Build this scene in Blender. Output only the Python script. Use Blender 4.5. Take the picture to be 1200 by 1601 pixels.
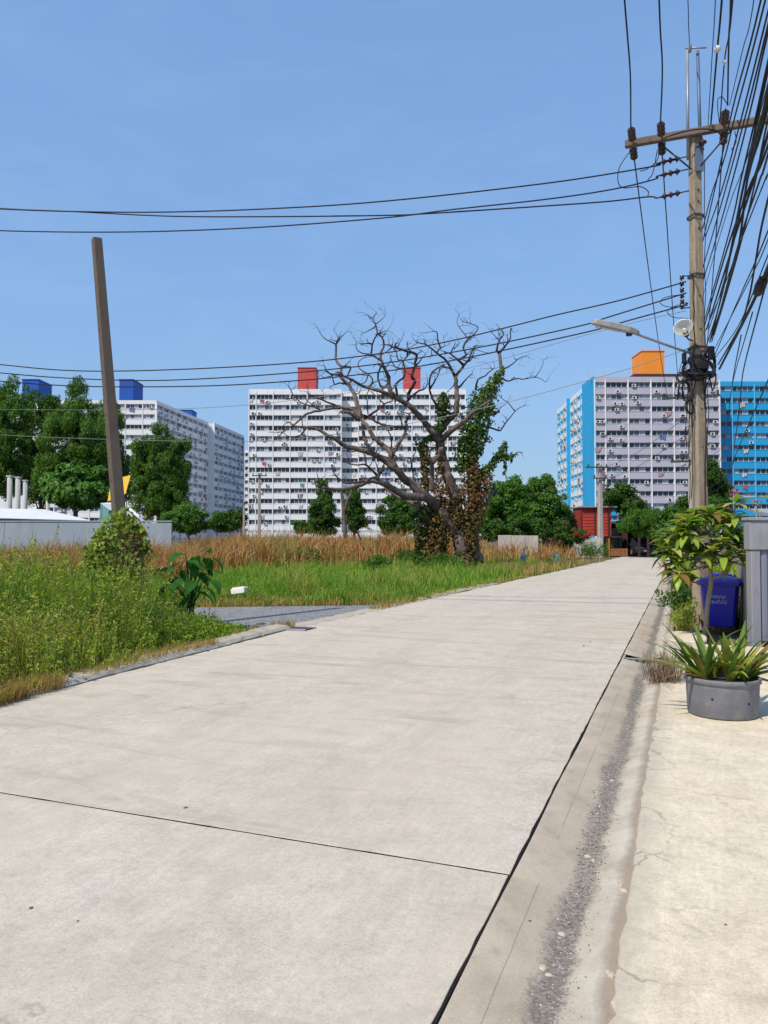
import bpy, math, random
import numpy as np
from mathutils import Vector, Matrix

R = math.radians
random.seed(11)
rng = np.random.default_rng(11)
scene = bpy.context.scene
for _o in list(bpy.data.objects):
    bpy.data.objects.remove(_o)

# ------------------------------------------------------------------ camera
FPX, CX, CY, HZ, CAMH = 1200.0, 600.0, 800.5, 838.0, 1.6
PITCH = math.atan((HZ - CY) / FPX)
cam_d = bpy.data.cameras.new('camera')
cam_d.sensor_fit = 'HORIZONTAL'
cam_d.sensor_width = 36.0
cam_d.lens = 36.0
cam_d.clip_start = 0.05
cam_d.clip_end = 6000
cam = bpy.data.objects.new('camera', cam_d)
scene.collection.objects.link(cam)
cam.location = (0, 0, CAMH)
cam.rotation_euler = (R(90) + PITCH, 0, 0)
scene.camera = cam

# ------------------------------------------------------------------ sky, sun, exposure
TO_SUN = Vector((-0.70, -0.71, 0)).normalized() * math.cos(R(50)) + Vector((0, 0, math.sin(R(50))))
world = bpy.data.worlds.new('World')
scene.world = world
world.use_nodes = True
wn = world.node_tree
sky = wn.nodes.new('ShaderNodeTexSky')
sky.sky_type = 'NISHITA'
sky.sun_disc = False
sky.sun_elevation = R(50)
sky.sun_rotation = math.atan2(TO_SUN.x, TO_SUN.y)
sky.altitude = 0
sky.air_density = 2.0
sky.dust_density = 0.0
sky.ozone_density = 10.0
bg = wn.nodes['Background']
bg.inputs['Strength'].default_value = 0.12
_gam = wn.nodes.new('ShaderNodeGamma')            # evens out the sky's gradient, as the phone's tone curve does
_gam.inputs['Gamma'].default_value = 0.40
_tint = wn.nodes.new('ShaderNodeMix')
_tint.data_type = 'RGBA'
_tint.blend_type = 'MULTIPLY'
_tint.inputs[0].default_value = 1.0
_tint.inputs[7].default_value = (1.66, 2.34, 3.46, 1)
wn.links.new(sky.outputs['Color'], _gam.inputs['Color'])
wn.links.new(_gam.outputs[0], _tint.inputs[6])
_tc = wn.nodes.new('ShaderNodeTexCoord')             # barely visible wisps of high cloud
_mp = wn.nodes.new('ShaderNodeMapping')
_mp.inputs['Scale'].default_value = (2.2, 2.2, 7.0)
_nz = wn.nodes.new('ShaderNodeTexNoise')
_nz.inputs['Scale'].default_value = 2.4
_nz.inputs['Detail'].default_value = 7
_nz.inputs['Roughness'].default_value = 0.62
_nz.inputs['Distortion'].default_value = 0.6
_cr = wn.nodes.new('ShaderNodeValToRGB')
_cr.color_ramp.elements[0].position = 0.46
_cr.color_ramp.elements[0].color = (0, 0, 0, 1)
_cr.color_ramp.elements[1].position = 0.80
_cr.color_ramp.elements[1].color = (0.16, 0.16, 0.16, 1)
_cl = wn.nodes.new('ShaderNodeMix')
_cl.data_type = 'RGBA'
_cl.inputs[7].default_value = (4.0, 5.2, 6.9, 1)
wn.links.new(_tc.outputs['Generated'], _mp.inputs['Vector'])
wn.links.new(_mp.outputs[0], _nz.inputs['Vector'])
wn.links.new(_nz.outputs[0], _cr.inputs['Fac'])
wn.links.new(_cr.outputs[0], _cl.inputs[0])
wn.links.new(_tint.outputs[2], _cl.inputs[6])
wn.links.new(_cl.outputs[2], bg.inputs['Color'])
sun_d = bpy.data.lights.new('sun', 'SUN')
sun_d.energy = 4.35
sun_d.angle = R(0.53)
sun_d.color = (1.0, 0.92, 0.77)
sun = bpy.data.objects.new('sun', sun_d)
scene.collection.objects.link(sun)
sun.rotation_euler = TO_SUN.to_track_quat('Z', 'Y').to_euler()
sun.location = (-20, -20, 40)
vs = scene.view_settings
vs.view_transform = 'Standard'
vs.look = 'None'
vs.exposure = 0.0
vs.gamma = 1.0
vs.use_curve_mapping = False
scene.cycles.max_bounces = 6
scene.cycles.transparent_max_bounces = 8

# ------------------------------------------------------------------ helpers
COL = scene.collection


def ray(px, py):
    u, v = (px - CX) / FPX, (CY - py) / FPX
    c, s = math.cos(PITCH), math.sin(PITCH)
    return u, c - v * s, s + v * c


def at(px, py, Y):
    d = ray(px, py)
    t = Y / d[1]
    return Vector((d[0] * t, Y, CAMH + d[2] * t))


def gp(px, py, z=0.0):
    d = ray(px, py)
    t = (z - CAMH) / d[2]
    return Vector((d[0] * t, d[1] * t, z))


def tag(o, label=None, cat=None, group=None, kind=None):
    if label: o['label'] = label
    if cat: o['category'] = cat
    if group: o['group'] = group
    if kind: o['kind'] = kind
    return o


def empty(name, loc=(0, 0, 0), rz=0.0, label=None, cat=None, group=None, kind=None):
    o = bpy.data.objects.new(name, None)
    COL.objects.link(o)
    o.location = loc
    o.rotation_euler = (0, 0, rz)
    o.empty_display_size = 0.1
    return tag(o, label, cat, group, kind)


def link(name, me, parent=None, loc=None, rot=None, scale=None):
    o = bpy.data.objects.new(name, me)
    COL.objects.link(o)
    if parent: o.parent = parent
    if loc is not None: o.location = loc
    if rot is not None: o.rotation_euler = rot
    if scale is not None: o.scale = scale
    return o


class MB:
    """collects faces of one mesh"""
    def __init__(s):
        s.v, s.f, s.m, s.sm = [], [], [], []

    def face(s, idx, m=0, sm=False):
        s.f.append(tuple(idx)); s.m.append(m); s.sm.append(sm)

    def quad(s, a, b, c, d, m=0):
        k = len(s.v); s.v += [tuple(a), tuple(b), tuple(c), tuple(d)]
        s.face((k, k + 1, k + 2, k + 3), m)

    def box(s, x0, x1, y0, y1, z0, z1, m=0, mat=None):
        k = len(s.v)
        P = [(x0, y0, z0), (x1, y0, z0), (x1, y1, z0), (x0, y1, z0), (x0, y0, z1), (x1, y0, z1), (x1, y1, z1), (x0, y1, z1)]
        if mat is not None: P = [tuple(mat @ Vector(p)) for p in P]
        s.v += P
        for q in ((0, 3, 2, 1), (4, 5, 6, 7), (0, 1, 5, 4), (1, 2, 6, 5), (2, 3, 7, 6), (3, 0, 4, 7)):
            s.face([k + i for i in q], m)

    def bbox(s, x0, x1, y0, y1, z0, z1, b=0.01, m=0, mat=None):
        """box with chamfered edges: 3 stacked octagonal-corner rings"""
        def ring(ix, z):
            return [(x0 + ix + b, y0 + ix, z), (x1 - ix - b, y0 + ix, z), (x1 - ix, y0 + ix + b, z), (x1 - ix, y1 - ix - b, z),
                    (x1 - ix - b, y1 - ix, z), (x0 + ix + b, y1 - ix, z), (x0 + ix, y1 - ix - b, z), (x0 + ix, y0 + ix + b, z)]
        rings = [ring(b, z0), ring(0, z0 + b), ring(0, z1 - b), ring(b, z1)]
        s.rings(rings, m, mat=mat)

    def rings(s, rings, m=0, sm=False, cap=True, mat=None):
        k = len(s.v); n = len(rings[0])
        for r in rings:
            s.v += [tuple(mat @ Vector(p)) if mat is not None else tuple(p) for p in r]
        for i in range(len(rings) - 1):
            for j in range(n):
                a = k + i * n + j; b = k + i * n + (j + 1) % n
                s.face((a, b, b + n, a + n), m, sm)
        if cap:
            s.face([k + j for j in range(n)][::-1], m)
            s.face([k + (len(rings) - 1) * n + j for j in range(n)], m)

    def lathe(s, prof, n=16, m=0, sm=True, mat=None, cap=True):
        s.rings([[(r * math.cos(2 * math.pi * j / n), r * math.sin(2 * math.pi * j / n), z) for j in range(n)] for r, z in prof], m, sm, cap, mat)

    def tube(s, pts, rad, n=6, m=0, sm=True, cap=True, wob=0.0):
        pts = [Vector(p) for p in pts]
        if not hasattr(rad, '__len__'): rad = [rad] * len(pts)
        rings = []
        prev = None
        for i, p in enumerate(pts):
            t = (pts[min(i + 1, len(pts) - 1)] - pts[max(i - 1, 0)])
            if t.length < 1e-9: t = Vector((0, 0, 1))
            t.normalize()
            if prev is None:
                a = Vector((0, 0, 1)) if abs(t.z) < 0.9 else Vector((1, 0, 0))
                u = t.cross(a).normalized()
            else:
                u = (prev - t * prev.dot(t))
                u = u.normalized() if u.length > 1e-6 else t.orthogonal().normalized()
            prev = u
            w = t.cross(u)
            rr = []
            for j in range(n):
                an = 2 * math.pi * j / n
                q = rad[i] * (1 + (random.uniform(-wob, wob) if wob else 0))
                rr.append(p + u * math.cos(an) * q + w * math.sin(an) * q)
            rings.append(rr)
        s.rings(rings, m, sm, cap)

    def mesh(s, name, mats):
        me = bpy.data.meshes.new(name)
        me.from_pydata(s.v, [], s.f)
        for mm in (mats if isinstance(mats, (list, tuple)) else [mats]): me.materials.append(mm)
        me.polygons.foreach_set('material_index', s.m)
        me.polygons.foreach_set('use_smooth', s.sm)
        me.update()
        return me

    def build(s, name, mats, parent=None, **k):
        return link(name, s.mesh(name, mats), parent, **k)


def catmull(pts, n=6):
    P = [Vector(p) for p in pts]
    if len(P) < 3:
        return [P[0].lerp(P[-1], i / n) for i in range(n + 1)]
    out = []
    for i in range(len(P) - 1):
        p0 = P[i - 1] if i else P[0] * 2 - P[1]
        p3 = P[i + 2] if i + 2 < len(P) else P[-1] * 2 - P[-2]
        p1, p2 = P[i], P[i + 1]
        for j in range(n):
            t = j / n
            out.append(0.5 * ((2 * p1) + (p2 - p0) * t + (2 * p0 - 5 * p1 + 4 * p2 - p3) * t * t + (3 * p1 - p0 - 3 * p2 + p3) * t ** 3))
    out.append(P[-1])
    return out


def quads_mesh(name, V, mat):
    N = len(V)
    me = bpy.data.meshes.new(name)
    me.vertices.add(4 * N); me.loops.add(4 * N); me.polygons.add(N)
    me.vertices.foreach_set('co', np.ascontiguousarray(V, dtype=np.float32).ravel())
    me.loops.foreach_set('vertex_index', np.arange(4 * N, dtype=np.int32))
    me.polygons.foreach_set('loop_start', np.arange(0, 4 * N, 4, dtype=np.int32))
    me.materials.append(mat)
    me.update(); me.validate()
    return me


def blades_mesh(name, V, mat):
    """V (N,5,3): base l, base r, mid r, mid l, tip"""
    N = len(V)
    me = bpy.data.meshes.new(name)
    me.vertices.add(5 * N); me.loops.add(7 * N); me.polygons.add(2 * N)
    me.vertices.foreach_set('co', np.ascontiguousarray(V, dtype=np.float32).ravel())
    idx = (np.arange(N)[:, None] * 5 + np.array([0, 1, 2, 3, 3, 2, 4])[None]).astype(np.int32)
    me.loops.foreach_set('vertex_index', idx.ravel())
    st = (np.arange(N)[:, None] * 7 + np.array([0, 4])[None]).astype(np.int32)
    me.polygons.foreach_set('loop_start', st.ravel())
    me.materials.append(mat)
    me.update(); me.validate()
    return me


def unit(a):
    return a / np.maximum(np.linalg.norm(a, axis=1, keepdims=True), 1e-9)


def leaf_quads(C, Nn, L, W, fold=0.25, droop=None):
    """rhombic leaves at C with facing normals Nn"""
    N = len(C)
    Nn = unit(Nn)
    t = rng.normal(size=(N, 3))
    if droop is not None: t = t + np.array([0, 0, -droop])
    t = unit(t - Nn * np.sum(t * Nn, 1, keepdims=True))
    b = np.cross(Nn, t)
    L = (np.asarray(L) * rng.uniform(0.6, 1.3, N))[:, None]
    W = (np.asarray(W) * rng.uniform(0.7, 1.2, N))[:, None]
    base = C - t * L * 0.5
    tip = C + t * L * 0.5 - Nn * L * 0.12
    l = C - t * L * 0.06 + b * W * 0.5 + Nn * W * fold
    r = C - t * L * 0.06 - b * W * 0.5 + Nn * W * fold
    return np.stack([base, r, tip, l], 1)


def grass_blades(P, H, W, bend=0.5, lean=None):
    N = len(P)
    a = rng.uniform(0, 2 * np.pi, N)
    side = np.stack([np.cos(a), np.sin(a), np.zeros(N)], 1)
    b = rng.uniform(0, 2 * np.pi, N)
    d = np.stack([np.cos(b), np.sin(b), np.zeros(N)], 1)
    if lean is not None: d = d * 0.7 + np.asarray(lean)
    H = np.asarray(H)[:, None] * rng.uniform(0.55, 1.2, (N, 1))
    W = np.asarray(W)[:, None] if hasattr(W, '__len__') else W
    k = rng.uniform(0.1, 1.0, (N, 1)) * bend
    up = np.array([0, 0, 1.0])
    mid = P + up * H * 0.6 + d * H * k * 0.25
    tip = P + up * H * (1 - 0.25 * k) + d * H * k * 0.85
    return np.stack([P - side * W * 0.5, P + side * W * 0.5, mid + side * W * 0.4, mid - side * W * 0.4, tip], 1)


def vnoise(x, y, s=1.0, seed=0.0):
    x = np.asarray(x) * s + seed * 3.7; y = np.asarray(y) * s - seed * 1.9
    return 0.5 + 0.125 * (np.sin(x * 1.7 + 1.3 * np.sin(y * 1.1)) + np.sin(y * 2.1 + 1.7 * np.sin(x * 0.9 + 2)) + np.sin(x * 0.63 - y * 0.81 + 1) + np.sin(x * 3.3 + y * 2.7))


# ------------------------------------------------------------------ materials
def newmat(name):
    m = bpy.data.materials.new(name)
    m.use_nodes = True
    nt = m.node_tree
    return m, nt, nt.nodes['Principled BSDF']


def N_(nt, t, ins=None, **kw):
    n = nt.nodes.new(t)
    for k, v in kw.items(): setattr(n, k, v)
    for k, v in (ins or {}).items():
        s = n.inputs[k]
        if isinstance(v, bpy.types.NodeSocket): nt.links.new(v, s)
        else:
            s.default_value = (v + (1,)) if (isinstance(v, tuple) and len(v) == 3 and s.type == 'RGBA') else v
    return n


def coords(nt, kind='Object', scale=None):
    tc = N_(nt, 'ShaderNodeTexCoord').outputs[kind]
    if scale is None: return tc
    return N_(nt, 'ShaderNodeMapping', {'Vector': tc, 'Scale': scale}).outputs[0]


def noise(nt, vec, sc, detail=4, rough=0.55, dist=0.0):
    return N_(nt, 'ShaderNodeTexNoise', {'Vector': vec, 'Scale': sc, 'Detail': detail, 'Roughness': rough, 'Distortion': dist}).outputs[0]


def ramp(nt, fac, stops):
    r = N_(nt, 'ShaderNodeValToRGB', {'Fac': fac})
    e = r.color_ramp.elements
    while len(e) < len(stops): e.new(0.5)
    for i, (p, c) in enumerate(stops):
        e[i].position = p
        e[i].color = (c, c, c, 1) if not isinstance(c, tuple) else c + (1,)
    return r.outputs[0]


def mixc(nt, fac, a, b, mode='MIX'):
    n = N_(nt, 'ShaderNodeMix', data_type='RGBA', blend_type=mode)
    for s, v in ((n.inputs[0], fac), (n.inputs[6], a), (n.inputs[7], b)):
        if isinstance(v, bpy.types.NodeSocket): nt.links.new(v, s)
        else: s.default_value = v if not isinstance(v, tuple) else v + (1,) if len(v) == 3 else v
    return n.outputs[2]


def mth(nt, op, a, b=0.0, c=0.0):
    n = N_(nt, 'ShaderNodeMath', operation=op)
    for i, v in enumerate((a, b, c)):
        if isinstance(v, bpy.types.NodeSocket): nt.links.new(v, n.inputs[i])
        else: n.inputs[i].default_value = v
    return n.outputs[0]


def bump(nt, bs, h, strength=0.3, dist=0.01):
    b = N_(nt, 'ShaderNodeBump', {'Height': h, 'Strength': strength, 'Distance': dist})
    nt.links.new(b.outputs[0], bs.inputs['Normal'])


def paint(name, col, rough=0.6, var=0.12, sc=3.0, dirt=None, dirt_amt=0.25, metallic=0.0, bumpamt=0.0, bsc=60, streak=False, spec=0.3):
    m, nt, bs = newmat(name)
    v = coords(nt, 'Object', (1, 1, 0.18)) if streak else coords(nt)
    n1 = noise(nt, v, sc, 5)
    f = ramp(nt, n1, [(0.3, 1 - var), (0.7, 1 + var)])
    c = mixc(nt, 1.0, col, f, 'MULTIPLY')
    if dirt:
        n2 = noise(nt, v, sc * 2.3, 6, 0.65)
        c = mixc(nt, ramp(nt, n2, [(0.48, 0.0), (0.75, dirt_amt)]), c, dirt)
    nt.links.new(c, bs.inputs['Base Color'])
    bs.inputs['Roughness'].default_value = rough
    bs.inputs['Metallic'].default_value = metallic
    bs.inputs['Specular IOR Level'].default_value = spec
    if bumpamt: bump(nt, bs, noise(nt, coords(nt), bsc, 4), bumpamt)
    return m


def foliage(name, cols, trans=0.3, rough=0.55, psc=0.5, patch=None, patch_amt=0.6, spec=0.25, pth=(0.45, 0.62)):
    """cols: list of colours picked per leaf; patch: second colour spread in big patches"""
    m, nt, bs = newmat(name)
    geo = N_(nt, 'ShaderNodeNewGeometry')
    rnd = geo.outputs['Random Per Island']
    k = len(cols)
    c = ramp(nt, rnd, [(i / max(k - 1, 1), cols[i]) for i in range(k)])
    if patch:
        n1 = noise(nt, coords(nt), psc, 4, 0.6)
        w = mth(nt, 'ADD', n1, mth(nt, 'MULTIPLY', mth(nt, 'SUBTRACT', rnd, 0.5), 0.25))
        c = mixc(nt, ramp(nt, w, [(pth[0], 0.0), (pth[1], patch_amt)]), c, patch)
    nt.links.new(c, bs.inputs['Base Color'])
    bs.inputs['Roughness'].default_value = rough
    bs.inputs['Specular IOR Level'].default_value = spec
    tr = N_(nt, 'ShaderNodeBsdfTranslucent')
    nt.links.new(mixc(nt, 1.0, c, (1.15, 1.2, 0.6), 'MULTIPLY'), tr.inputs['Color'])
    mx = N_(nt, 'ShaderNodeMixShader', {0: trans})
    nt.links.new(bs.outputs[0], mx.inputs[1]); nt.links.new(tr.outputs[0], mx.inputs[2])
    nt.links.new(mx.outputs[0], nt.nodes['Material Output'].inputs['Surface'])
    return m


def concrete(name, base, warm=None, stain=None, stain_amt=0.35, speck=0.5, sc=1.0, bumpk=0.25, extra=None):
    m, nt, bs = newmat(name)
    v = coords(nt)
    big = noise(nt, v, 0.7 * sc, 5, 0.6)
    mid = noise(nt, v, 4.0 * sc, 6, 0.65, 0.3)
    vs_ = N_(nt, 'ShaderNodeMapping', {'Vector': v, 'Scale': (9, 1.3, 3)}).outputs[0]
    brush = noise(nt, vs_, 3.0 * sc, 6, 0.7)
    fine = noise(nt, v, 90 * sc, 3, 0.7)
    c = mixc(nt, ramp(nt, big, [(0.35, 0.0), (0.68, 1.0)]), base, warm or base)
    c = mixc(nt, 1.0, c, ramp(nt, mid, [(0.3, 0.86), (0.7, 1.08)]), 'MULTIPLY')
    c = mixc(nt, 1.0, c, ramp(nt, brush, [(0.3, 0.92), (0.7, 1.06)]), 'MULTIPLY')
    c = mixc(nt, speck, c, mixc(nt, 1.0, c, ramp(nt, fine, [(0.32, 0.72), (0.68, 1.15)]), 'MULTIPLY'))
    grain = noise(nt, v, 26 * sc, 5, 0.8)
    c = mixc(nt, 1.0, c, ramp(nt, grain, [(0.34, 0.84), (0.5, 1.0), (0.66, 1.08)]), 'MULTIPLY')
    if stain:
        n2 = noise(nt, v, 1.6 * sc, 7, 0.72, 0.5)
        c = mixc(nt, ramp(nt, n2, [(0.56, 0.0), (0.78, stain_amt)]), c, stain)
    # scattered dark specks and small pits
    vo = N_(nt, 'ShaderNodeTexVoronoi', {'Vector': v, 'Scale': 3.1 * sc})
    sp = ramp(nt, vo.outputs['Distance'], [(0.0, 1.0), (0.035, 0.0)])
    sel = ramp(nt, N_(nt, 'ShaderNodeSeparateColor', {0: vo.outputs['Color']}).outputs[0], [(0.60, 0.0), (0.62, 0.75)])
    c = mixc(nt, mth(nt, 'MULTIPLY', sp, sel), c, (0.10, 0.085, 0.07))
    if extra: c = extra(nt, v, c)
    nt.links.new(c, bs.inputs['Base Color'])
    bs.inputs['Roughness'].default_value = 0.88
    bs.inputs['Specular IOR Level'].default_value = 0.2
    h = mth(nt, 'ADD', mth(nt, 'MULTIPLY', fine, 0.5), brush)
    bump(nt, bs, h, bumpk * 0.6, 0.004)
    return m


def glassmat(name, col, rough=0.12):
    m, nt, bs = newmat(name)
    bs.inputs['Base Color'].default_value = col + (1,)
    bs.inputs['Roughness'].default_value = rough
    bs.inputs['Specular IOR Level'].default_value = 0.5
    return m


M = {}
M['white'] = paint('white_paint', (0.78, 0.78, 0.80), 0.7, 0.07, 0.35, (0.45, 0.43, 0.42), 0.35, streak=True)
M['white_frame'] = paint('white_frame', (0.72, 0.72, 0.73), 0.5, 0.05)
M['lilac'] = paint('lilac_grey_paint', (0.47, 0.45, 0.54), 0.7, 0.06, 0.35, (0.30, 0.28, 0.30), 0.3, streak=True)
M['turq'] = paint('turquoise_paint', (0.02, 0.34, 0.66), 0.65, 0.06, 0.35, (0.03, 0.22, 0.40), 0.3, streak=True)
M['turq_light'] = paint('light_turquoise_paint', (0.10, 0.48, 0.78), 0.65, 0.06, 0.35)
M['redbox'] = paint('red_tower_paint', (0.55, 0.075, 0.07), 0.6, 0.08, 0.3)
M['bluebox'] = paint('blue_tower_paint', (0.015, 0.09, 0.42), 0.6, 0.08, 0.3)
M['orangebox'] = paint('orange_tower_paint', (0.85, 0.27, 0.03), 0.6, 0.06, 0.3)
M['brown_metal'] = paint('dark_brown_metal', (0.06, 0.035, 0.03), 0.7, 0.15)
M['glass_dark'] = glassmat('dark_window_glass', (0.018, 0.024, 0.035))
M['glass_mid'] = glassmat('grey_window_glass', (0.08, 0.10, 0.13), 0.2)
M['curtain'] = paint('curtain_behind_glass', (0.34, 0.36, 0.40), 0.5, 0.2, 2.0)
M['ac_body'] = paint('air_conditioner_casing', (0.62, 0.62, 0.60), 0.5, 0.08)
M['dark'] = paint('dark_void', (0.02, 0.02, 0.022), 0.8, 0.1)
M['roof_grey'] = paint('flat_roof', (0.32, 0.31, 0.30), 0.9, 0.15)


def pole_extra(nt, v, c):
    n = noise(nt, N_(nt, 'ShaderNodeMapping', {'Vector': v, 'Scale': (6, 6, 0.5)}).outputs[0], 2.0, 6, 0.7)
    return mixc(nt, ramp(nt, n, [(0.46, 0.0), (0.66, 0.75)]), c, (0.14, 0.10, 0.07))


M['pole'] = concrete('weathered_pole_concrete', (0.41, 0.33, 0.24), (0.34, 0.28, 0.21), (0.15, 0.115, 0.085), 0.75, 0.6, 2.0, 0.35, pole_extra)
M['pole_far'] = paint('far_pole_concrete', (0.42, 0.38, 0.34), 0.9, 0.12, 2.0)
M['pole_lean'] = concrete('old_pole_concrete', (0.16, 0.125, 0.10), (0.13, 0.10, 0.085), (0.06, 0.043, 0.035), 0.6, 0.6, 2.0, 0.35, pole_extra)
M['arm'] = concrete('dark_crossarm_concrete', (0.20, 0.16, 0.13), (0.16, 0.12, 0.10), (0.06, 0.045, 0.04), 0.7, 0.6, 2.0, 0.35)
M['cable'] = paint('black_cable', (0.012, 0.011, 0.016), 0.55, 0.1)
M['cable_pale'] = paint('weathered_aluminium_wire', (0.20, 0.20, 0.22), 0.5, 0.1, metallic=0.3)
M['insulator'] = paint('brown_glazed_porcelain', (0.045, 0.018, 0.016), 0.25, 0.2, spec=0.6)
M['insul_white'] = paint('white_porcelain', (0.65, 0.62, 0.58), 0.3, 0.1)
M['steel'] = paint('galvanised_steel', (0.30, 0.31, 0.33), 0.5, 0.12, metallic=0.5)
M['steel_dark'] = paint('dark_steel', (0.06, 0.06, 0.065), 0.55, 0.12, metallic=0.3)
M['blue_steel'] = paint('blue_grey_steel', (0.12, 0.17, 0.25), 0.5, 0.1, metallic=0.2)
# ------------------------------------------------------------------ ground and road
A_ROAD = R(21.3)
SA, CA = math.sin(A_ROAD), math.cos(A_ROAD)
RO = Vector((0.6, 3.68, 0.0))          # where a cross joint meets the gutter joint


def road_xy(x, s):                      # road frame (right of gutter joint, along) to world
    return RO.x + x * CA + s * SA, RO.y - x * SA + s * CA


def to_road(X, Y):
    dx, dy = np.asarray(X) - RO.x, np.asarray(Y) - RO.y
    return dx * CA - dy * SA, dx * SA + dy * CA


_S = [-14, -2, 2, 8, 16, 30, 44, 58, 80]
_W = [5.25, 5.25, 5.3, 5.5, 5.2, 4.7, 4.1, 3.7, 3.6]


def wl(s):
    return np.interp(s, _S, _W)


gm, nt, bs = newmat('earth_and_dead_grass')
v = coords(nt)
n1 = noise(nt, v, 0.09, 6, 0.6)
n2 = noise(nt, v, 1.3, 6, 0.7)
n3 = noise(nt, v, 14, 5, 0.7)
c = mixc(nt, ramp(nt, n1, [(0.4, 0.0), (0.62, 1.0)]), (0.17, 0.105, 0.05), (0.09, 0.10, 0.03))
c = mixc(nt, ramp(nt, n2, [(0.4, 0.0), (0.7, 0.7)]), c, (0.24, 0.17, 0.10))
c = mixc(nt, 1.0, c, ramp(nt, n3, [(0.25, 0.65), (0.75, 1.2)]), 'MULTIPLY')
nt.links.new(c, bs.inputs['Base Color'])
bs.inputs['Roughness'].default_value = 0.95
bump(nt, bs, n3, 0.6, 0.05)
M['earth'] = gm
mb = MB()
xs = [-3000, -400, -120, -60, -30, -15, 0, 15, 30, 60, 120, 400, 3000]
ys = [-3000, -200, -40, 0, 15, 30, 60, 120, 250, 600, 4000]
for j, y in enumerate(ys):
    for i, x in enumerate(xs):
        mb.v.append((x, y, -0.08))
for j in range(len(ys) - 1):
    for i in range(len(xs) - 1):
        k = j * len(xs) + i
        mb.face((k, k + 1, k + 1 + len(xs), k + len(xs)))
tag(mb.build('ground', M['earth']), 'flat earth of the vacant field and everything beyond', kind='structure')


def slab_stain(nt, v, c):
    # faint pinkish and ochre films, long tyre-polished streaks
    n = noise(nt, N_(nt, 'ShaderNodeMapping', {'Vector': v, 'Scale': (1.0, 0.22, 1)}).outputs[0], 0.9, 5, 0.6)
    c = mixc(nt, ramp(nt, n, [(0.42, 0.0), (0.62, 0.4)]), c, (0.60, 0.50, 0.385))
    n = noise(nt, v, 0.8, 7, 0.75, 1.2)
    c = mixc(nt, ramp(nt, n, [(0.56, 0.0), (0.70, 0.45)]), c, (0.36, 0.32, 0.25))
    n = noise(nt, N_(nt, 'ShaderNodeMapping', {'Vector': v, 'Scale': (0.35, 2.2, 1)}).outputs[0], 1.1, 6, 0.7, 0.4)
    c = mixc(nt, ramp(nt, n, [(0.54, 0.0), (0.68, 0.55)]), c, (0.33, 0.285, 0.22))
    # two worn, darker tyre bands and rust-brown drips
    sx_ = N_(nt, 'ShaderNodeSeparateXYZ', {0: v}).outputs[0]
    wob = mth(nt, 'MULTIPLY', mth(nt, 'SUBTRACT', noise(nt, v, 0.35, 3), 0.5), 0.9)
    for cx_ in (-1.25, -2.75, -4.1):
        d_ = mth(nt, 'ABSOLUTE', mth(nt, 'SUBTRACT', mth(nt, 'ADD', sx_, wob), cx_))
        band = ramp(nt, d_, [(0.05, 1.0), (0.34, 0.0)])
        br = ramp(nt, noise(nt, N_(nt, 'ShaderNodeMapping', {'Vector': v, 'Scale': (3, 0.3, 1)}).outputs[0], 2.0, 6, 0.7), [(0.40, 0.0), (0.65, 0.30)])
        c = mixc(nt, mth(nt, 'MULTIPLY', band, br), c, (0.36, 0.32, 0.27))
    sp = noise(nt, v, 6.5, 3, 0.6)
    c = mixc(nt, ramp(nt, sp, [(0.68, 0.0), (0.74, 0.30)]), c, (0.27, 0.22, 0.17))
    # hairline shrinkage cracks
    vc = N_(nt, 'ShaderNodeTexVoronoi', {'Vector': N_(nt, 'ShaderNodeVectorMath', {0: v, 1: N_(nt, 'ShaderNodeVectorMath', {0: N_(nt, 'ShaderNodeTexNoise', {'Vector': v, 'Scale': 1.7, 'Detail': 5}).outputs['Color'], 'Scale': 0.8}, operation='SCALE').outputs[0]}, operation='ADD').outputs[0], 'Scale': 0.33}, feature='DISTANCE_TO_EDGE')
    cr = ramp(nt, vc.outputs['Distance'], [(0.0, 1.0), (0.004, 0.0)])
    gate = ramp(nt, noise(nt, v, 0.22, 2), [(0.50, 0.0), (0.60, 0.45)])
    return mixc(nt, mth(nt, 'MULTIPLY', cr, gate), c, (0.20, 0.165, 0.13))


M['slab'] = concrete('road_concrete', (0.60, 0.525, 0.425), (0.56, 0.48, 0.38), (0.42, 0.355, 0.27), 0.45, 0.7, 1.0, 0.25, slab_stain)
M['tar'] = paint('tar_joint_filler', (0.022, 0.018, 0.016), 0.95, 0.3, 8, spec=0.05)
road = empty('road', RO, -A_ROAD, 'pale concrete road of large slabs running off to the right', kind='structure')
JT = 5.45
GAPX, GAPY = 0.0065, 0.0085


def jit(n, a):
    return [random.gauss(0, a) for _ in range(n)]


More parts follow.
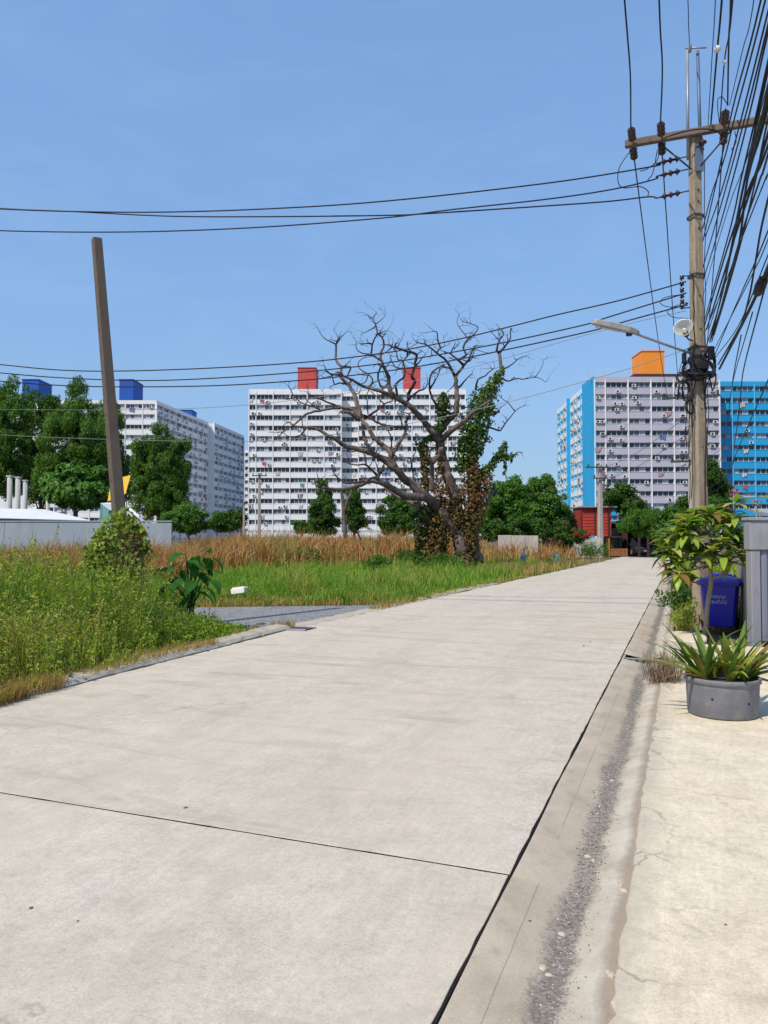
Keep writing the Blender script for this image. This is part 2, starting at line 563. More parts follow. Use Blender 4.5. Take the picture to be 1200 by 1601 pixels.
def slab_mesh(s0, s1, near):
    """irregular-edged slab between joints s0..s1 in road frame"""
    step = 0.12 if near else 0.8
    out = []
    n = max(2, int((s1 - s0) / step))
    jr = 0.0030 if near else 0.0
    for i in range(n + 1):
        s = s0 + GAPY + (s1 - s0 - 2 * GAPY) * i / n
        big = (0.003 * math.sin(s * 0.9) + 0.001 * math.sin(s * 5.3 + 1)) if near else 0
        out.append((-GAPX - max(0, random.gauss(0.002, jr)) - abs(big) * 0.7, s))
    m = max(2, int(5.3 / step))
    wl1, wl0 = float(wl(s1)), float(wl(s0))
    for i in range(1, m):
        out.append((-GAPX - (wl1 - GAPX) * i / m, s1 - GAPY - max(0, random.gauss(0.001, jr * 0.7))))
    for i in range(n + 1):
        s = s1 - GAPY - (s1 - s0 - 2 * GAPY) * i / n
        out.append((-float(wl(s)) + random.gauss(0, 0.012 if near else 0.05), s))
    for i in range(1, m):
        out.append((-wl0 + (wl0 - GAPX) * i / m, s0 + GAPY + max(0, random.gauss(0.001, jr * 0.7))))
    b = MB()
    cx = sum(p[0] for p in out) / len(out); cy = sum(p[1] for p in out) / len(out)
    def inset(p, d):
        dx, dy = p[0] - cx, p[1] - cy
        return (p[0] - math.copysign(d, dx), p[1] - math.copysign(d, dy))
    rings = [[(x, y, -0.12) for x, y in out], [(x, y, -0.002) for x, y in out], [inset(p, 0.002) + (0.0,) for p in out]]
    b.rings(rings)
    return b


k0 = -2
for i in range(k0, 11):
    s0, s1 = i * JT, (i + 1) * JT
    if i == 10: s1 = 58.5
    dz = random.uniform(-0.001, 0.001)
    slab_mesh(s0, s1, i < 3).build('slab', M['slab'], road, loc=(0, 0, dz))
b = MB()
for i in range(-11, 59):
    w0, w1 = float(wl(i)), float(wl(i + 1))
    b.quad((-w0 - 0.02, i, -0.0035), (0.0, i, -0.0035), (0.0, i + 1, -0.0035), (-w1 - 0.02, i + 1, -0.0035))
b.build('joint_filler', M['tar'], road)

# gutter: shallow concrete swale right of the joint
GX = [0.006, 0.05, 0.225, 0.28, 0.345, 0.40, 0.45, 0.515, 0.60]
GZ = [-0.002, -0.006, -0.042, -0.052, -0.050, -0.034, -0.018, -0.004, 0.000]
mg, nt, bs = newmat('gutter_concrete')
v = coords(nt)
sx = N_(nt, 'ShaderNodeSeparateXYZ', {0: v})
n_big = noise(nt, v, 2.2, 6, 0.65)
n_edge = noise(nt, v, 5.0, 5, 0.6)
fine = noise(nt, v, 110, 3, 0.7)
xx = mth(nt, 'ADD', sx.outputs[0], mth(nt, 'MULTIPLY', mth(nt, 'SUBTRACT', n_edge, 0.5), 0.10))
base = ramp(nt, xx, [(0.0, (0.53, 0.44, 0.335)), (0.25, (0.48, 0.395, 0.30)), (0.33, (0.47, 0.39, 0.30)), (0.40, (0.54, 0.465, 0.36)), (0.46, (0.58, 0.51, 0.41)), (0.505, (0.36, 0.29, 0.22))])  # last dark stop paints the step's shade along the apron edge
c = mixc(nt, ramp(nt, n_big, [(0.42, 0.0), (0.70, 0.7)]), base, (0.33, 0.26, 0.19))
w2 = mth(nt, 'ADD', mth(nt, 'ADD', sx.outputs[0], mth(nt, 'MULTIPLY', mth(nt, 'SUBTRACT', noise(nt, v, 38, 4, 0.8), 0.5), 0.10)), mth(nt, 'MULTIPLY', mth(nt, 'SUBTRACT', noise(nt, v, 1.4, 6, 0.7), 0.5), 0.26))
grit = ramp(nt, w2, [(0.225, 0.0), (0.275, 1.0), (0.345, 1.0), (0.38, 0.0)])
patch = ramp(nt, noise(nt, N_(nt, 'ShaderNodeMapping', {'Vector': v, 'Scale': (1, 0.35, 1)}).outputs[0], 1.5, 4, 0.6), [(0.30, 0.35), (0.5, 0.92)])
gs = noise(nt, v, 9.0, 6, 0.75)
c = mixc(nt, ramp(nt, gs, [(0.55, 0.0), (0.72, 0.35)]), c, (0.22, 0.18, 0.14))
hair = ramp(nt, mth(nt, 'ABSOLUTE', mth(nt, 'SUBTRACT', mth(nt, 'ADD', mth(nt, 'MULTIPLY', xx, 0.12), mth(nt, 'MULTIPLY', sx.outputs[0], 0.88)), 0.13)), [(0.0, 0.55), (0.003, 0.0)])
c = mixc(nt, mth(nt, 'MULTIPLY', hair, ramp(nt, noise(nt, v, 0.8, 2), [(0.45, 0.0), (0.5, 1.0)])), c, (0.15, 0.11, 0.08))
vst = N_(nt, 'ShaderNodeTexVoronoi', {'Vector': v, 'Scale': 75.0})
gcol = mixc(nt, ramp(nt, N_(nt, 'ShaderNodeSeparateColor', {0: vst.outputs['Color']}).outputs[0], [(0.0, 0.0), (0.75, 0.55), (1.0, 1.0)]), (0.13, 0.108, 0.09), (0.34, 0.295, 0.25))
c = mixc(nt, mth(nt, 'MULTIPLY', grit, patch), c, gcol)
c = mixc(nt, 1.0, c, ramp(nt, fine, [(0.25, 0.84), (0.75, 1.1)]), 'MULTIPLY')
nt.links.new(c, bs.inputs['Base Color'])
bs.inputs['Roughness'].default_value = 0.9
bs.inputs['Specular IOR Level'].default_value = 0.2
bump(nt, bs, mth(nt, 'ADD', fine, noise(nt, v, 18, 5)), 0.4, 0.006)
M['gutter'] = mg
gut = empty('gutter', RO, -A_ROAD, 'shallow concrete gutter with a strip of dark grit beside the road', kind='structure')
DR0, DR1 = 6.90, 7.28                    # drain opening along the gutter
segs = [(-9, -3.4), (-3.4, 2.35), (2.35, DR0), (DR1, 12.9), (12.9, 22), (22, 40), (40, 58)]
for s0, s1 in segs:
    b = MB()
    n = max(2, int((s1 - s0) / 0.25))
    k = len(GX)
    for i in range(n + 1):
        s = s0 + 0.002 + (s1 - s0 - 0.004) * i / n
        for x, z in zip(GX, GZ):
            b.v.append((x + 0.004 * math.sin(s * 3 + x * 9), s, z + 0.003 * math.sin(s * 1.7 + x * 11)))
    for i in range(n):
        for j in range(k - 1):
            a = i * k + j
            b.face((a, a + 1, a + k + 1, a + k), 0, True)
    b.build('gutter_segment', M['gutter'], gut)
# gutter bed under the drain gap and drain inlet
b = MB()
b.box(0.02, 0.62, DR0 - 0.02, DR1 + 0.02, -0.42, -0.40)
b.box(0.0, 0.03, DR0 - 0.02, DR1 + 0.02, -0.40, -0.012)
b.box(0.545, 0.585, DR0 - 0.02, DR1 + 0.02, -0.40, 0.0)
b.box(0.03, 0.545, DR0 - 0.05, DR0 - 0.003, -0.40, -0.075)
b.box(0.03, 0.545, DR1 + 0.003, DR1 + 0.05, -0.40, -0.075)
dr = empty('drain_inlet', RO, -A_ROAD, 'small sunken drain inlet with iron bars in the gutter by the potted plant', 'drain')
b.build('pit', M['gutter'], dr)
for x in (0.09, 0.17, 0.25, 0.33, 0.41, 0.49):
    b = MB(); b.bbox(x - 0.013, x + 0.013, DR0 - 0.012, DR1 + 0.012, -0.062, -0.040, 0.004)
    b.build('bar', M['steel_dark'], dr)
b = MB(); b.bbox(0.03, 0.54, DR0 + 0.17, DR0 + 0.20, -0.038, -0.016, 0.004); b.build('cross_bar', M['steel'], dr)

# right pavement: cream concrete apron, broken edge
def apron_wear(nt, v, c):
    n = noise(nt, N_(nt, 'ShaderNodeMapping', {'Vector': v, 'Scale': (0.6, 2.2, 1)}).outputs[0], 1.7, 7, 0.75)
    c = mixc(nt, ramp(nt, n, [(0.54, 0.0), (0.68, 0.55)]), c, (0.38, 0.31, 0.22))
    n = noise(nt, v, 3.4, 7, 0.8, 0.8)
    c = mixc(nt, ramp(nt, n, [(0.57, 0.0), (0.66, 0.45)]), c, (0.34, 0.28, 0.20))
    n = noise(nt, v, 42, 4, 0.85)
    c = mixc(nt, ramp(nt, n, [(0.60, 0.0), (0.70, 0.5)]), c, (0.30, 0.25, 0.19))
    # grey scour near the gutter edge and fine cracks running off it
    x = N_(nt, 'ShaderNodeSeparateXYZ', {0: v}).outputs[0]
    xe = mth(nt, 'ADD', x, mth(nt, 'MULTIPLY', mth(nt, 'SUBTRACT', noise(nt, v, 3.0, 6, 0.7), 0.5), 0.22))
    c = mixc(nt, ramp(nt, xe, [(0.545, 0.55), (0.685, 0.0)]), c, (0.40, 0.35, 0.28))
    wv = N_(nt, 'ShaderNodeVectorMath', {0: v, 1: N_(nt, 'ShaderNodeVectorMath', {0: N_(nt, 'ShaderNodeTexNoise', {'Vector': v, 'Scale': 5.0, 'Detail': 6}).outputs['Color'], 'Scale': 0.25}, operation='SCALE').outputs[0]}, operation='ADD').outputs[0]
    vc = N_(nt, 'ShaderNodeTexVoronoi', {'Vector': wv, 'Scale': 1.3}, feature='DISTANCE_TO_EDGE')
    cr = ramp(nt, vc.outputs['Distance'], [(0.0, 1.0), (0.012, 0.0)])
    return mixc(nt, mth(nt, 'MULTIPLY', cr, ramp(nt, xe, [(0.625, 0.6), (0.745, 0.0)])), c, (0.16, 0.125, 0.09))


M['apron'] = concrete('cream_concrete', (0.74, 0.63, 0.465), (0.71, 0.585, 0.42), (0.52, 0.43, 0.32), 0.45, 0.55, 1.0, 0.25, apron_wear)
pav = empty('pavement', RO, -A_ROAD, 'cream concrete apron along the right of the gutter', kind='structure')
AP = [(-9, -4.2), (-4.2, 3.35), (3.35, 8.55)]
for s0, s1 in AP:
    b = MB()
    out = []
    n = int((s1 - s0) / 0.06)
    for i in range(n + 1):
        s = s0 + 0.003 + (s1 - s0 - 0.006) * i / n
        e = 0.528 + 0.005 * math.sin(s * 1.3 + 2) + 0.003 * math.sin(s * 4.1) + random.gauss(0, 0.004)
        if random.random() < 0.04: e += 0.018
        out.append((e, s))
    loop = out + [(9.5, s1 - 0.003), (9.5, s0 + 0.003)]
    loop = [(x, y) for x, y in loop]
    rings = [[(x, y, -0.15) for x, y in loop], [(x, y, 0.010) for x, y in loop], [(x + 0.008 if x < 5 else x, y, 0.020) for x, y in loop]]
    b.rings([r[::-1] for r in rings])
    b.build('apron_slab', M['apron'], pav)
# small whitish apron piece past the drain
b = MB()
loop = []
for i in range(28):
    t = 2 * math.pi * i / 28
    loop.append((0.80 + 0.30 * math.copysign(abs(math.cos(t)) ** 0.5, math.cos(t)) + random.gauss(0, 0.012), 9.25 + 0.62 * math.copysign(abs(math.sin(t)) ** 0.6, math.sin(t)) + random.gauss(0, 0.015)))
b.rings([[(x, y, -0.1) for x, y in loop], [(x, y, 0.03) for x, y in loop], [(0.80 + (x - 0.80) * 0.97, 9.25 + (y - 9.25) * 0.97, 0.045) for x, y in loop]])
b.build('broken_slab', M['apron'], pav)

# left edge: low concrete kerb, with a gap at the side lane
M['kerb'] = concrete('kerb_concrete', (0.52, 0.45, 0.36), (0.45, 0.38, 0.29), (0.20, 0.165, 0.125), 0.7, 0.7, 1.6, 0.4)
kerb = empty('kerb', RO, -A_ROAD, 'low weathered concrete kerb along the weeds on the left', kind='structure')


def kerb_piece(s0, s1, dx, dz, h):
    b = MB()
    n = max(3, int((s1 - s0) / 0.18))
    rings = []
    for i in range(n + 1):
        s = s0 + 0.006 + (s1 - s0 - 0.012) * i / n
        e = -float(wl(s)) - 0.03 + dx
        j = lambda: random.gauss(0, 0.006)
        rings.append([(e + j(), s, -0.10), (e + j(), s, 0.012 + dz + j() * 0.5), (e - 0.05 + j(), s, h + dz + j() * 0.5), (e - 0.30 + j(), s, h + 0.012 + dz + j() * 0.5), (e - 0.34 + j(), s, -0.10)])
    b.rings(rings)
    b.build('kerb_stone', M['kerb'], kerb)


s = -9.0
while s < 8.0:
    L = random.uniform(0.95, 1.05)
    kerb_piece(s, s + L, random.uniform(-0.02, 0.02), random.uniform(-0.012, 0.012), 0.055)
    s += L
s = 14.8
while s < 21.0:
    kerb_piece(s, s + 1.0, random.uniform(-0.03, 0.02), random.uniform(-0.01, 0.01), 0.03)
    s += 1.0
# flush concrete strip across the mouth of the side lane
b = MB()
n = 34
rings = []
for i in range(n + 1):
    s = 8.06 + (14.75 - 8.06) * i / n
    e = -float(wl(s)) - 0.03
    rings.append([(e, s, -0.1), (e + random.gauss(0, 0.008), s, -0.004), (e - 0.42 + random.gauss(0, 0.02), s, -0.012), (e - 0.44, s, -0.1)])
b.rings(rings)
b.build('flush_strip', M['kerb'], kerb)

# small grate at the left kerb
pos = gp(468, 984)
gr = empty('kerb_grate', pos, -A_ROAD, 'dark iron grate set in the left road edge at the lane mouth', 'drain')
b = MB(); b.box(-0.19, 0.19, -0.17, 0.17, -0.03, 0.004); b.build('pit_plate', M['dark'], gr)
for i in range(6):
    y = -0.14 + i * 0.056
    b = MB(); b.bbox(-0.19, 0.19, y - 0.013, y + 0.013, 0.005, 0.022, 0.004); b.build('bar', M['steel_dark'], gr)
for y in (-0.185, 0.185):
    b = MB(); b.bbox(-0.215, 0.215, y - 0.02, y + 0.02, -0.02, 0.03, 0.005); b.build('frame_bar', M['steel'], gr)

# side lane: grey chip-sealed track leaving to the left
ml, nt, bs = newmat('grey_chip_asphalt')
v = coords(nt)
vo = N_(nt, 'ShaderNodeTexVoronoi', {'Vector': v, 'Scale': 28.0})
c = ramp(nt, N_(nt, 'ShaderNodeSeparateColor', {0: vo.outputs['Color']}).outputs[0], [(0.0, (0.11, 0.11, 0.115)), (0.6, (0.20, 0.20, 0.205)), (1.0, (0.36, 0.35, 0.34))])
c = mixc(nt, ramp(nt, noise(nt, v, 1.1, 6, 0.7), [(0.45, 0.0), (0.75, 0.55)]), c, (0.30, 0.25, 0.19))
nt.links.new(c, bs.inputs['Base Color'])
bs.inputs['Roughness'].default_value = 0.95
bump(nt, bs, vo.outputs['Distance'], 0.6, 0.01)
M['lane'] = ml
b = MB()
lo = [(-1.95, 13.0), (-2.6, 13.5), (-3.6, 13.9), (-6, 14.3), (-14, 15.0), (-40, 17)]
hi = [(0.45, 18.4), (-0.6, 18.1), (-2.3, 17.9), (-4.3, 17.6), (-14, 18.6), (-40, 20.5)]
for i in range(len(lo) - 1):
    b.quad((hi[i][0], hi[i][1], -0.03), (hi[i + 1][0], hi[i + 1][1], -0.03), (lo[i + 1][0], lo[i + 1][1], -0.03), (lo[i][0], lo[i][1], -0.03))
tag(b.build('side_lane', M['lane']), 'grey gravelly side lane leaving the road to the left', kind='structure')
# ------------------------------------------------------------------ apartment blocks
_wcache = {}


def window_mesh(w, h, var):
    key = ('w', round(w, 2), round(h, 2), var)
    if key in _wcache: return _wcache[key]
    rr = random.Random(var * 17 + 3)
    b = MB()
    f = 0.07
    b.box(-w / 2, w / 2, 0, 0.12, -h / 2, -h / 2 + f, 0)
    b.box(-w / 2, w / 2, 0, 0.12, h / 2 - f, h / 2, 0)
    n = 4 if w > 3 else 2
    pw = w / n
    mood = rr.choice([(1, 1, 1, 2), (1, 1, 2, 3), (1, 2, 2, 3), (1, 1, 1, 1), (2, 3, 3, 1)])
    for i in range(n + 1):
        x = -w / 2 + i * pw
        b.box(max(-w / 2, x - f / 2), min(w / 2, x + f / 2), 0.003, 0.115, -h / 2 + f, h / 2 - f, 0)
    for i in range(n):
        x = -w / 2 + i * pw
        b.quad((x + f / 2, 0.07, -h / 2 + f), (x + pw - f / 2, 0.07, -h / 2 + f), (x + pw - f / 2, 0.07, h / 2 - f), (x + f / 2, 0.07, h / 2 - f), rr.choice(mood))
    me = b.mesh('window', [M['white_frame'], M['glass_dark'], M['glass_mid'], M['curtain']])
    _wcache[key] = me
    return me


def panel_mesh(w, h, d, mat, lip=True):
    key = ('p', round(w, 2), round(h, 2), d, mat.name)
    if key in _wcache: return _wcache[key]
    b = MB()
    b.box(-w / 2, w / 2, 0, d, 0, h)
    if lip: b.box(-w / 2, w / 2, -0.06, d - 0.01, h, h + 0.09)
    me = b.mesh('balcony_panel', mat)
    _wcache[key] = me
    return me


def fin_mesh(h, d, mat, t=0.22):
    key = ('f', round(h, 2), d, t, mat.name)
    if key in _wcache: return _wcache[key]
    b = MB(); b.box(-t / 2, t / 2, 0, d, 0, h)
    me = b.mesh('fin', mat); _wcache[key] = me
    return me


b = MB()
b.box(-0.42, 0.42, -0.36, -0.02, 0, 0.62, 0)
b.lathe([(0.24, -0.005), (0.24, 0.012)], 14, 1, mat=Matrix.Translation((-0.1, -0.365, 0.31)) @ Matrix.Rotation(R(90), 4, 'X'))
b.box(-0.35, -0.31, -0.36, 0.0, -0.06, 0.0, 1); b.box(0.31, 0.35, -0.36, 0.0, -0.06, 0.0, 1)
AC_ME = b.mesh('air_conditioner', [M['ac_body'], M['dark']])


LAUNDRY = []
for _i, _c in enumerate([(0.45, 0.12, 0.12), (0.12, 0.18, 0.40), (0.60, 0.50, 0.38), (0.20, 0.20, 0.22), (0.45, 0.30, 0.34), (0.12, 0.28, 0.22), (0.62, 0.60, 0.58)]):
    _b = MB()
    _m = paint('laundry_cloth', _c, 0.9, 0.15, 3)
    _w = random.uniform(0.5, 1.5)
    _n = max(2, int(_w / 0.35))
    for _k in range(_n):
        _x = -_w / 2 + _w * _k / _n
        _b.box(_x, _x + _w / _n * 0.85, -0.17 - 0.05 * (_k % 2), -0.14 - 0.05 * (_k % 2), -random.uniform(0.5, 1.0), 0.12)
    _b.box(-_w / 2 - 0.1, _w / 2 + 0.1, -0.18, -0.02, 0.12, 0.15)
    LAUNDRY.append(_b.mesh('laundry', _m))


def facade(bld, O, rz, bays, zc, wh, pan, fin, ac=0.3, top=None, matf=None, skip=None, pd=0.42, small_first=False, seed=1):
    """O: left foot seen from outside; bays: widths; zc: window centre heights from the top down"""
    rr = random.Random(seed)
    T = Matrix.Translation(O) @ Matrix.Rotation(rz, 4, 'Z')

    def put(name, me, x, y, z):
        o = link(name, me, bld)
        o.location = T @ Vector((x, y, z)); o.rotation_euler = (0, 0, rz)
        return o
    pitch = zc[0] - zc[1]
    x = 0.0
    ztop = top or zc[0] + wh / 2 + 1.1
    for bi, bw in enumerate(bays):
        xm = x + bw / 2
        if fin is not None:
            put('fin', fin_mesh(ztop - 0.6, 0.56, fin), x, -0.11, 0.0)
        for fi, z in enumerate(zc):
            if skip and skip(bi, fi): continue
            ww = bw - 0.3
            put('window', window_mesh(ww, wh, rr.randrange(9)), xm, 0.36, z)
            pm = matf(bi, fi) if matf else pan
            ph = pitch - wh - 0.09
            dz = z - wh / 2 - 0.09 - ph
            put('balcony_panel', panel_mesh(bw - 0.02, ph, pd, pm), xm, 0.0, max(dz, -0.4))
            if rr.random() < ac:
                for q in range(rr.choice((1, 1, 2, 2))):
                    put('air_conditioner', AC_ME, xm + rr.uniform(-0.32, 0.32) * bw, 0.0, dz + rr.choice((0.2, 0.5, ph + 0.1)))
        x += bw
    if fin is not None:
        put('fin', fin_mesh(ztop - 0.6, 0.56, fin), x, -0.11, 0.0)
    for q in range(int(len(bays) * len(zc) * 0.22)):
        bi = rr.randrange(len(bays)); fi = rr.randrange(len(zc))
        put('laundry', rr.choice(LAUNDRY), sum(bays[:bi]) + bays[bi] * rr.uniform(0.2, 0.8), 0.0, zc[fi] - wh / 2 - rr.uniform(0.0, 0.5))
    # roof parapet above the top windows
    b = MB()
    b.box(0, x, 0.0, 0.42, zc[0] + wh / 2, ztop)
    o = b.build('parapet', pan, bld); o.location = T @ Vector((0, 0, 0)); o.rotation_euler = (0, 0, rz)


def tower(bld, x0, x1, y0, y1, z0, z1, mat):
    b = MB()
    b.box(x0, x1, y0, y1, z0, z1)
    b.box(x0 - 0.15, x1 + 0.15, y0 - 0.15, y1 + 0.15, z1, z1 + 0.18)
    o = b.build('rooftop_tower', mat, bld)
    return o


def core(bld, poly, z1, mat, name='wall'):
    b = MB()
    b.rings([[(x, y, -0.3) for x, y in poly], [(x, y, z1) for x, y in poly]])
    return b.build(name, mat, bld)


def roofcap(bld, poly, z):
    b = MB(); b.rings([[(x, y, z) for x, y in poly], [(x, y, z + 0.12) for x, y in poly]])
    return b.build('roof', M['roof_grey'], bld)


# --- central white block with two red towers (front at Y=207)
Yc = 207.0
pxm = Yc / FPX
cx0, cx1 = (388 - 600) * pxm, (728 - 600) * pxm
cb = empty('apartment_block', ((cx0 + cx1) / 2, Yc, 0), 0, 'white slab apartment block with two red rooftop towers behind the bare tree', 'building', 'apartment blocks')
W = cx1 - cx0
zc = [39.3 - 2.83 * i for i in range(13)]
hw = W / 2
bw = 4.62
lw = [1.9] + [bw] * 5
xl = -hw
facade(cb, (xl, 0, 0), 0, lw, zc, 1.30, M['white'], M['white'], 0.5, 41.4, seed=5)
xr = xl + sum(lw)
facade(cb, (xr, 2.6, 0), 0, [bw], zc, 1.30, M['white'], None, 0.35, 41.2, seed=6, pd=0.3)
xr2 = xr + bw
n2 = int((hw - xr2) / bw)
facade(cb, (xr2, 0, 0), 0, [(hw - xr2) / n2] * n2, zc, 1.30, M['white'], M['white'], 0.5, 41.4, seed=7)
bm_poly = [(-hw, 0.46), (xr, 0.46), (xr, 3.06), (xr2, 3.06), (xr2, 0.46), (hw, 0.46), (hw, 17), (-hw, 17)]
core(cb, bm_poly, 41.0, M['white'])
roofcap(cb, bm_poly, 41.003)
for a, c_ in ((463, 492), (631, 658)):
    tower(cb, (a - 600) * pxm - cb.location.x, (c_ - 600) * pxm - cb.location.x, 2.0, 9.5, 41.1, 47.6, M['redbox'])
b = MB(); b.box(-hw, hw, -0.3, 0.44, 0, 2.5); b.build('ground_floor', M['white'], cb)

# --- right block: lilac front, turquoise wing, orange tower (front at Y=165)
Yr = 165.0
pxm = Yr / FPX
rx0 = (931 - 600) * pxm
rb = empty('apartment_block', (rx0, Yr, 0), 0, 'lilac and turquoise apartment block with an orange rooftop tower', 'building', 'apartment blocks')
zr = [34.3 - 2.62 * i for i in range(13)]
FW = (1127 - 600) * pxm - rx0
bays = [2.3] + [(FW - 2.3) / 5] * 5
HR = 36.0


def rmat(bi, fi):
    if fi >= 10: return M['lilac'] if bi == 3 else M['turq']
    return M['lilac']


poly = [(0.42, 0.46), (FW, 0.46), (FW, 5.0), (FW + 60, 5.0), (FW + 60, 20), (14, 20), (14, 44), (0.42 + 1.9, 44)]
core(rb, poly, HR - 0.4, M['lilac'])
roofcap(rb, poly, HR - 0.4)
facade(rb, (0, 0, 0), 0, bays, zr, 1.1, M['lilac'], M['white'], 0.6, HR, rmat, seed=11)
facade(rb, (FW, 4.5, 0), 0, [4.7], zr, 1.1, M['turq'], None, 0.15, HR - 0.1, seed=12)
facade(rb, (FW + 4.7, 4.45, 0), 0, [5.0] * 6, zr, 1.1, M['turq'], M['turq_light'], 0.15, HR - 0.1, seed=13)
# left flank, seen at a slant: solid turquoise bay, then balconies
ang = math.atan2(-1.0, -0.043)
L1 = 44.0
O = Vector((0.043 * L1, L1, 0))
facade(rb, (O.x, O.y, 0), ang, [4.1] * 4, zr, 1.1, M['white'], M['turq_light'], 0.5, HR, seed=14)
facade(rb, (O.x - 0.043 * 17.6, O.y - 17.6, 0), ang, [4.1] * 4, zr, 1.1, M['white'], M['turq_light'], 0.5, HR, seed=15)
b = MB(); b.box(-0.25, 0.5, 0.2, 9.8, 0, HR + 0.1); b.build('flank_wall', M['turq'], rb)
b = MB(); b.box(0.45, 1.3, 26.5, 27.4, 0, HR + 0.1); b.build('flank_pier', M['turq'], rb)
tower(rb, (1009 - 600) * pxm - rx0, (1045 - 600) * pxm - rx0, 1.5, 8.0, HR, HR + 5.9, M['orangebox'])
b = MB(); b.box((995 - 600) * pxm - rx0, FW - 0.1, 1.0, 10, HR - 0.05, HR + 0.85); b.build('roof_canopy', M['brown_metal'], rb)
for px in (924, 931, 948, 986):
    b = MB(); b.box((px - 600) * pxm - rx0 - 0.09, (px - 600) * pxm - rx0 + 0.09, 0.6, 0.8, HR - 0.3, HR + 1.5); b.build('roof_post', M['lilac'], rb)

# --- left block: white, two blue towers on the front, long shaded flank
Yl = 196.0
pxm = Yl / FPX
lx1 = (243 - 600) * pxm
lb = empty('apartment_block', (lx1, Yl, 0), 0, 'white apartment block with blue rooftop towers behind the left trees', 'building', 'apartment blocks')
HL = 36.4
zl = [34.9 - 2.65 * i for i in range(13)]
lfw = 44.0
dx, L2 = 0.116, 70.0
poly = [(-lfw, 0.46), (-0.42, 0.46), (-0.42 + dx * L2, L2), (-14 + dx * L2, L2), (-14, 20), (-lfw, 20)]
core(lb, poly, HL - 0.4, M['white'])
roofcap(lb, poly, HL - 0.4)
fb = [4.5] * 5 + [4.4, 3.6]
facade(lb, (-sum(fb), 0, 0), 0, fb, zl, 1.1, M['white'], M['white'], 0.2, HL, seed=21)
ang = math.atan2(1.0, dx)
facade(lb, (0, 0.1, 0), ang, [4.3] * 9, zl, 1.1, M['white'], M['white'], 0.72, HL, seed=22)
P2 = Vector((dx * 39.2 + 1.6, 39.2, 0))
facade(lb, tuple(P2), ang, [4.4] * 7, zl, 1.1, M['white'], M['white'], 0.72, HL, seed=23)
b = MB()
q = [(P2.x - 2.4, P2.y), (P2.x - 0.46, P2.y), (P2.x - 0.46 + dx * 30.8, P2.y + 30.8), (P2.x - 2.4 + dx * 30.8, P2.y + 30.8)]
b.rings([[(x, y, 0) for x, y in q], [(x, y, HL - 0.2) for x, y in q]])
b.build('flank_wall', M['white'], lb)
for a, c_, y0 in ((27, 53, 1.5), (181, 203, 1.5)):
    tower(lb, (a - 600) * pxm - lx1, (c_ - 600) * pxm - lx1, y0, y0 + 8, HL, HL + 5.6, M['bluebox'])
tower(lb, -6.0, -1.0, 40, 46, HL, HL + 4.0, M['bluebox'])

# --- far block, a sliver between the left and the central one
Yf = 300.0
fbk = empty('apartment_block', ((366 - 600) * Yf / FPX, Yf, 0), 0, 'distant white apartment block seen as a sliver between two nearer blocks', 'building', 'apartment blocks')
zf = [33.5 - 2.7 * i for i in range(12)]
core(fbk, [(-8, 0.46), (12, 0.46), (12, 15), (-8, 15)], 35, M['white'])
facade(fbk, (-8, 0, 0), 0, [4.0] * 5, zf, 1.3, M['white'], M['white'], 0.4, 35.2, seed=31)
roofcap(fbk, [(-8, 0.5), (12, 0.5), (12, 15), (-8, 15)], 35)
# ------------------------------------------------------------------ living trees
M['bark'] = paint('bark', (0.16, 0.12, 0.09), 0.9, 0.25, 6, (0.07, 0.05, 0.04), 0.5, bumpamt=0.5, bsc=20)
M['leaf_euc'] = foliage('narrow_dark_green_leaves', [(0.055, 0.130, 0.022), (0.105, 0.215, 0.034), (0.175, 0.320, 0.058), (0.07, 0.155, 0.03)], 0.45)
M['leaf_mid'] = foliage('mid_green_leaves', [(0.05, 0.13, 0.02), (0.095, 0.22, 0.03), (0.15, 0.30, 0.045)], 0.42)
M['leaf_bright'] = foliage('bright_green_leaves', [(0.06, 0.15, 0.02), (0.10, 0.23, 0.035), (0.14, 0.29, 0.06)], 0.3)
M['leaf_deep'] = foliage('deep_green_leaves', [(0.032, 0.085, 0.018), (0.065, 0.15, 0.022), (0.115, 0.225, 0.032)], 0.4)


def crown_cloud(macro, nclump, nleaf, clump_r, lsz, wr=0.45, up=0.5, droop=None, hollow=0.55):
    """macro: list of (centre, radii); leaves gathered on many small clumps on and inside the macro ellipsoids"""
    vol = np.array([r[0] * r[1] * r[2] for _, r in macro]) ** 0.75
    vol = vol / vol.sum()
    pick = rng.choice(len(macro), nclump, p=vol)
    C = np.array([macro[i][0] for i in range(len(macro))], float)[pick]
    Rr = np.array([macro[i][1] for i in range(len(macro))], float)[pick]
    d = unit(rng.normal(size=(nclump, 3)))
    rad = hollow + (1 - hollow) * rng.uniform(0, 1, (nclump, 1)) ** 0.6
    cc = C + d * Rr * rad
    cr = clump_r * rng.uniform(0.5, 1.35, nclump)
    w = cr ** 2; w = w / w.sum()
    pi = rng.choice(nclump, nleaf, p=w)
    dd = unit(rng.normal(size=(nleaf, 3)))
    sq = np.array([0.85, 0.85, 1.1]) if droop else np.array([1.0, 1.0, 0.8])
    P = cc[pi] + dd * sq * (cr[pi] * (0.35 + 0.75 * rng.uniform(0, 1, nleaf) ** 0.7))[:, None]
    Nn = dd * 0.9 + d[pi] * 0.5 + np.array([0, 0, up * 0.6]) + rng.normal(size=(nleaf, 3)) * 0.8
    return leaf_quads(P, Nn, lsz, lsz * wr, droop=droop)


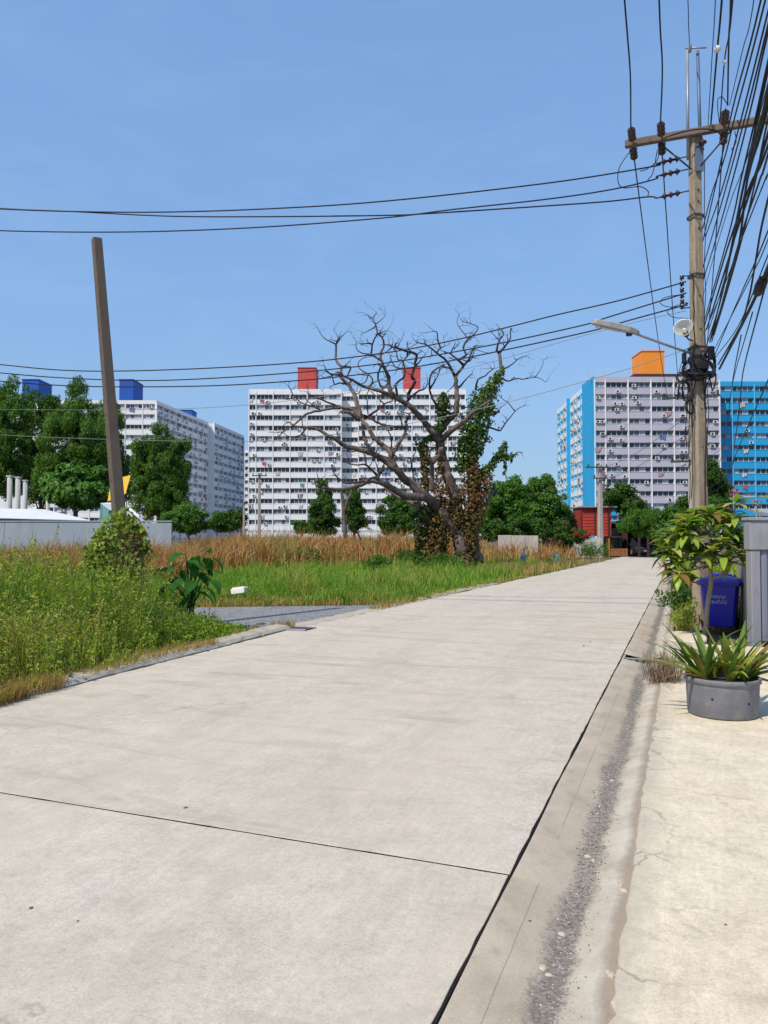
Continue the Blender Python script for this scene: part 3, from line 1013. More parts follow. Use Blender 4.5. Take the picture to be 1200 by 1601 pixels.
def tree(name, label, base, macro, leafmat, nclump=90, nleaf=8750, clump_r=0.7, lsz=0.46, trunk_r=0.16, wr=0.45, group=None, up=0.5, droop=None, hollow=0.5, cat='tree'):
    """macro ellipsoids in coordinates relative to base"""
    t = empty(name, base, 0, label, cat, group)
    b = MB()
    tops = [Vector(c) for c, _ in macro]
    hi = max(p.z for p in tops)
    main = Vector((0, 0, -0.1))
    cen = Vector((sum(p.x for p in tops) / len(tops), sum(p.y for p in tops) / len(tops), hi * 0.75))
    pts = [main, main.lerp(cen, 0.35) + Vector((random.uniform(-.1, .1), random.uniform(-.1, .1), 0)) * hi * 0.08, main.lerp(cen, 0.7) + Vector((random.uniform(-.1, .1), 0, 0)) * hi * 0.06, cen]
    P = catmull(pts, 4)
    b.tube(P, [trunk_r * (1.25 - 1.05 * i / (len(P) - 1)) for i in range(len(P))], 7, wob=0.08)
    for c_, r_ in macro:
        c_ = Vector(c_)
        st = P[min(len(P) - 2, max(2, int(len(P) * min(0.85, max(0.2, (c_.z - r_[2]) / max(hi, .1))))))]
        for q in range(3):
            e = c_ + Vector((random.uniform(-.6, .6) * r_[0], random.uniform(-.6, .6) * r_[1], random.uniform(-.3, .6) * r_[2]))
            m_ = st.lerp(e, 0.5) + Vector((0, 0, 0.12 * (e - st).length))
            b.tube(catmull([st, m_, e], 4), [trunk_r * (0.5 - 0.42 * i / 8) for i in range(9)], 5)
    b.build('trunk', M['bark'], t)
    V = crown_cloud(macro, nclump, nleaf, clump_r, lsz, wr, up, droop, hollow)
    link('crown', quads_mesh('crown', V, leafmat), t)
    return t


def tree_px(name, label, bpx, Y, ells, leafmat, dY=None, **k):
    """ells: (px, py, rx_px, ry_px) ellipses seen at depth Y; real depth = rx"""
    base = Vector(((bpx - CX) * Y / FPX, Y, -0.08))
    macro = []
    for i, (px, py, rx, ry) in enumerate(ells):
        off = random.uniform(-0.5, 0.5) * rx * Y / FPX
        c_ = at(px, py, Y + off) - base
        rxm, rym = rx * Y / FPX, ry * Y / FPX
        macro.append(((c_.x, c_.y, c_.z), (rxm, rxm * 0.9, rym)))
    return tree(name, label, base, macro, leafmat, **k)


GL = 'trees behind the grey wall'
tree_px('feathery_tree', 'tall feathery tree at the left edge of the picture behind the white roof', 18, 66, [(8, 690, 34, 70), (14, 622, 14, 30), (38, 640, 16, 40), (-20, 650, 40, 60), (20, 745, 50, 40)], M['leaf_euc'], nclump=333, nleaf=37733, clump_r=0.46, lsz=0.29, group=GL, wr=0.30, droop=1.6, up=0.0, hollow=0.35, trunk_r=0.2)
tree_px('feathery_tree', 'tallest feathery tree with a pointed top left of the leaning pole', 118, 64, [(120, 622, 13, 36), (116, 655, 22, 40), (98, 695, 40, 55), (142, 660, 12, 34), (140, 700, 32, 50), (110, 745, 58, 40)], M['leaf_euc'], nclump=364, nleaf=41506, clump_r=0.46, lsz=0.29, group=GL, wr=0.30, droop=1.6, up=0.0, hollow=0.35, trunk_r=0.2)
tree_px('feathery_tree', 'feathery tree between two taller ones, nearly hidden, left of the leaning pole', 62, 74, [(58, 672, 42, 56), (66, 636, 24, 30), (84, 650, 18, 34), (60, 740, 44, 44)], M['leaf_deep'], nclump=211, nleaf=22640, clump_r=0.51, lsz=0.32, group=GL, wr=0.30, droop=1.6, up=0.0, hollow=0.35)
tree_px('feathery_tree', 'feathery tree partly hidden by the leaning pole', 178, 70, [(165, 690, 32, 52), (172, 650, 20, 30), (180, 750, 38, 42)], M['leaf_euc'], nclump=211, nleaf=22640, clump_r=0.48, lsz=0.30, group=GL, wr=0.30, droop=1.6, up=0.0, hollow=0.35)
tree_px('feathery_tree', 'broad feathery tree just right of the leaning pole', 246, 62, [(252, 700, 20, 36), (218, 718, 18, 44), (282, 716, 16, 36), (252, 740, 42, 44), (250, 775, 46, 36)], M['leaf_euc'], nclump=364, nleaf=42765, clump_r=0.41, lsz=0.27, group=GL, wr=0.30, droop=1.6, up=0.0, hollow=0.35, trunk_r=0.18)
tree_px('round_leaf_tree', 'bright round leafed tree above the end of the white roof', 118, 54, [(110, 745, 28, 20), (150, 750, 18, 18), (88, 758, 18, 16), (120, 772, 45, 20)], M['leaf_bright'], nclump=103, nleaf=9187, clump_r=0.41, lsz=0.35, group=GL, wr=0.7, up=0.9, hollow=0.75)
tree_px('low_shrub', 'low bright shrub at the right end of the grey wall', 300, 48, [(285, 815, 30, 20), (320, 812, 22, 18), (300, 800, 22, 12), (268, 802, 14, 10)], M['leaf_mid'], nclump=90, nleaf=9187, clump_r=0.30, lsz=0.18, trunk_r=0.06, cat='shrub')
GM = 'trees in front of the white block'
tree_px('slender_tree', 'slender dark green tree standing in the dry field before the white block', 505, 74, [(506, 775, 13, 22), (503, 800, 20, 26), (506, 820, 24, 18)], M['leaf_deep'], nclump=112, nleaf=11375, clump_r=0.41, lsz=0.28, group=GM, wr=0.4)
tree_px('slender_tree', 'narrow dark tree right of the slender one, behind the bare forked trunk', 553, 80, [(552, 785, 11, 22), (556, 812, 14, 22)], M['leaf_deep'], nclump=90, nleaf=8750, clump_r=0.41, lsz=0.30, group=GM, wr=0.4)
tree_px('bushy_tree', 'bushy green tree between the white block and the vine curtain', 622, 76, [(610, 800, 18, 30), (640, 800, 20, 30), (622, 820, 32, 18)], M['leaf_deep'], nclump=135, nleaf=13125, clump_r=0.45, lsz=0.29, group=GM)
tree_px('bushy_tree', 'small low bush at the foot of the white block left of the slender tree', 468, 90, [(466, 824, 9, 9), (478, 826, 8, 8)], M['leaf_mid'], nclump=45, nleaf=3062, clump_r=0.33, lsz=0.28, trunk_r=0.06, group=GM, cat='shrub')
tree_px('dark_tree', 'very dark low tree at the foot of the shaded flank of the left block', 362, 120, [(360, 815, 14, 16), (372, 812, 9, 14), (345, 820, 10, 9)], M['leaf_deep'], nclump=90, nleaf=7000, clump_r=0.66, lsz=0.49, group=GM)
GR = 'trees right of the bare tree'
tree_px('round_tree', 'round green tree directly right of the vine covered trunk', 792, 60, [(790, 785, 32, 34), (806, 770, 24, 22), (775, 815, 34, 26)], M['leaf_mid'], nclump=202, nleaf=20781, clump_r=0.41, lsz=0.24, group=GR)
tree_px('round_tree', 'taller round green tree left of the red clad building', 848, 64, [(846, 770, 24, 26), (862, 790, 26, 28), (838, 812, 34, 26), (872, 815, 24, 26)], M['leaf_mid'], nclump=213, nleaf=21875, clump_r=0.41, lsz=0.25, group=GR)
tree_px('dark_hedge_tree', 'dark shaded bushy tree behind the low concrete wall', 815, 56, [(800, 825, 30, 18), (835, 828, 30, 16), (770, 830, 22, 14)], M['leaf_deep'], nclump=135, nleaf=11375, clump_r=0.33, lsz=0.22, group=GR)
GE = 'trees at the end of the road'
tree_px('layered_tree', 'dark layered tree rising behind the red clad building', 972, 66, [(965, 768, 22, 14), (985, 795, 28, 18), (955, 790, 14, 10), (1000, 820, 34, 18)], M['leaf_deep'], nclump=180, nleaf=18593, clump_r=0.41, lsz=0.24, group=GE, hollow=0.4)
tree_px('drooping_tree', 'drooping green tree overhanging the dark carport at the road end', 1048, 57, [(1003, 812, 28, 13), (985, 822, 18, 9), (1028, 815, 22, 14), (1012, 828, 24, 8)], M['leaf_mid'], nclump=180, nleaf=17500, clump_r=0.31, lsz=0.20, group=GE, droop=1.2, wr=0.3)
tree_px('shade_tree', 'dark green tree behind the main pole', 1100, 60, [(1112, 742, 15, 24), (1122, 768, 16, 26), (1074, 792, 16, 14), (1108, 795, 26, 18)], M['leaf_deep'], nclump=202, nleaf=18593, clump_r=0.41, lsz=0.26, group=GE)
tree_px('shade_tree', 'low dark tree behind the flowering shrub and the carport', 1060, 50, [(1055, 815, 24, 22), (1040, 835, 22, 16)], M['leaf_deep'], nclump=112, nleaf=10937, clump_r=0.33, lsz=0.22, group=GE)

# bougainvillea by the pale wall at the road end
M['pink'] = foliage('pink_bracts', [(0.45, 0.10, 0.12), (0.55, 0.20, 0.20), (0.42, 0.25, 0.22)], 0.3)
M['red_bract'] = foliage('red_bracts', [(0.45, 0.01, 0.03), (0.60, 0.02, 0.04)], 0.3)
bo = tree_px('bougainvillea', 'faded pink flowering shrub against the pale wall by the red clad building', 880, 58, [(880, 835, 18, 22), (870, 850, 14, 14), (905, 838, 16, 8)], M['leaf_deep'], nclump=60, nleaf=3750, clump_r=0.3, lsz=0.23, trunk_r=0.05, cat='shrub')
bb = bo.location
mac = [(tuple(at(880, 832, 57.6) - bb), (0.8, 0.7, 0.9)), (tuple(at(870, 850, 57.6) - bb), (0.6, 0.6, 0.5))]
link('blossom', quads_mesh('blossom', crown_cloud(mac, 24, 420, 0.25, 0.11, 0.8), M['pink']), bo)
mac = [(tuple(at(900, 830, 57.4) - bb), (0.35, 0.4, 0.3)), (tuple(at(913, 838, 57.4) - bb), (0.6, 0.3, 0.15))]
tag(link('blossom', quads_mesh('blossom', crown_cloud(mac, 12, 260, 0.2, 0.11, 0.8), M['red_bract']), bo), 'deep red blossom')

# thin bare forked trunk in the dry field
ft = empty('bare_sapling', ((540 - CX) * 66 / FPX, 66, -0.08), 0, 'thin grey forked trunk without leaves standing in the dry field', 'tree')
M['deadwood'] = concrete('bleached_dead_bark', (0.27, 0.205, 0.165), (0.18, 0.13, 0.108), (0.055, 0.040, 0.036), 0.85, 0.6, 1.5, 0.5,
                         lambda nt, v, c: mixc(nt, ramp(nt, noise(nt, v, 0.55, 4, 0.6), [(0.42, 0.0), (0.6, 0.45)]), mixc(nt, ramp(nt, noise(nt, N_(nt, 'ShaderNodeMapping', {'Vector': v, 'Scale': (1, 1, 0.45)}).outputs[0], 9.0, 4, 0.7), [(0.40, 0.75), (0.60, 0.0)]), c, (0.045, 0.033, 0.030)), (0.10, 0.075, 0.065)))
M['deadtwig'] = paint('dark_dead_twigs', (0.050, 0.034, 0.034), 0.9, 0.25, 1.2, (0.15, 0.11, 0.09), 0.5)
b = MB()
def rel(pts, Y, o): return [tuple(at(x, y, Y) - o.location) for x, y in pts]
b.tube(catmull(rel([(540, 842), (538, 810), (535, 780), (533, 765)], 66, ft), 4), [0.22 - 0.008 * i for i in range(13)], 6)
b.tube(catmull(rel([(538, 800), (542, 785), (548, 772), (550, 766)], 66, ft), 4), [0.16 - 0.008 * i for i in range(13)], 5)
b.build('trunk', M['deadwood'], ft)
fw = empty('fallen_branch', ((565 - CX) * 45 / FPX, 45, 0), 0, 'dark broken branch sticking out of the dry grass', 'branch')
b = MB()
b.tube(catmull(rel([(585, 862), (566, 856), (563, 842), (558, 830)], 45, fw), 4), [0.05] * 13, 5)
b.tube(catmull(rel([(566, 856), (553, 862), (548, 866)], 45, fw), 4), [0.03] * 9, 5)
b.build('stem', M['deadtwig'], fw)

# ------------------------------------------------------------------ the big dead tree
TY = 37.0
dt = empty('dead_tree', ((720 - CX) * TY / FPX, TY, -0.08), 0, 'large leafless dead tree with spreading bare branches beside the road', 'tree')
# each chain: points in photo pixels, width at start and end (pixels), depth slope
CH = [
 ([(721, 893), (722, 870), (722, 852), (719, 835), (718, 815), (713, 797), (712, 780), (702, 753), (695, 730), (690, 710), (687, 690)], 27, 13, 0.0),
 ([(737, 885), (736, 850), (737, 827), (740, 777), (737, 735), (740, 702), (743, 677), (748, 650), (757, 622), (767, 607), (777, 590), (783, 578), (780, 552)], 26, 5, 0.25),
 ([(716, 835), (705, 826), (695, 810), (683, 793), (673, 782), (662, 773), (643, 757), (633, 750), (617, 732), (600, 720), (580, 708), (557, 702), (537, 696), (522, 685), (513, 681), (493, 670), (463, 667), (452, 660)], 19, 2, -0.35),
 ([(662, 777), (638, 776), (617, 766), (597, 755), (580, 752), (563, 758), (550, 762), (533, 765), (515, 764), (503, 762)], 13, 3, -0.6),
 ([(655, 790), (640, 784), (622, 776), (600, 762)], 8, 4, 0.5),
 ([(588, 750), (595, 738), (600, 728)], 5, 4, 0.1),
 ([(590, 748), (587, 742), (572, 727), (555, 727), (537, 722)], 4, 1.5, -0.4),
 ([(572, 727), (571, 716), (568, 708)], 3, 2, 0.2),
 ([(588, 747), (567, 753), (543, 755), (532, 750), (525, 744)], 6, 2, 0.3),
 ([(617, 730), (611, 715), (610, 706), (596, 695), (583, 682), (575, 668), (563, 655), (552, 641), (530, 637), (500, 642), (478, 648), (462, 662), (443, 675), (430, 688)], 9, 1.5, 0.3),
 ([(563, 656), (545, 645), (532, 643)], 8, 3, -0.3),
 ([(500, 641), (490, 636), (473, 631), (460, 620), (452, 606)], 3, 1.5, 0.3),
 ([(460, 622), (448, 624), (438, 622)], 2, 1, 0.3),
 ([(530, 637), (520, 632), (505, 626), (493, 622), (483, 617)], 4, 1.5, -0.3),
 ([(478, 668), (470, 680), (455, 683), (446, 680)], 3, 1, -0.3),
 ([(563, 655), (560, 638), (555, 623), (552, 613), (543, 600), (533, 590), (533, 575), (525, 563), (525, 548), (525, 538)], 8, 3, 0.4),
 ([(525, 538), (520, 536), (508, 530), (501, 522), (498, 517)], 2.5, 0.8, -0.2),
 ([(525, 538), (528, 530), (535, 525), (542, 519)], 2.5, 0.8, 0.3),
 ([(529, 530), (526, 523), (522, 518)], 1.5, 0.7, 0.1),
 ([(533, 587), (513, 583), (507, 572)], 4, 1.2, -0.3),
 ([(543, 600), (530, 599), (523, 601), (518, 587), (511, 580)], 3, 1.2, 0.3),
 ([(534, 573), (548, 575), (543, 588), (549, 597)], 3.5, 2, 0.2),
 ([(538, 573), (543, 568), (547, 564)], 2, 1, 0.2),
 ([(686, 690), (678, 678), (667, 665), (655, 650), (642, 637), (633, 630), (613, 620), (598, 613), (578, 607), (563, 602), (552, 595), (537, 588)], 12, 3, -0.5),
 ([(615, 620), (608, 607), (608, 590), (600, 575), (595, 563), (595, 553), (600, 540), (597, 528), (590, 522), (587, 508), (580, 497)], 7, 1.2, -0.3),
 ([(594, 563), (580, 555), (565, 552), (557, 545), (557, 535)], 3.5, 1, 0.4),
 ([(580, 555), (582, 538), (590, 522)], 3, 2.2, -0.2),
 ([(582, 538), (570, 537), (562, 537)], 2, 0.8, 0.3),
 ([(590, 522), (598, 519), (605, 517)], 2, 0.9, 0.3),
 ([(588, 510), (580, 515), (568, 521)], 2, 0.9, -0.3),
 ([(587, 507), (596, 500), (602, 494)], 1.6, 0.8, 0.3),
 ([(581, 498), (585, 493), (588, 489)], 1.2, 0.7, 0.1),
 ([(595, 572), (590, 588), (593, 600), (598, 608)], 3, 2.5, 0.6),
 ([(608, 592), (604, 602), (598, 608)], 2, 2, 0.4),
 ([(577, 607), (582, 595), (575, 585), (562, 577), (560, 567), (567, 560)], 3, 1, 0.4),
 ([(575, 587), (571, 597), (563, 601)], 2, 1.5, 0.4),
 ([(613, 618), (608, 600), (603, 582), (597, 572)], 5, 3, 0.3),
 ([(620, 617), (619, 600), (632, 588), (630, 565), (622, 562), (618, 547), (613, 542)], 4, 1.8, 0.5),
 ([(638, 624), (640, 613), (648, 598), (643, 587), (648, 572), (650, 555), (637, 550), (618, 543)], 5.5, 3, -0.5),
 ([(637, 550), (636, 557), (630, 565)], 2.5, 2, 0.2),
 ([(620, 545), (623, 540), (625, 535)], 2, 1, 0.2),
 ([(613, 542), (608, 541)], 2, 1, 0.0),
 ([(648, 574), (656, 565), (665, 553)], 3, 1, 0.3),
 ([(630, 577), (617, 573), (610, 558)], 2.5, 1, -0.4),
 ([(636, 630), (640, 622), (652, 613), (663, 608), (666, 604)], 5, 2, 0.4),
 ([(612, 712), (619, 700), (627, 688), (635, 670), (634, 657), (640, 647)], 7.5, 3, 0.5),
 ([(634, 668), (620, 668), (600, 664), (585, 658), (572, 650)], 5, 3, 0.6),
 ([(628, 666), (627, 658), (625, 652)], 3, 1.5, 0.2),
 ([(582, 709), (576, 698), (571, 690), (568, 678), (566, 662)], 6.5, 5, -0.3),
 ([(569, 655), (588, 643), (600, 632), (612, 627)], 4.5, 2, 0.5),
 ([(600, 632), (592, 624), (586, 618)], 2.5, 1.2, 0.3),
 ([(575, 648), (574, 632), (573, 618), (577, 609)], 2.5, 1.5, 0.2),
 ([(610, 708), (612, 693), (610, 680), (603, 670)], 3, 1.5, -0.2),
 ([(613, 709), (622, 716), (632, 720)], 3, 1.5, -0.4),
 ([(687, 690), (684, 680), (693, 667), (707, 650), (713, 643), (714, 620), (713, 607), (712, 588)], 12, 6, 0.1),
 ([(712, 590), (698, 565), (683, 553), (667, 540), (650, 535)], 5, 1.5, -0.4),
 ([(682, 552), (688, 545), (695, 541)], 3, 1.2, 0.3),
 ([(688, 544), (684, 530), (683, 520), (677, 518)], 3, 1.3, -0.2),
 ([(667, 541), (665, 536), (664, 531)], 2, 1, 0.0),
 ([(713, 588), (725, 572), (732, 563), (738, 548), (741, 541)], 5.5, 2, 0.4),
 ([(725, 572), (716, 563), (703, 553), (695, 551)], 4.5, 1.8, -0.3),
 ([(704, 553), (709, 542), (711, 538)], 3, 1.2, 0.2),
 ([(709, 546), (715, 540), (718, 536)], 2, 0.9, 0.3),
 ([(716, 563), (728, 555), (724, 543), (732, 530), (741, 522), (747, 512), (735, 506), (723, 503)], 4, 0.9, 0.4),
 ([(732, 530), (738, 528), (742, 527)], 2, 1, 0.2),
 ([(735, 507), (734, 498)], 1, 0.6, 0.2),
 ([(731, 530), (724, 520), (715, 508), (715, 498), (718, 491)], 1.8, 0.7, 0.3),
 ([(730, 566), (736, 562), (741, 550)], 3, 1.5, 0.5),
 ([(714, 608), (725, 597), (731, 590), (738, 584)], 3.5, 1.3, 0.4),
 ([(711, 600), (704, 608), (697, 615)], 2, 1, -0.4),
 ([(686, 696), (690, 688), (707, 672), (727, 657), (738, 647), (752, 636), (767, 625)], 11, 3, -0.6),
 ([(706, 648), (697, 643), (687, 640), (678, 628), (673, 615), (671, 598), (675, 583), (684, 576), (692, 571)], 5, 1.8, -0.6),
 ([(672, 608), (683, 590), (688, 577), (695, 575)], 2.5, 1, 0.3),
 ([(780, 552), (776, 547), (780, 533), (787, 522), (780, 513)], 4.5, 1.3, -0.2),
 ([(781, 551), (790, 540), (797, 530), (798, 513)], 4, 1.5, 0.3),
 ([(779, 532), (774, 526), (769, 521)], 2, 1, -0.2),
 ([(784, 578), (794, 574), (802, 568), (812, 560), (819, 557)], 3.5, 1, 0.4),
 ([(785, 592), (794, 596), (806, 592), (818, 593), (836, 590), (846, 593), (852, 598)], 3, 0.8, 0.3),
 ([(836, 590), (845, 577), (850, 563)], 1.5, 0.7, 0.4),
 ([(743, 610), (747, 594), (758, 588), (764, 582), (771, 577)], 4, 1.5, -0.5),
 ([(752, 667), (768, 669), (781, 673), (788, 664), (795, 655), (805, 643), (811, 638), (818, 635)], 4, 1, 0.3),
 ([(805, 643), (798, 635), (795, 631), (784, 623)], 2, 1, -0.2),
 ([(760, 652), (770, 647), (779, 642)], 3, 1.5, 0.4),
 ([(740, 757), (753, 738), (767, 727), (780, 712), (786, 702), (791, 690)], 13, 4, 0.3),
 ([(784, 714), (794, 714), (804, 711)], 6, 3, 0.2),
 ([(786, 716), (790, 730), (788, 742)], 3, 1.5, 0.2),
 ([(757, 795), (762, 783), (771, 768), (772, 757)], 7, 4, 0.6),
 ([(674, 768), (675, 745), (674, 723), (667, 714)], 9, 5, -0.4),
 ([(674, 724), (681, 717), (687, 712), (689, 700)], 8, 7, -0.3),
 ([(722, 853), (715, 852), (710, 855)], 9, 5, -0.4),
 ([(652, 762), (645, 740), (643, 722), (650, 705)], 3, 1.5, 0.7),
]
def twig(mb, p, along, L, r0, depth):
    d = (along * 0.6 + Vector((random.uniform(-1, 1), random.uniform(-1, 1), random.uniform(-0.6, 0.75)))).normalized()
    pts = [p]
    for i in range(3):
        d = (d + Vector((random.uniform(-.55, .55), random.uniform(-.55, .55), random.uniform(-.5, .45)))).normalized()
        pts.append(pts[-1] + d * L / 3)
    mb.tube(pts, [r0, r0 * 0.8, r0 * 0.55, 0.006], 4)
    if depth > 0 and L > 0.3:
        for q in range(random.choice((1, 1, 2))):
            twig(mb, pts[random.choice((1, 2, 3))], d, L * random.uniform(0.45, 0.75), r0 * 0.6, depth - 1)


placed = []      # (px, py, depth offset)
chains3 = []
for ci, (pts, w0, w1, sl) in enumerate(CH):
    if ci == 0: y0 = 0.0
    elif ci == 1: y0 = 0.25
    else:
        y0 = min(placed, key=lambda q: (q[0] - pts[0][0]) ** 2 + (q[1] - pts[0][1]) ** 2)[2]
    acc = 0.0
    P3, wid = [], []
    tot = sum(math.dist(pts[i], pts[i + 1]) for i in range(len(pts) - 1))
    for i, p in enumerate(pts):
        if i: acc += math.dist(pts[i - 1], p)
        off = y0 + sl * acc * TY / FPX + (0.12 * math.sin(acc * 0.11 + ci) if i else 0)
        placed.append((p[0], p[1], off))
        P3.append(at(p[0], p[1], TY + off))
        wid.append((w0 + (w1 - w0) * (acc / tot) ** 0.8) * TY / FPX * 0.52)
    chains3.append((P3, wid))
    big = w0 >= 8
    b = MB()
    S = catmull([p - dt.location for p in P3], 5 if big else 4)
    n_ = len(S)
    rad = [float(np.interp(i / (n_ - 1) * (len(wid) - 1), range(len(wid)), wid)) for i in range(n_)]
    S = [p + Vector((random.gauss(0, 1), random.gauss(0, 1), random.gauss(0, 1))) * (r_ * (0.10 if big else 0.2)) for p, r_ in zip(S, rad)]
    if ci < 2: rad = [r_ * (1 + 0.5 * max(0, 1 - i / (n_ * 0.12))) for i, r_ in enumerate(rad)]
    b.tube(S, rad, 10 if big else 6, wob=0.05 if big else 0.06)
    # short side spurs and fine twigs grown off this limb
    tw = MB()
    for q in range(int(tot / (20 if not big else 40)) + (2 if w1 < 3.2 else 0)):
        j = n_ - 1 if q < (2 if w1 < 3.2 else 0) else random.randrange(2, n_)
        if ci < 2 and j < n_ * 0.75: continue
        along = (S[j] - S[j - 1]).normalized()
        twig(tw, S[j], along, random.uniform(0.3, 0.8), min(rad[j] * 0.7, 0.034), 1)
    if tw.v: tag(tw.build('twigs', M['deadtwig'], dt), kind='stuff')
    b.build('trunk' if ci < 2 else ('limb' if big else 'branch'), M['deadwood'] if w0 >= 6.5 else M['deadtwig'], dt)

# climbers on the dead tree
M['vine_green'] = foliage('green_vine_leaves', [(0.035, 0.085, 0.014), (0.06, 0.13, 0.02), (0.10, 0.18, 0.035), (0.12, 0.16, 0.03)], 0.3)
M['vine_brown'] = foliage('withered_vine_leaves', [(0.19, 0.070, 0.025), (0.24, 0.12, 0.040), (0.12, 0.060, 0.028), (0.20, 0.17, 0.04), (0.07, 0.045, 0.025)], 0.25)


def vine_along(paths, Y0, orig, leaf=0.2, dens=7.0, off=0.0):
    """paths: (pixel points, radius px) -> leaf quads hugging a tube of that radius"""
    out = []
    for pts, rads in paths:
        P = [at(x, y, Y0 + off) - orig for x, y in pts]
        for i in range(len(P) - 1):
            L = (P[i + 1] - P[i]).length
            r0, r1 = rads[i] * Y0 / FPX, rads[i + 1] * Y0 / FPX
            n = int(dens * L * (r0 + r1) * 3.14 / (leaf * leaf * 2.2))
            t = rng.uniform(0, 1, n)
            d = unit(rng.normal(size=(n, 3)) * np.array([1, 1, 0.5]))
            lump = 0.75 + 0.5 * rng.uniform(0, 1, n) ** 2 + 0.25 * np.sin(t * 9 + i)
            rr = (r0 + (r1 - r0) * t) * lump * rng.uniform(0.5, 1.0, n) ** 0.5
            a, c_ = np.array(P[i]), np.array(P[i + 1])
            C = a[None] + (c_ - a)[None] * t[:, None] + d * rr[:, None]
            out.append(leaf_quads(C, d + rng.normal(size=(n, 3)) * 0.6 + np.array([0, 0, 0.35]), leaf, leaf * 0.75, droop=0.6))
    return np.concatenate(out)


vg = empty('climbing_vine', (dt.location.x + 0.4, TY, -0.08), 0, 'green and rust brown climber wrapping the dead tree and hanging in a curtain', 'vine')
og = vg.location
green = [([(745, 690), (743, 660), (757, 622), (767, 607), (777, 592), (784, 578)], [20, 22, 20, 15, 11, 5]),
         ([(722, 735), (725, 710), (728, 690), (735, 670)], [11, 15, 15, 14]),
         ([(690, 660), (692, 640), (694, 625), (692, 614)], [9, 11, 9, 3]),
         ([(667, 690), (680, 680), (690, 665)], [10, 9, 8]),
         ([(655, 690), (663, 705), (668, 735), (667, 760)], [8, 9, 8, 7]),
         ([(742, 760), (754, 742), (768, 728), (780, 713), (790, 693)], [9, 8, 8, 8, 5]),
         ([(782, 716), (795, 714), (803, 711)], [6, 6, 4]),
         ([(788, 716), (790, 730), (788, 742)], [3, 3, 2]), ([(798, 714), (799, 726)], [2, 1.5]),
         ([(740, 730), (738, 712), (742, 695)], [8, 10, 14]),
         ([(765, 640), (770, 648), (778, 643)], [4, 4, 3]), ([(752, 668), (754, 690), (752, 712)], [5, 4, 2]),
         ([(668, 795), (664, 830), (662, 880)], [14, 16, 16]), ([(684, 800), (688, 840), (686, 880)], [12, 12, 12]), ([(735, 800), (734, 840), (733, 870)], [10, 9, 8])]
brown = [([(733, 880), (734, 850), (736, 820), (738, 790), (737, 760), (738, 735), (737, 715)], [11, 14, 18, 22, 20, 13, 8]),
         ([(674, 884), (676, 850), (680, 820), (688, 800), (698, 785)], [22, 23, 22, 18, 11]),
         ([(660, 884), (660, 850), (664, 815), (668, 790)], [9, 10, 10, 6]),
         ([(702, 840), (708, 815), (712, 795), (716, 775)], [12, 14, 14, 10]),
         ([(745, 800), (753, 775), (756, 755), (765, 742)], [10, 12, 11, 8]),
         ([(685, 790), (690, 770), (700, 760)], [10, 12, 8]),
         ([(680, 770), (686, 745), (690, 720), (686, 705)], [5, 6, 5, 6]), ([(664, 770), (664, 720), (660, 695)], [6, 6, 6])]
link('green_leaves', quads_mesh('green_leaves', vine_along(green, TY, og, 0.18, 8.5, -0.15), M['vine_green']), vg)
link('withered_leaves', quads_mesh('withered_leaves', vine_along(brown, TY, og, 0.15, 6.5, -0.25), M['vine_brown']), vg)
b = MB()
for pts, rads in green[:4] + brown[:4]:
    b.tube(catmull([at(x, y, TY - 0.15) - og for x, y in pts], 3), 0.035, 5)
for q in range(26):
    x = random.uniform(652, 705); y0_ = random.uniform(775, 800)
    b.tube([at(x, y0_, TY - 0.2 + random.uniform(-.4, .4)) - og, at(x + random.uniform(-5, 5), (y0_ + 880) / 2, TY - 0.2) - og, at(x + random.uniform(-6, 6), 888, TY - 0.2) - og], [0.015, 0.02, 0.02], 4)
b.build('stem', M['deadtwig'], vg)
# ------------------------------------------------------------------ weeds and grass (uncountable)
LO = np.array(lo); HI = np.array(hi)
def lane_lo(X): return np.interp(X, LO[::-1, 0], LO[::-1, 1])
def lane_hi(X): return np.interp(X, HI[::-1, 0], HI[::-1, 1])


M['weed'] = foliage('weed_leaves', [(0.08, 0.18, 0.016), (0.20, 0.36, 0.026), (0.33, 0.50, 0.042), (0.50, 0.60, 0.09)], 0.48, psc=0.8, patch=(0.48, 0.40, 0.12), patch_amt=0.65, pth=(0.48, 0.62))
M['weed_stem'] = foliage('weed_stalks', [(0.14, 0.17, 0.05), (0.22, 0.20, 0.08), (0.30, 0.24, 0.12)], 0.2)
M['grass'] = foliage('fresh_grass', [(0.10, 0.25, 0.018), (0.18, 0.36, 0.03), (0.28, 0.46, 0.05)], 0.4, psc=0.55, patch=(0.44, 0.38, 0.10), patch_amt=0.8, pth=(0.47, 0.62))
M['dry'] = foliage('dry_grass', [(0.26, 0.088, 0.032), (0.43, 0.18, 0.06), (0.54, 0.30, 0.12), (0.36, 0.13, 0.045), (0.62, 0.46, 0.24)], 0.25, psc=0.34, patch=(0.34, 0.33, 0.09), patch_amt=0.75, pth=(0.50, 0.60))
M['yellow'] = foliage('yellowing_grass', [(0.36, 0.27, 0.08), (0.28, 0.27, 0.06), (0.46, 0.31, 0.12), (0.42, 0.20, 0.08)], 0.35)


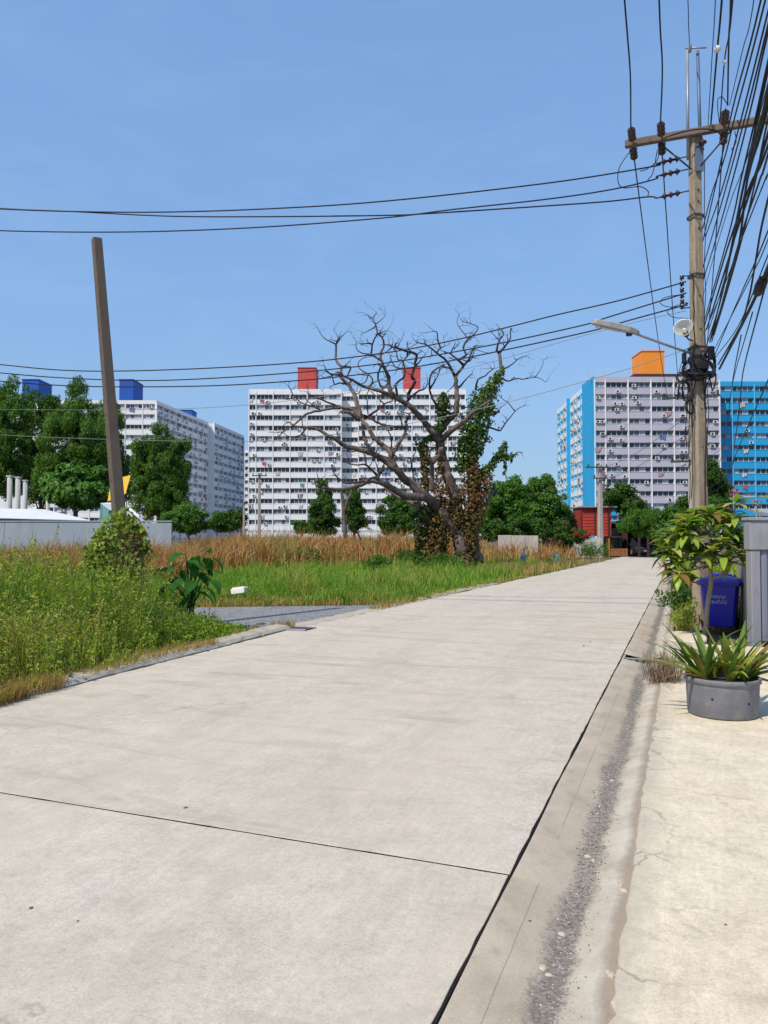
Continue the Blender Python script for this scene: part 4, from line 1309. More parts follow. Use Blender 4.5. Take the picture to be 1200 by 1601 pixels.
def weeds(P, H, nl, L, W, matname, stem=True, name='weeds', lab='', spread=0.22):
    N = len(P)
    lean = rng.normal(size=(N, 3)) * np.array([spread, spread, 0])
    t = rng.uniform(0.1, 1.0, (N, nl)) ** 0.75
    ax = np.array([0, 0, 1.0]) + lean
    pos = P[:, None] + ax[:, None] * (H[:, None] * t)[:, :, None]
    side = rng.normal(size=(N, nl, 3)) * np.array([1, 1, 0.35])
    side = side / np.linalg.norm(side, axis=2, keepdims=True)
    pos = pos + side * (L * 0.9) * (1.25 - t)[:, :, None]
    C = pos.reshape(-1, 3)
    Nn = rng.normal(size=C.shape) * 0.9 + np.array([0, 0, 0.45]) + side.reshape(-1, 3) * 0.4
    V = leaf_quads(C, Nn, np.full(len(C), L), np.full(len(C), W))
    t_ = np.linspace(0, 1, 2)
    a = rng.uniform(0, np.pi, N)
    sd = np.stack([np.cos(a), np.sin(a), a * 0], 1) * 0.0035
    top = P + ax * (H * 1.05)[:, None]
    S = np.stack([P - sd, P + sd, top + sd * 0.4, top - sd * 0.4], 1)
    return V, S


# near weed bank left of the kerb, in front of the side lane
n = 19000
s_ = rng.uniform(-1.5, 9.2, n); d_ = rng.uniform(0.0, 1, n) ** 1.0 * 8.5
X, Y = RO.x + (-(wl(s_) + 0.16 + d_)) * CA + s_ * SA, RO.y + (wl(s_) + 0.16 + d_) * SA + s_ * CA
edge = lane_lo(X) - 0.15 - Y
keep = (edge > 0) & (Y > 4.5) & (X > -13)
X, Y, d_, edge = X[keep], Y[keep], d_[keep], edge[keep]
H = 0.16 + 0.82 * np.clip(d_ / 1.5, 0, 1) ** 0.8
H *= np.where(X > -5, 0.30 + 0.70 * np.clip(edge / 1.9, 0, 1), 0.55 + 0.45 * np.clip(edge / 1.2, 0, 1))
lumps = np.clip(vnoise(X, Y, 2.6) * 2.1 - 0.55, 0, 1.25)
H *= 0.20 + 0.92 * lumps + 0.30 * vnoise(X, Y, 0.9, 6) + 0.35 * rng.uniform(-1, 1, len(X)) ** 3
H *= np.clip(0.35 + (-2.2 - X) * 0.45, 0.2, 1.0)
dens = np.clip(0.25 + d_ * 1.3, 0, 1) * np.clip(-0.15 + 1.6 * vnoise(X, Y, 2.6), 0.1, 1)
keep = rng.uniform(0, 1, len(X)) < dens
X, Y, H, d_ = X[keep], Y[keep], H[keep], d_[keep]
P = np.stack([X, Y, np.full(len(X), -0.06)], 1)
wr_ = empty('weed_bank', (-6, 10, 0), 0)
V1, S1 = weeds(P, H, 17, 0.066, 0.023, 'weed')
Pw = np.array(wr_.location)
tag(link('foliage', quads_mesh('foliage', V1 - Pw, M['weed']), wr_), kind='stuff')
tag(link('stalks', quads_mesh('stalks', S1 - Pw, M['weed_stem']), wr_), kind='stuff')
gi = rng.choice(len(P), 14000)
Pg = P[gi] + rng.normal(size=(14000, 3)) * np.array([0.12, 0.12, 0])
Bg = grass_blades(Pg, 0.10 + H[gi] * 1.05, 0.010, 0.8)
tag(link('blades', blades_mesh('blades', Bg - Pw, M['grass']), wr_), kind='stuff')
# dead brown stalks standing among them
di = rng.choice(len(P), 420)
Pd = P[di] + rng.normal(size=(420, 3)) * np.array([0.1, 0.1, 0])
Vd, Sd = weeds(Pd, H[di] * 1.1 + 0.12, 9, 0.05, 0.016, '')
tag(link('dead_stalks', quads_mesh('dead_stalks', np.concatenate([Vd, Sd]) - Pw, M['vine_brown']), wr_), kind='stuff')
tag(wr_, 'bank of tall tangled green weeds left of the kerb', kind='stuff')

# yellowed creeping grass spilling over the kerb at the near left
n = 9000
s_ = rng.uniform(-2.5, 8.4, n); d_ = rng.normal(0.18, 0.16, n)
spill = np.where(s_ < 2.6, -0.16 * vnoise(s_, s_ * 0, 2.5), 0.08)
d_ = np.maximum(d_ + spill, spill + 0.02)
X, Y = RO.x + (-(wl(s_) + d_)) * CA + s_ * SA, RO.y + (wl(s_) + d_) * SA + s_ * CA
k_ = (vnoise(X, Y, 2.2, 4) > np.where(s_ < 2.2, 0.18, 0.46)) & (Y > 4)
P = np.stack([X, Y, np.full(n, 0.0)], 1)[k_]
B = grass_blades(P, np.full(len(P), 0.15), 0.008, 1.1, lean=(0.35, -0.2, 0))
s2 = rng.uniform(-3, 2.75, 5200); d2 = np.abs(rng.normal(0, 0.26, 5200)) - 0.20 * vnoise(s2, s2 * 0, 3.1) * np.clip((2.9 - s2) / 1.2, 0, 1)
P2 = np.stack([RO.x - (wl(s2) + d2) * CA + s2 * SA, RO.y + (wl(s2) + d2) * SA + s2 * CA, np.full(5200, 0.01)], 1)
B = np.concatenate([B, grass_blades(P2, np.full(5200, 0.20), 0.009, 1.2, lean=(0.45, -0.25, 0))])
tag(link('kerb_grass', blades_mesh('kerb_grass', B, M['yellow'])), 'yellowed grass creeping over the left kerb', kind='stuff')

# fresh grass between the side lane and the dry field
def sample_far(n, Y0, Y1, u0, u1, pw=1.0):
    Yv = 1.0 / (1.0 / Y1 + (1.0 / Y0 - 1.0 / Y1) * rng.uniform(0, 1, n)) if pw == 1 else Y0 + (Y1 - Y0) * rng.uniform(0, 1, n)
    return Yv * rng.uniform(u0, u1, n), Yv


X, Y = sample_far(120000, 16.8, 48, -0.62, 0.32)
x_, s_ = to_road(X, Y)
off = -x_ - wl(s_)
ok = (off > 0.05 + 0.22 * vnoise(X, Y, 1.5)) & ((Y > lane_hi(X) + 0.1 + 0.25 * vnoise(X, Y, 2)) | (X > 0.5)) & (Y < 33 + 20 * vnoise(X, Y, .45, 7))
X, Y, off = X[ok], Y[ok], off[ok]
P = np.stack([X, Y, np.full(len(X), -0.08)], 1)
H = (0.06 + 0.62 * np.clip(vnoise(X, Y, 1.9, 1) * 1.6 - 0.3, 0, 1) + 0.16 * vnoise(X, Y, 0.5, 4)) * np.clip(0.35 + off * 0.5, 0.3, 1) * np.clip(0.5 + (Y - lane_hi(X)) * 0.35, 0.5, 1.0)
fo_ = gp(376, 934, -0.02)
kp = ~((np.abs(X - fo_.x) < 0.42) & (Y > fo_.y - 1.6) & (Y < fo_.y + 0.3))
P, H, Y = P[kp], H[kp], Y[kp]
B = grass_blades(P, H, 0.009 + 0.0006 * Y, 1.1)
tag(link('green_grass', blades_mesh('green_grass', B, M['grass'])), 'fresh green grass between the side lane and the dry field', kind='stuff')
# yellowish fringe at the lane edge and right of the dead tree
X, Y = sample_far(42000, 16.8, 50, -0.30, 0.30)
x_, s_ = to_road(X, Y); off = -x_ - wl(s_)
ed = Y - lane_hi(X)
ok = (off > 0.02) & (((ed > -0.05) & (ed < 0.5 + 1.4 * vnoise(X, Y, 1.2, 2))) | ((X > 0.13 * Y) & (Y > 30) & (vnoise(X, Y, 0.5) > 0.45)) | (off < 0.35))
X, Y = X[ok], Y[ok]
B = grass_blades(np.stack([X, Y, np.full(len(X), -0.08)], 1), np.where(Y > 30, 0.55, 0.22), 0.010 + 0.0007 * Y, 0.9)
tag(link('straw_grass', blades_mesh('straw_grass', B, M['yellow'])), 'straw coloured grass along the lane edge and right of the dead tree', kind='stuff')

# tall rust coloured dry grass of the vacant field
X, Y = sample_far(250000, 20, 130, -0.62, 0.27)
x_, s_ = to_road(X, Y); off = -x_ - wl(s_)
u = X / Y
ys_ = np.interp(u, [-0.62, -0.34, -0.24, -0.1, 0.05, 0.12, 0.3], [20.5, 21, 27, 36, 39, 41, 44]) - 4 + 12 * vnoise(X, Y, 0.6, 3)
ok = (Y > ys_) & (off > 2.5) & ~((u > 0.04) & (u < 0.12) & (Y < 46)) & ((u < 0.13) | (Y < 58)) & (Y < np.interp(u, [-0.62, -0.27, -0.24], [44, 44, 200]))
X, Y, u = X[ok], Y[ok], u[ok]
cl = np.clip(0.55 * vnoise(X, Y, 0.45, 5) + 0.75 * vnoise(X, Y, 1.15, 9) - 0.15, 0, 1)
kp = rng.uniform(0, 1, len(X)) < 0.25 + 1.3 * np.clip(cl - 0.3, 0, 1)
X, Y, u, cl = X[kp], Y[kp], u[kp], cl[kp]
H = np.interp(u, [-0.5, -0.26, -0.18], [0.80, 0.86, 1.2]) * (0.30 + 1.35 * cl + 0.55 * vnoise(X, Y, 1.3, 8) + 0.5 * rng.uniform(0, 1, len(X)) ** 6) * np.where(u > 0.1, 0.75, 1.0)
B = grass_blades(np.stack([X, Y, np.full(len(X), -0.1)], 1), H, 0.014 + 0.0008 * Y, 0.85)
tag(link('dry_grass', blades_mesh('dry_grass', B, M['dry'])), 'tall rust coloured dry grass filling the vacant field', kind='stuff')
# darker weeds standing in the dry field
dwg = 'dark weed tufts in the field'
for i, (px, Yd, w_, h_, lab) in enumerate([(482, 39, 0.9, 1.0, 'dark green weed tuft before the dry grass, left of the bare sapling'), (635, 41, 0.8, 0.9, 'dark green weed tuft at the left foot of the vine curtain'),
                                          (590, 34, 0.5, 0.8, 'small dark weed standing alone in the fresh grass'), (690, 35.2, 1.3, 0.9, 'leafy green weed at the foot of the vine curtain'),
                                          (925, 57, 1.4, 1.2, 'green weed bush before the pale wall at the road end')]):
    o = empty('weed_tuft', ((px - CX) * Yd / FPX, Yd, -0.08), 0, lab, 'plant', dwg)
    n = 130
    Pp = np.stack([rng.normal(0, w_ * 0.4, n), rng.normal(0, w_ * 0.4, n), np.zeros(n)], 1)
    V1, S1 = weeds(Pp, h_ * rng.uniform(0.5, 1.1, n), 10, 0.15, 0.07, '')
    link('foliage', quads_mesh('foliage', V1, M['leaf_mid']), o)
    link('stalks', quads_mesh('stalks', S1, M['weed_stem']), o)

# weeds on the right verge round the pole foot
n = 5200
xl_ = rng.uniform(0.50, 2.6, n); s_ = rng.uniform(9.3, 24, n)
kp = (xl_ > 0.5 + 0.25 * vnoise(s_, s_ * 0, 2)) & ~((np.abs(xl_ - 0.80) < 0.36) & (np.abs(s_ - 9.25) < 0.7)) & ~((xl_ > 0.85) & (s_ < 11.3))
xl_, s_ = xl_[kp], s_[kp]
X, Y = RO.x + xl_ * CA + s_ * SA, RO.y - xl_ * SA + s_ * CA
P = np.stack([X, Y, np.full(len(X), -0.06)], 1)
H = (0.12 + 0.55 * np.clip((xl_ - 0.5) / 0.9, 0, 1)) * (0.6 + 0.8 * vnoise(X, Y, 1.6))
vw = empty('verge_weeds', (4.5, 14, 0), 0)
tag(vw, 'straw and green weeds on the right verge by the pole', kind='stuff')
V1, S1 = weeds(P, H, 9, 0.085, 0.028, '')
Pv = np.array(vw.location)
tag(link('foliage', quads_mesh('foliage', V1 - Pv, M['weed']), vw), kind='stuff')
gi = rng.choice(len(P), 7000)
B = grass_blades(P[gi] + rng.normal(size=(7000, 3)) * np.array([.08, .08, 0]), 0.12 + H[gi] * 0.9, 0.012, 0.9)
tag(link('blades', blades_mesh('blades', B - Pv, M['yellow']), vw), kind='stuff')

# ------------------------------------------------------------------ leaning pole with its mound of creepers
LY = 13.0
lp = empty('leaning_pole', gp(203, 986), 0, 'old brown concrete pole leaning left out of a mound of creepers', 'pole')
def pole_mesh(p0, p1, w0, w1, rot, ch=0.14, nring=9):
    d = (p1 - p0).normalized()
    u = d.cross(Vector((0, 1, 0))).normalized()
    w = d.cross(u)
    u, w = u * math.cos(rot) + w * math.sin(rot), -u * math.sin(rot) + w * math.cos(rot)
    b = MB(); rings = []
    for i in range(nring + 1):
        t = i / nring
        c_ = p0.lerp(p1, t); h = (w0 + (w1 - w0) * t) / 2; k = h * (1 - ch)
        rings.append([c_ + u * a + w * e for a, e in ((h, -k), (h, k), (k, h), (-k, h), (-h, k), (-h, -k), (-k, -h), (k, -h))])
    b.rings([r[::-1] for r in rings] if False else rings)
    return b, u, w, d
p1 = at(151, 374, LY + 0.35) - lp.location
b, uu, ww, dd = pole_mesh(Vector((0, 0, -0.3)), p1, 0.205, 0.148, R(38))
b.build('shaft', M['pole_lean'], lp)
face_n = max((uu, -uu, ww, -ww), key=lambda q: q.dot(Vector((-0.8, -0.6, 0))))
for i in range(12):
    t = 0.40 + 0.053 * i if i < 10 else 0.2 + 0.05 * (i - 10)
    c_ = Vector((0, 0, -0.3)).lerp(p1, t)
    h = (0.205 + (0.148 - 0.205) * t) / 2
    b = MB()
    b.lathe([(0.016, -0.02), (0.016, 0.003)], 8, mat=Matrix.Translation(c_ + face_n * h) @ face_n.to_track_quat('Z', 'Y').to_matrix().to_4x4())
    b.build('bolt_hole', M['dark'], lp)
cm = empty('creeper_mound', gp(196, 990), 0, 'mound of yellow green creepers smothering the foot of the leaning pole', 'vine')
oc = cm.location
gpaths = [([(192, 806), (188, 825), (184, 850), (182, 880), (186, 915)], [14, 30, 40, 40, 32]), ([(170, 830), (158, 860), (152, 890), (150, 920)], [14, 20, 22, 20]), ([(212, 822), (218, 850), (214, 880)], [12, 16, 17])]
link('foliage', quads_mesh('foliage', vine_along(gpaths, LY, oc, 0.095, 9.0, -0.25), foliage('creeper_leaves', [(0.13, 0.21, 0.02), (0.22, 0.31, 0.035), (0.34, 0.40, 0.06), (0.07, 0.14, 0.02)], 0.4)), cm)
bpaths = [([(205, 838), (200, 870), (198, 905), (200, 950)], [14, 20, 22, 20]), ([(178, 880), (180, 920)], [12, 14])]
link('withered_leaves', quads_mesh('withered_leaves', vine_along(bpaths, LY, oc, 0.085, 4.5, -0.46), M['vine_brown']), cm)
b = MB()
for q in range(34):
    x = random.uniform(165, 222); y0_ = random.uniform(815, 880)
    a_ = random.uniform(-.7, .3)
    b.tube(catmull([at(x, y0_, LY - 0.2 + a_) - oc, at(x + random.uniform(-14, 14), y0_ + 30, LY - 0.4 + a_) - oc, at(x + random.uniform(-24, 24), y0_ + random.uniform(60, 110), LY - 0.4 + a_) - oc], 4), 0.004, 4)
b.build('stem', M['deadtwig'], cm)

# big-leaved plant at the lane edge
M['bigleaf'] = foliage('broad_glossy_leaves', [(0.02, 0.085, 0.010), (0.03, 0.12, 0.014), (0.05, 0.17, 0.02)], 0.3, rough=0.6, spec=0.15)


def leaf_mesh(name, L, W, curve, fold, mat, n=6, shape=0.5, tip=0.0):
    """leaf growing along +x from the origin, bending down; 2 strips with a folded midrib"""
    b = MB()
    for i in range(n + 1):
        t = i / n
        an = curve * t
        x = L * (math.sin(an) / curve if abs(curve) > 1e-3 else t); z = -L * ((1 - math.cos(an)) / curve if abs(curve) > 1e-3 else 0)
        w = W * 0.5 * (math.sin(math.pi * t ** shape) ** 0.8 if 0 < t < 1 else tip * (1 - t))
        w = max(w, 0.002)
        b.v += [(x, -w, z + fold * w), (x, 0, z), (x, w, z + fold * w)]
    for i in range(n):
        k = i * 3
        b.face((k, k + 3, k + 4, k + 1), 0, True); b.face((k + 1, k + 4, k + 5, k + 2), 0, True)
    return b.mesh(name, mat)


BL = [leaf_mesh('leaf', 0.32 + 0.04 * i, 0.17 + 0.02 * i, 0.8 + 0.3 * i, 0.35, M['bigleaf'], 6, 0.75) for i in range(3)]
ep = empty('broad_leaf_plant', gp(296, 986), 0, 'dark broad leaved plant at the left end of the side lane', 'plant')
b = MB()
for (px, py) in [(322, 862), (305, 870), (290, 868), (280, 882), (300, 885), (325, 895), (312, 905), (288, 905), (302, 920), (276, 915), (318, 918), (268, 893), (296, 935), (310, 888), (282, 928), (330, 872), (318, 872), (298, 876), (290, 892), (306, 896), (326, 908), (272, 905), (300, 908), (286, 918), (312, 928), (264, 918), (278, 938)]:
    e = at(px, py, ep.location.y + random.uniform(-0.4, 0.4)) - ep.location
    b.tube(catmull([Vector((random.uniform(-.06, .06), random.uniform(-.06, .06), -0.05)), Vector((e.x * 0.3, e.y * 0.3, e.z * 0.6)), e], 4), [0.010] * 8 + [0.006], 5)
    rz = math.atan2(e.y, e.x) + random.uniform(-0.7, 0.7)
    link('leaf', random.choice(BL), ep, loc=e, rot=(random.uniform(-.4, .4), random.uniform(-0.5, 0.5), rz))
b.build('stalks', M['bigleaf'], ep)
# ------------------------------------------------------------------ main utility pole
PY = 14.0
PP = Vector(((1094 - CX) * PY / FPX, PY, 0))
RD = Vector((SA, CA, 0))                 # along the road, away
RL = Vector((-CA, SA, 0))                # to the left across the road
mp = empty('utility_pole', PP, 0, 'tall concrete utility pole with crossarm and cable coils beside the blue bin', 'pole')
top = at(1085, 214, PY) - PP
b, pu, pw_, pd = pole_mesh(Vector((0, 0, -0.3)), top, 0.245, 0.170, R(12), 0.22, 14)
b.build('shaft', M['pole'], mp)


def pax(t): return Vector((0, 0, -0.3)).lerp(top, t)


def pole_at_py(py):
    """point of the pole axis at that photo height"""
    z = at(1090, py, PY).z
    return pax((z + 0.3) / (top.z + 0.3))


pface = max((pu, -pu, pw_, -pw_), key=lambda q: q.dot(Vector((-0.3, -1, 0))))
for py in (255, 300, 318, 337, 360, 432, 465, 516, 640, 700):
    c_ = pole_at_py(py)
    b = MB(); b.lathe([(0.018, -0.02), (0.018, 0.0), (0.012, 0.016)], 7, mat=Matrix.Translation(c_ + pface * 0.100) @ pface.to_track_quat('Z', 'Y').to_matrix().to_4x4())
    b.build('bolt', M['steel_dark'], mp)
# crossarm across the road direction
ca = pole_at_py(217)
b = MB()
ax_m = Matrix((( -RL.x, RD.x, 0, ca.x), (-RL.y, RD.y, 0, ca.y), (0, 0, 1, ca.z), (0, 0, 0, 1)))   # local x = right, y = away
b.bbox(-1.22, 1.5, -0.20, -0.09, -0.02, 0.11, 0.012, mat=ax_m)
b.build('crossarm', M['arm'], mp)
for sx_ in (-1, 1):
    b = MB(); b.tube([ax_m @ Vector((sx_ * 0.62, -0.12, -0.02)), ax_m @ Vector((sx_ * 0.06, -0.12, -0.62))], 0.017, 5); b.build('arm_brace', M['steel_dark'], mp)
# two upright steel bars and the top bracket
for px0, py0, px1, py1, mt, r_ in ((1074, 80, 1075, 205, 'steel', 0.026), (1090, 80, 1095, 210, 'blue_steel', 0.030)):
    a0, a1 = at(px0, py0, PY - 0.05) - PP, at(px1, py1 + 45, PY - 0.05) - PP
    b = MB(); b.tube([a1, a0], r_, 6); b.build('mast', M[mt], mp)
b = MB(); b.tube([at(1071, 76, PY - 0.05) - PP, at(1104, 75, PY - 0.2) - PP], 0.016, 5); b.tube([at(1078, 82, PY - .1) - PP, at(1078, 70, PY - .1) - PP], 0.03, 6)
b.build('top_bracket', M['steel'], mp)
b = MB(); b.box(-0.07, 0.07, -0.02, 0.02, -0.4, 0.1, mat=Matrix.Translation(pole_at_py(240) + pface * 0.14)); b.build('mast_plate', M['blue_steel'], mp)


def insulator_string(parent, p, d, n=3, step=0.115, r=0.062, mat='insulator', hook=0.1):
    """disc string running from p along d; returns its end"""
    d = d.normalized()
    b = MB()
    T = Matrix.Translation(p) @ d.to_track_quat('Z', 'Y').to_matrix().to_4x4()
    b.lathe([(0.012, 0), (0.012, hook)], 6, 1, mat=T)
    for i in range(n):
        z = hook + i * step
        b.lathe([(0.022, z), (0.03, z + 0.02), (r, z + 0.05), (r * 0.98, z + 0.065), (0.03, z + 0.075), (0.018, z + step)], 10, 0, mat=T)
    b.lathe([(0.014, hook + n * step), (0.014, hook + n * step + 0.08)], 6, 1, mat=T)
    b.build('insulator', [M[mat], M['steel_dark']], parent)
    return p + d * (hook + n * step + 0.08)


ends_near, ends_far = [], []
for xr_ in (-1.08, -0.57, 0.50):
    p = ax_m @ Vector((xr_, -0.145, 0.05))
    ends_near.append(insulator_string(mp, p, -RD + Vector((0, 0, 0.10)), 3, 0.12, 0.075) + PP)
    ends_far.append(insulator_string(mp, p + Vector((0, 0, -0.03)), RD + Vector((0, 0, -0.12)), 3, 0.12, 0.075) + PP)
insulator_string(mp, ax_m @ Vector((0.12, -0.2, -0.05)), Vector((0.05, -0.1, -1)), 1, 0.12, 0.075)
left_ends = []
for py in (243, 263, 297):
    p = pole_at_py(py) + RL * 0.10
    left_ends.append(insulator_string(mp, p, at(1030, py + 12, PY + 0.15) - PP - p, 3, 0.115, 0.06, hook=0.16) + PP)
# jumpers looping under the arm
def loop_px(pts, Y, r=0.009):
    b = MB(); b.tube(catmull([at(x, y, Y) - PP for x, y in pts], 6), r, 5); b.build('jumper', M['cable'], mp)
loop_px([(985, 236), (968, 262), (966, 285), (975, 294), (1000, 292), (1013, 300), (1012, 308)], PY + 0.3)
loop_px([(1030, 225), (1027, 250), (1012, 264), (1000, 268)], PY + 0.2)
loop_px([(1027, 235), (1020, 270), (1012, 282)], PY + 0.2)
loop_px([(1040, 215), (1070, 206), (1100, 202), (1120, 206), (1126, 212)], PY - 0.3, 0.012)
loop_px([(1125, 200), (1121, 160), (1128, 152), (1137, 164)], PY - 0.3, 0.008)
loop_px([(1143, 235), (1150, 222), (1148, 205)], PY - 0.3, 0.008)
# rack of spool insulators on the left of the shaft
for py in (432, 442, 452, 461, 470, 478):
    p = pole_at_py(py) + RL * 0.26 + Vector((0, -0.03, 0))
    b = MB(); b.lathe([(0.03, -0.035), (0.045, -0.03), (0.03, 0), (0.045, 0.03), (0.03, 0.035)], 9, mat=Matrix.Translation(p)); b.build('spool_insulator', M['insulator'], mp)
b = MB(); b.tube([pole_at_py(428) + RL * 0.26, pole_at_py(482) + RL * 0.26], 0.012, 5)
for py in (430, 480): b.tube([pole_at_py(py) + RL * 0.26, pole_at_py(py) + RL * 0.08], 0.012, 5)
b.build('spool_rack', M['steel_dark'], mp)
# clamps, coils and tangled cable at the lamp height
for py in (340, 432, 545, 560, 578):
    c_ = pole_at_py(py)
    b = MB()
    h = 0.135 if py > 500 else 0.122
    b.rings([[c_ + pu * a + pw_ * e + Vector((0, 0, z)) for a, e in ((h, -h * .8), (h, h * .8), (h * .8, h), (-h * .8, h), (-h, h * .8), (-h, -h * .8), (-h * .8, -h), (h * .8, -h))] for z in (-0.025, 0.025)], cap=False)
    b.build('clamp_band', M['steel_dark'], mp)
def coil(px, py, rx, ry, Y, turns=4, r=0.012, tilt=0.3):
    c_ = at(px, py, Y) - PP
    pts = []
    for i in range(turns * 14 + 1):
        a = 2 * math.pi * i / 14
        k = 1 + 0.12 * math.sin(a * 1.3 + px) + random.uniform(-0.06, 0.06)
        pts.append(c_ + Vector((math.cos(a) * rx * k + random.gauss(0, .008), math.sin(a) * tilt * rx + random.uniform(-.03, .03), math.sin(a) * ry * k + random.gauss(0, .008))))
    b = MB(); b.tube(pts, r, 5); b.build('cable_coil', M['cable'], mp)
coil(1109, 565, 0.09, 0.24, PY - 0.15, 6, 0.015)
coil(1104, 577, 0.14, 0.16, PY - 0.20, 5, 0.014)
coil(1076, 578, 0.10, 0.15, PY - 0.15, 5, 0.013)
coil(1090, 583, 0.20, 0.07, PY - 0.18, 5, 0.014, 0.9)
coil(1071, 610, 0.05, 0.18, PY - 0.10, 4, 0.010)
coil(1078, 635, 0.06, 0.14, PY - 0.12, 4, 0.010)
coil(1064, 590, 0.07, 0.09, PY - 0.05, 3, 0.009)
for q in range(16):
    x0, y0_ = random.uniform(1066, 1112), random.uniform(545, 590)
    x1, y1_ = x0 + random.uniform(-16, 12), y0_ + random.uniform(15, 70)
    pts = [at(x0, y0_, PY - 0.17), at((x0 + x1) / 2 + random.uniform(-9, 9), (y0_ + y1_) / 2, PY - 0.22 + random.uniform(-.05, .05)), at(x1, y1_, PY - 0.17)]
    b = MB(); b.tube(catmull([p - PP for p in pts], 5), random.choice((0.006, 0.009, 0.012)), 5); b.build('loose_cable', M['cable'], mp)
for px, y0_, y1_ in ((1077, 600, 800), (1081, 560, 780), (1103, 590, 830), (1106, 600, 760), (1072, 640, 700), (1101, 250, 540), (1084, 430, 560)):
    pts = [at(px + random.uniform(-2, 2), y0_ + (y1_ - y0_) * i / 7, PY - 0.12) - PP for i in range(8)]
    b = MB(); b.tube(pts, 0.008, 5); b.build('riser_cable', M['cable'], mp)
for px, py, sx_, sz in ((1111, 552, 0.05, 0.12), (1098, 572, 0.10, 0.07), (1085, 590, 0.13, 0.06), (1069, 560, 0.03, 0.10)):
    b = MB(); b.bbox(-sx_, sx_, -0.05, 0.05, -sz, sz, 0.015, mat=Matrix.Translation(at(px, py, PY - 0.2) - PP)); b.build('splice_box', M['cable'], mp)

# street light on its arm
lt = empty('street_light', at(1078, 553, PY - 0.05), 0, 'grey street light head on a thin arm reaching left from the tall pole', 'street light')
ol = lt.location
b = MB(); b.tube(catmull([p - ol for p in (at(1080, 553, PY - 0.1), at(1040, 539, PY - 0.2), at(985, 519, PY - 0.3))], 5), 0.024, 8); b.build('arm', M['steel'], lt)
h0, h1 = at(927, 503, PY - 0.45) - ol, at(998, 519, PY - 0.3) - ol
dx_ = (h1 - h0).normalized(); up_ = Vector((0, 0, 1)); up_ = (up_ - dx_ * up_.dot(dx_)).normalized(); sd = dx_.cross(up_)
up_, sd = up_ * math.cos(0.25) + sd * math.sin(0.25), sd * math.cos(0.25) - up_ * math.sin(0.25)
b = MB(); rings = []
Lh = (h1 - h0).length
for t, hw_, hh, zo in ((0.0, 0.085, 0.03, 0.0), (0.03, 0.10, 0.05, 0.0), (0.3, 0.12, 0.062, 0.005), (0.75, 0.12, 0.062, 0.0), (0.93, 0.085, 0.045, -0.01), (1.0, 0.04, 0.03, -0.02)):
    c_ = h0 + dx_ * Lh * t + up_ * zo
    rings.append([c_ + sd * a * hw_ + up_ * e * hh for a, e in ((-1, -.6), (-.85, -1), (.85, -1), (1, -.6), (.9, .7), (.6, 1), (-.6, 1), (-.9, .7))])
b.rings(rings)
hd = b.build('lamp_head', paint('lamp_grey', (0.36, 0.35, 0.34), 0.5, 0.1, 6), lt)
b = MB(); c_ = h0 + dx_ * Lh * 0.40 - up_ * 0.064
b.rings([[c_ + dx_ * a + sd * e - up_ * k for a, e in ((-.2, -.09), (.2, -.09), (.2, .09), (-.2, .09))] for k in (0, 0.012)]); b.build('lens', M['insul_white'], hd)
b = MB(); b.bbox(-0.05, 0.05, -0.045, 0.045, -0.05, 0.04, 0.012, mat=Matrix.Translation(h1 - dx_ * 0.17 - up_ * 0.06)); b.build('clamp', M['steel_dark'], lt)
b = MB(); b.bbox(-0.04, 0.04, -0.04, 0.04, -0.06, 0.03, 0.012, mat=Matrix.Translation(h0 + dx_ * 0.1 - up_ * 0.03)); b.build('end_cap', M['insul_white'], lt)
# bowl lamp
bl = empty('bowl_lamp', at(1072, 522, PY - 0.15), 0, 'upturned translucent white bowl lamp on the left of the tall pole', 'lamp')
mw, nt, bs = newmat('frosted_bowl')
bs.inputs['Base Color'].default_value = (0.75, 0.75, 0.72, 1); bs.inputs['Roughness'].default_value = 0.3
tr = N_(nt, 'ShaderNodeBsdfTranslucent', {'Color': (0.8, 0.8, 0.76)})
mx = N_(nt, 'ShaderNodeMixShader', {0: 0.45}); nt.links.new(bs.outputs[0], mx.inputs[1]); nt.links.new(tr.outputs[0], mx.inputs[2])
nt.links.new(mx.outputs[0], nt.nodes['Material Output'].inputs['Surface'])
dz_ = (at(1062, 500, PY - 0.5) - at(1072, 522, PY - 0.15)).normalized()
T = dz_.to_track_quat('Z', 'Y').to_matrix().to_4x4()
b = MB(); b.lathe([(0.05, 0.02), (0.09, 0.07), (0.135, 0.14), (0.165, 0.21), (0.172, 0.225), (0.160, 0.21), (0.13, 0.14), (0.085, 0.075), (0.045, 0.03)], 24, cap=False, mat=T); b.build('bowl', mw, bl)
b = MB(); b.lathe([(0.03, -0.06), (0.05, -0.04), (0.055, 0.03), (0.03, 0.05)], 12, mat=T); b.build('socket', M['steel_dark'], bl)
b = MB(); b.lathe([(0.018, 0.04), (0.035, 0.08), (0.04, 0.13), (0.02, 0.16), (0.004, 0.17)], 12, mat=T); b.build('bulb', M['insul_white'], bl)
b = MB(); b.tube([Vector((0, 0, -0.05)), Vector((0.06, 0.03, -0.10)), Vector((0.16, 0.1, -0.10))], 0.014, 6); b.build('bracket', M['steel_dark'], bl)

# ------------------------------------------------------------------ overhead wires
def plane_pt(px, py, A, B):
    """where the sight line meets the upright plane through plan points A and B"""
    d = ray(px, py)
    ux, uy = B[0] - A[0], B[1] - A[1]
    den = d[0] * uy - d[1] * ux
    t = (A[0] * uy - A[1] * ux) / den
    return Vector((d[0] * t, d[1] * t, CAMH + d[2] * t))


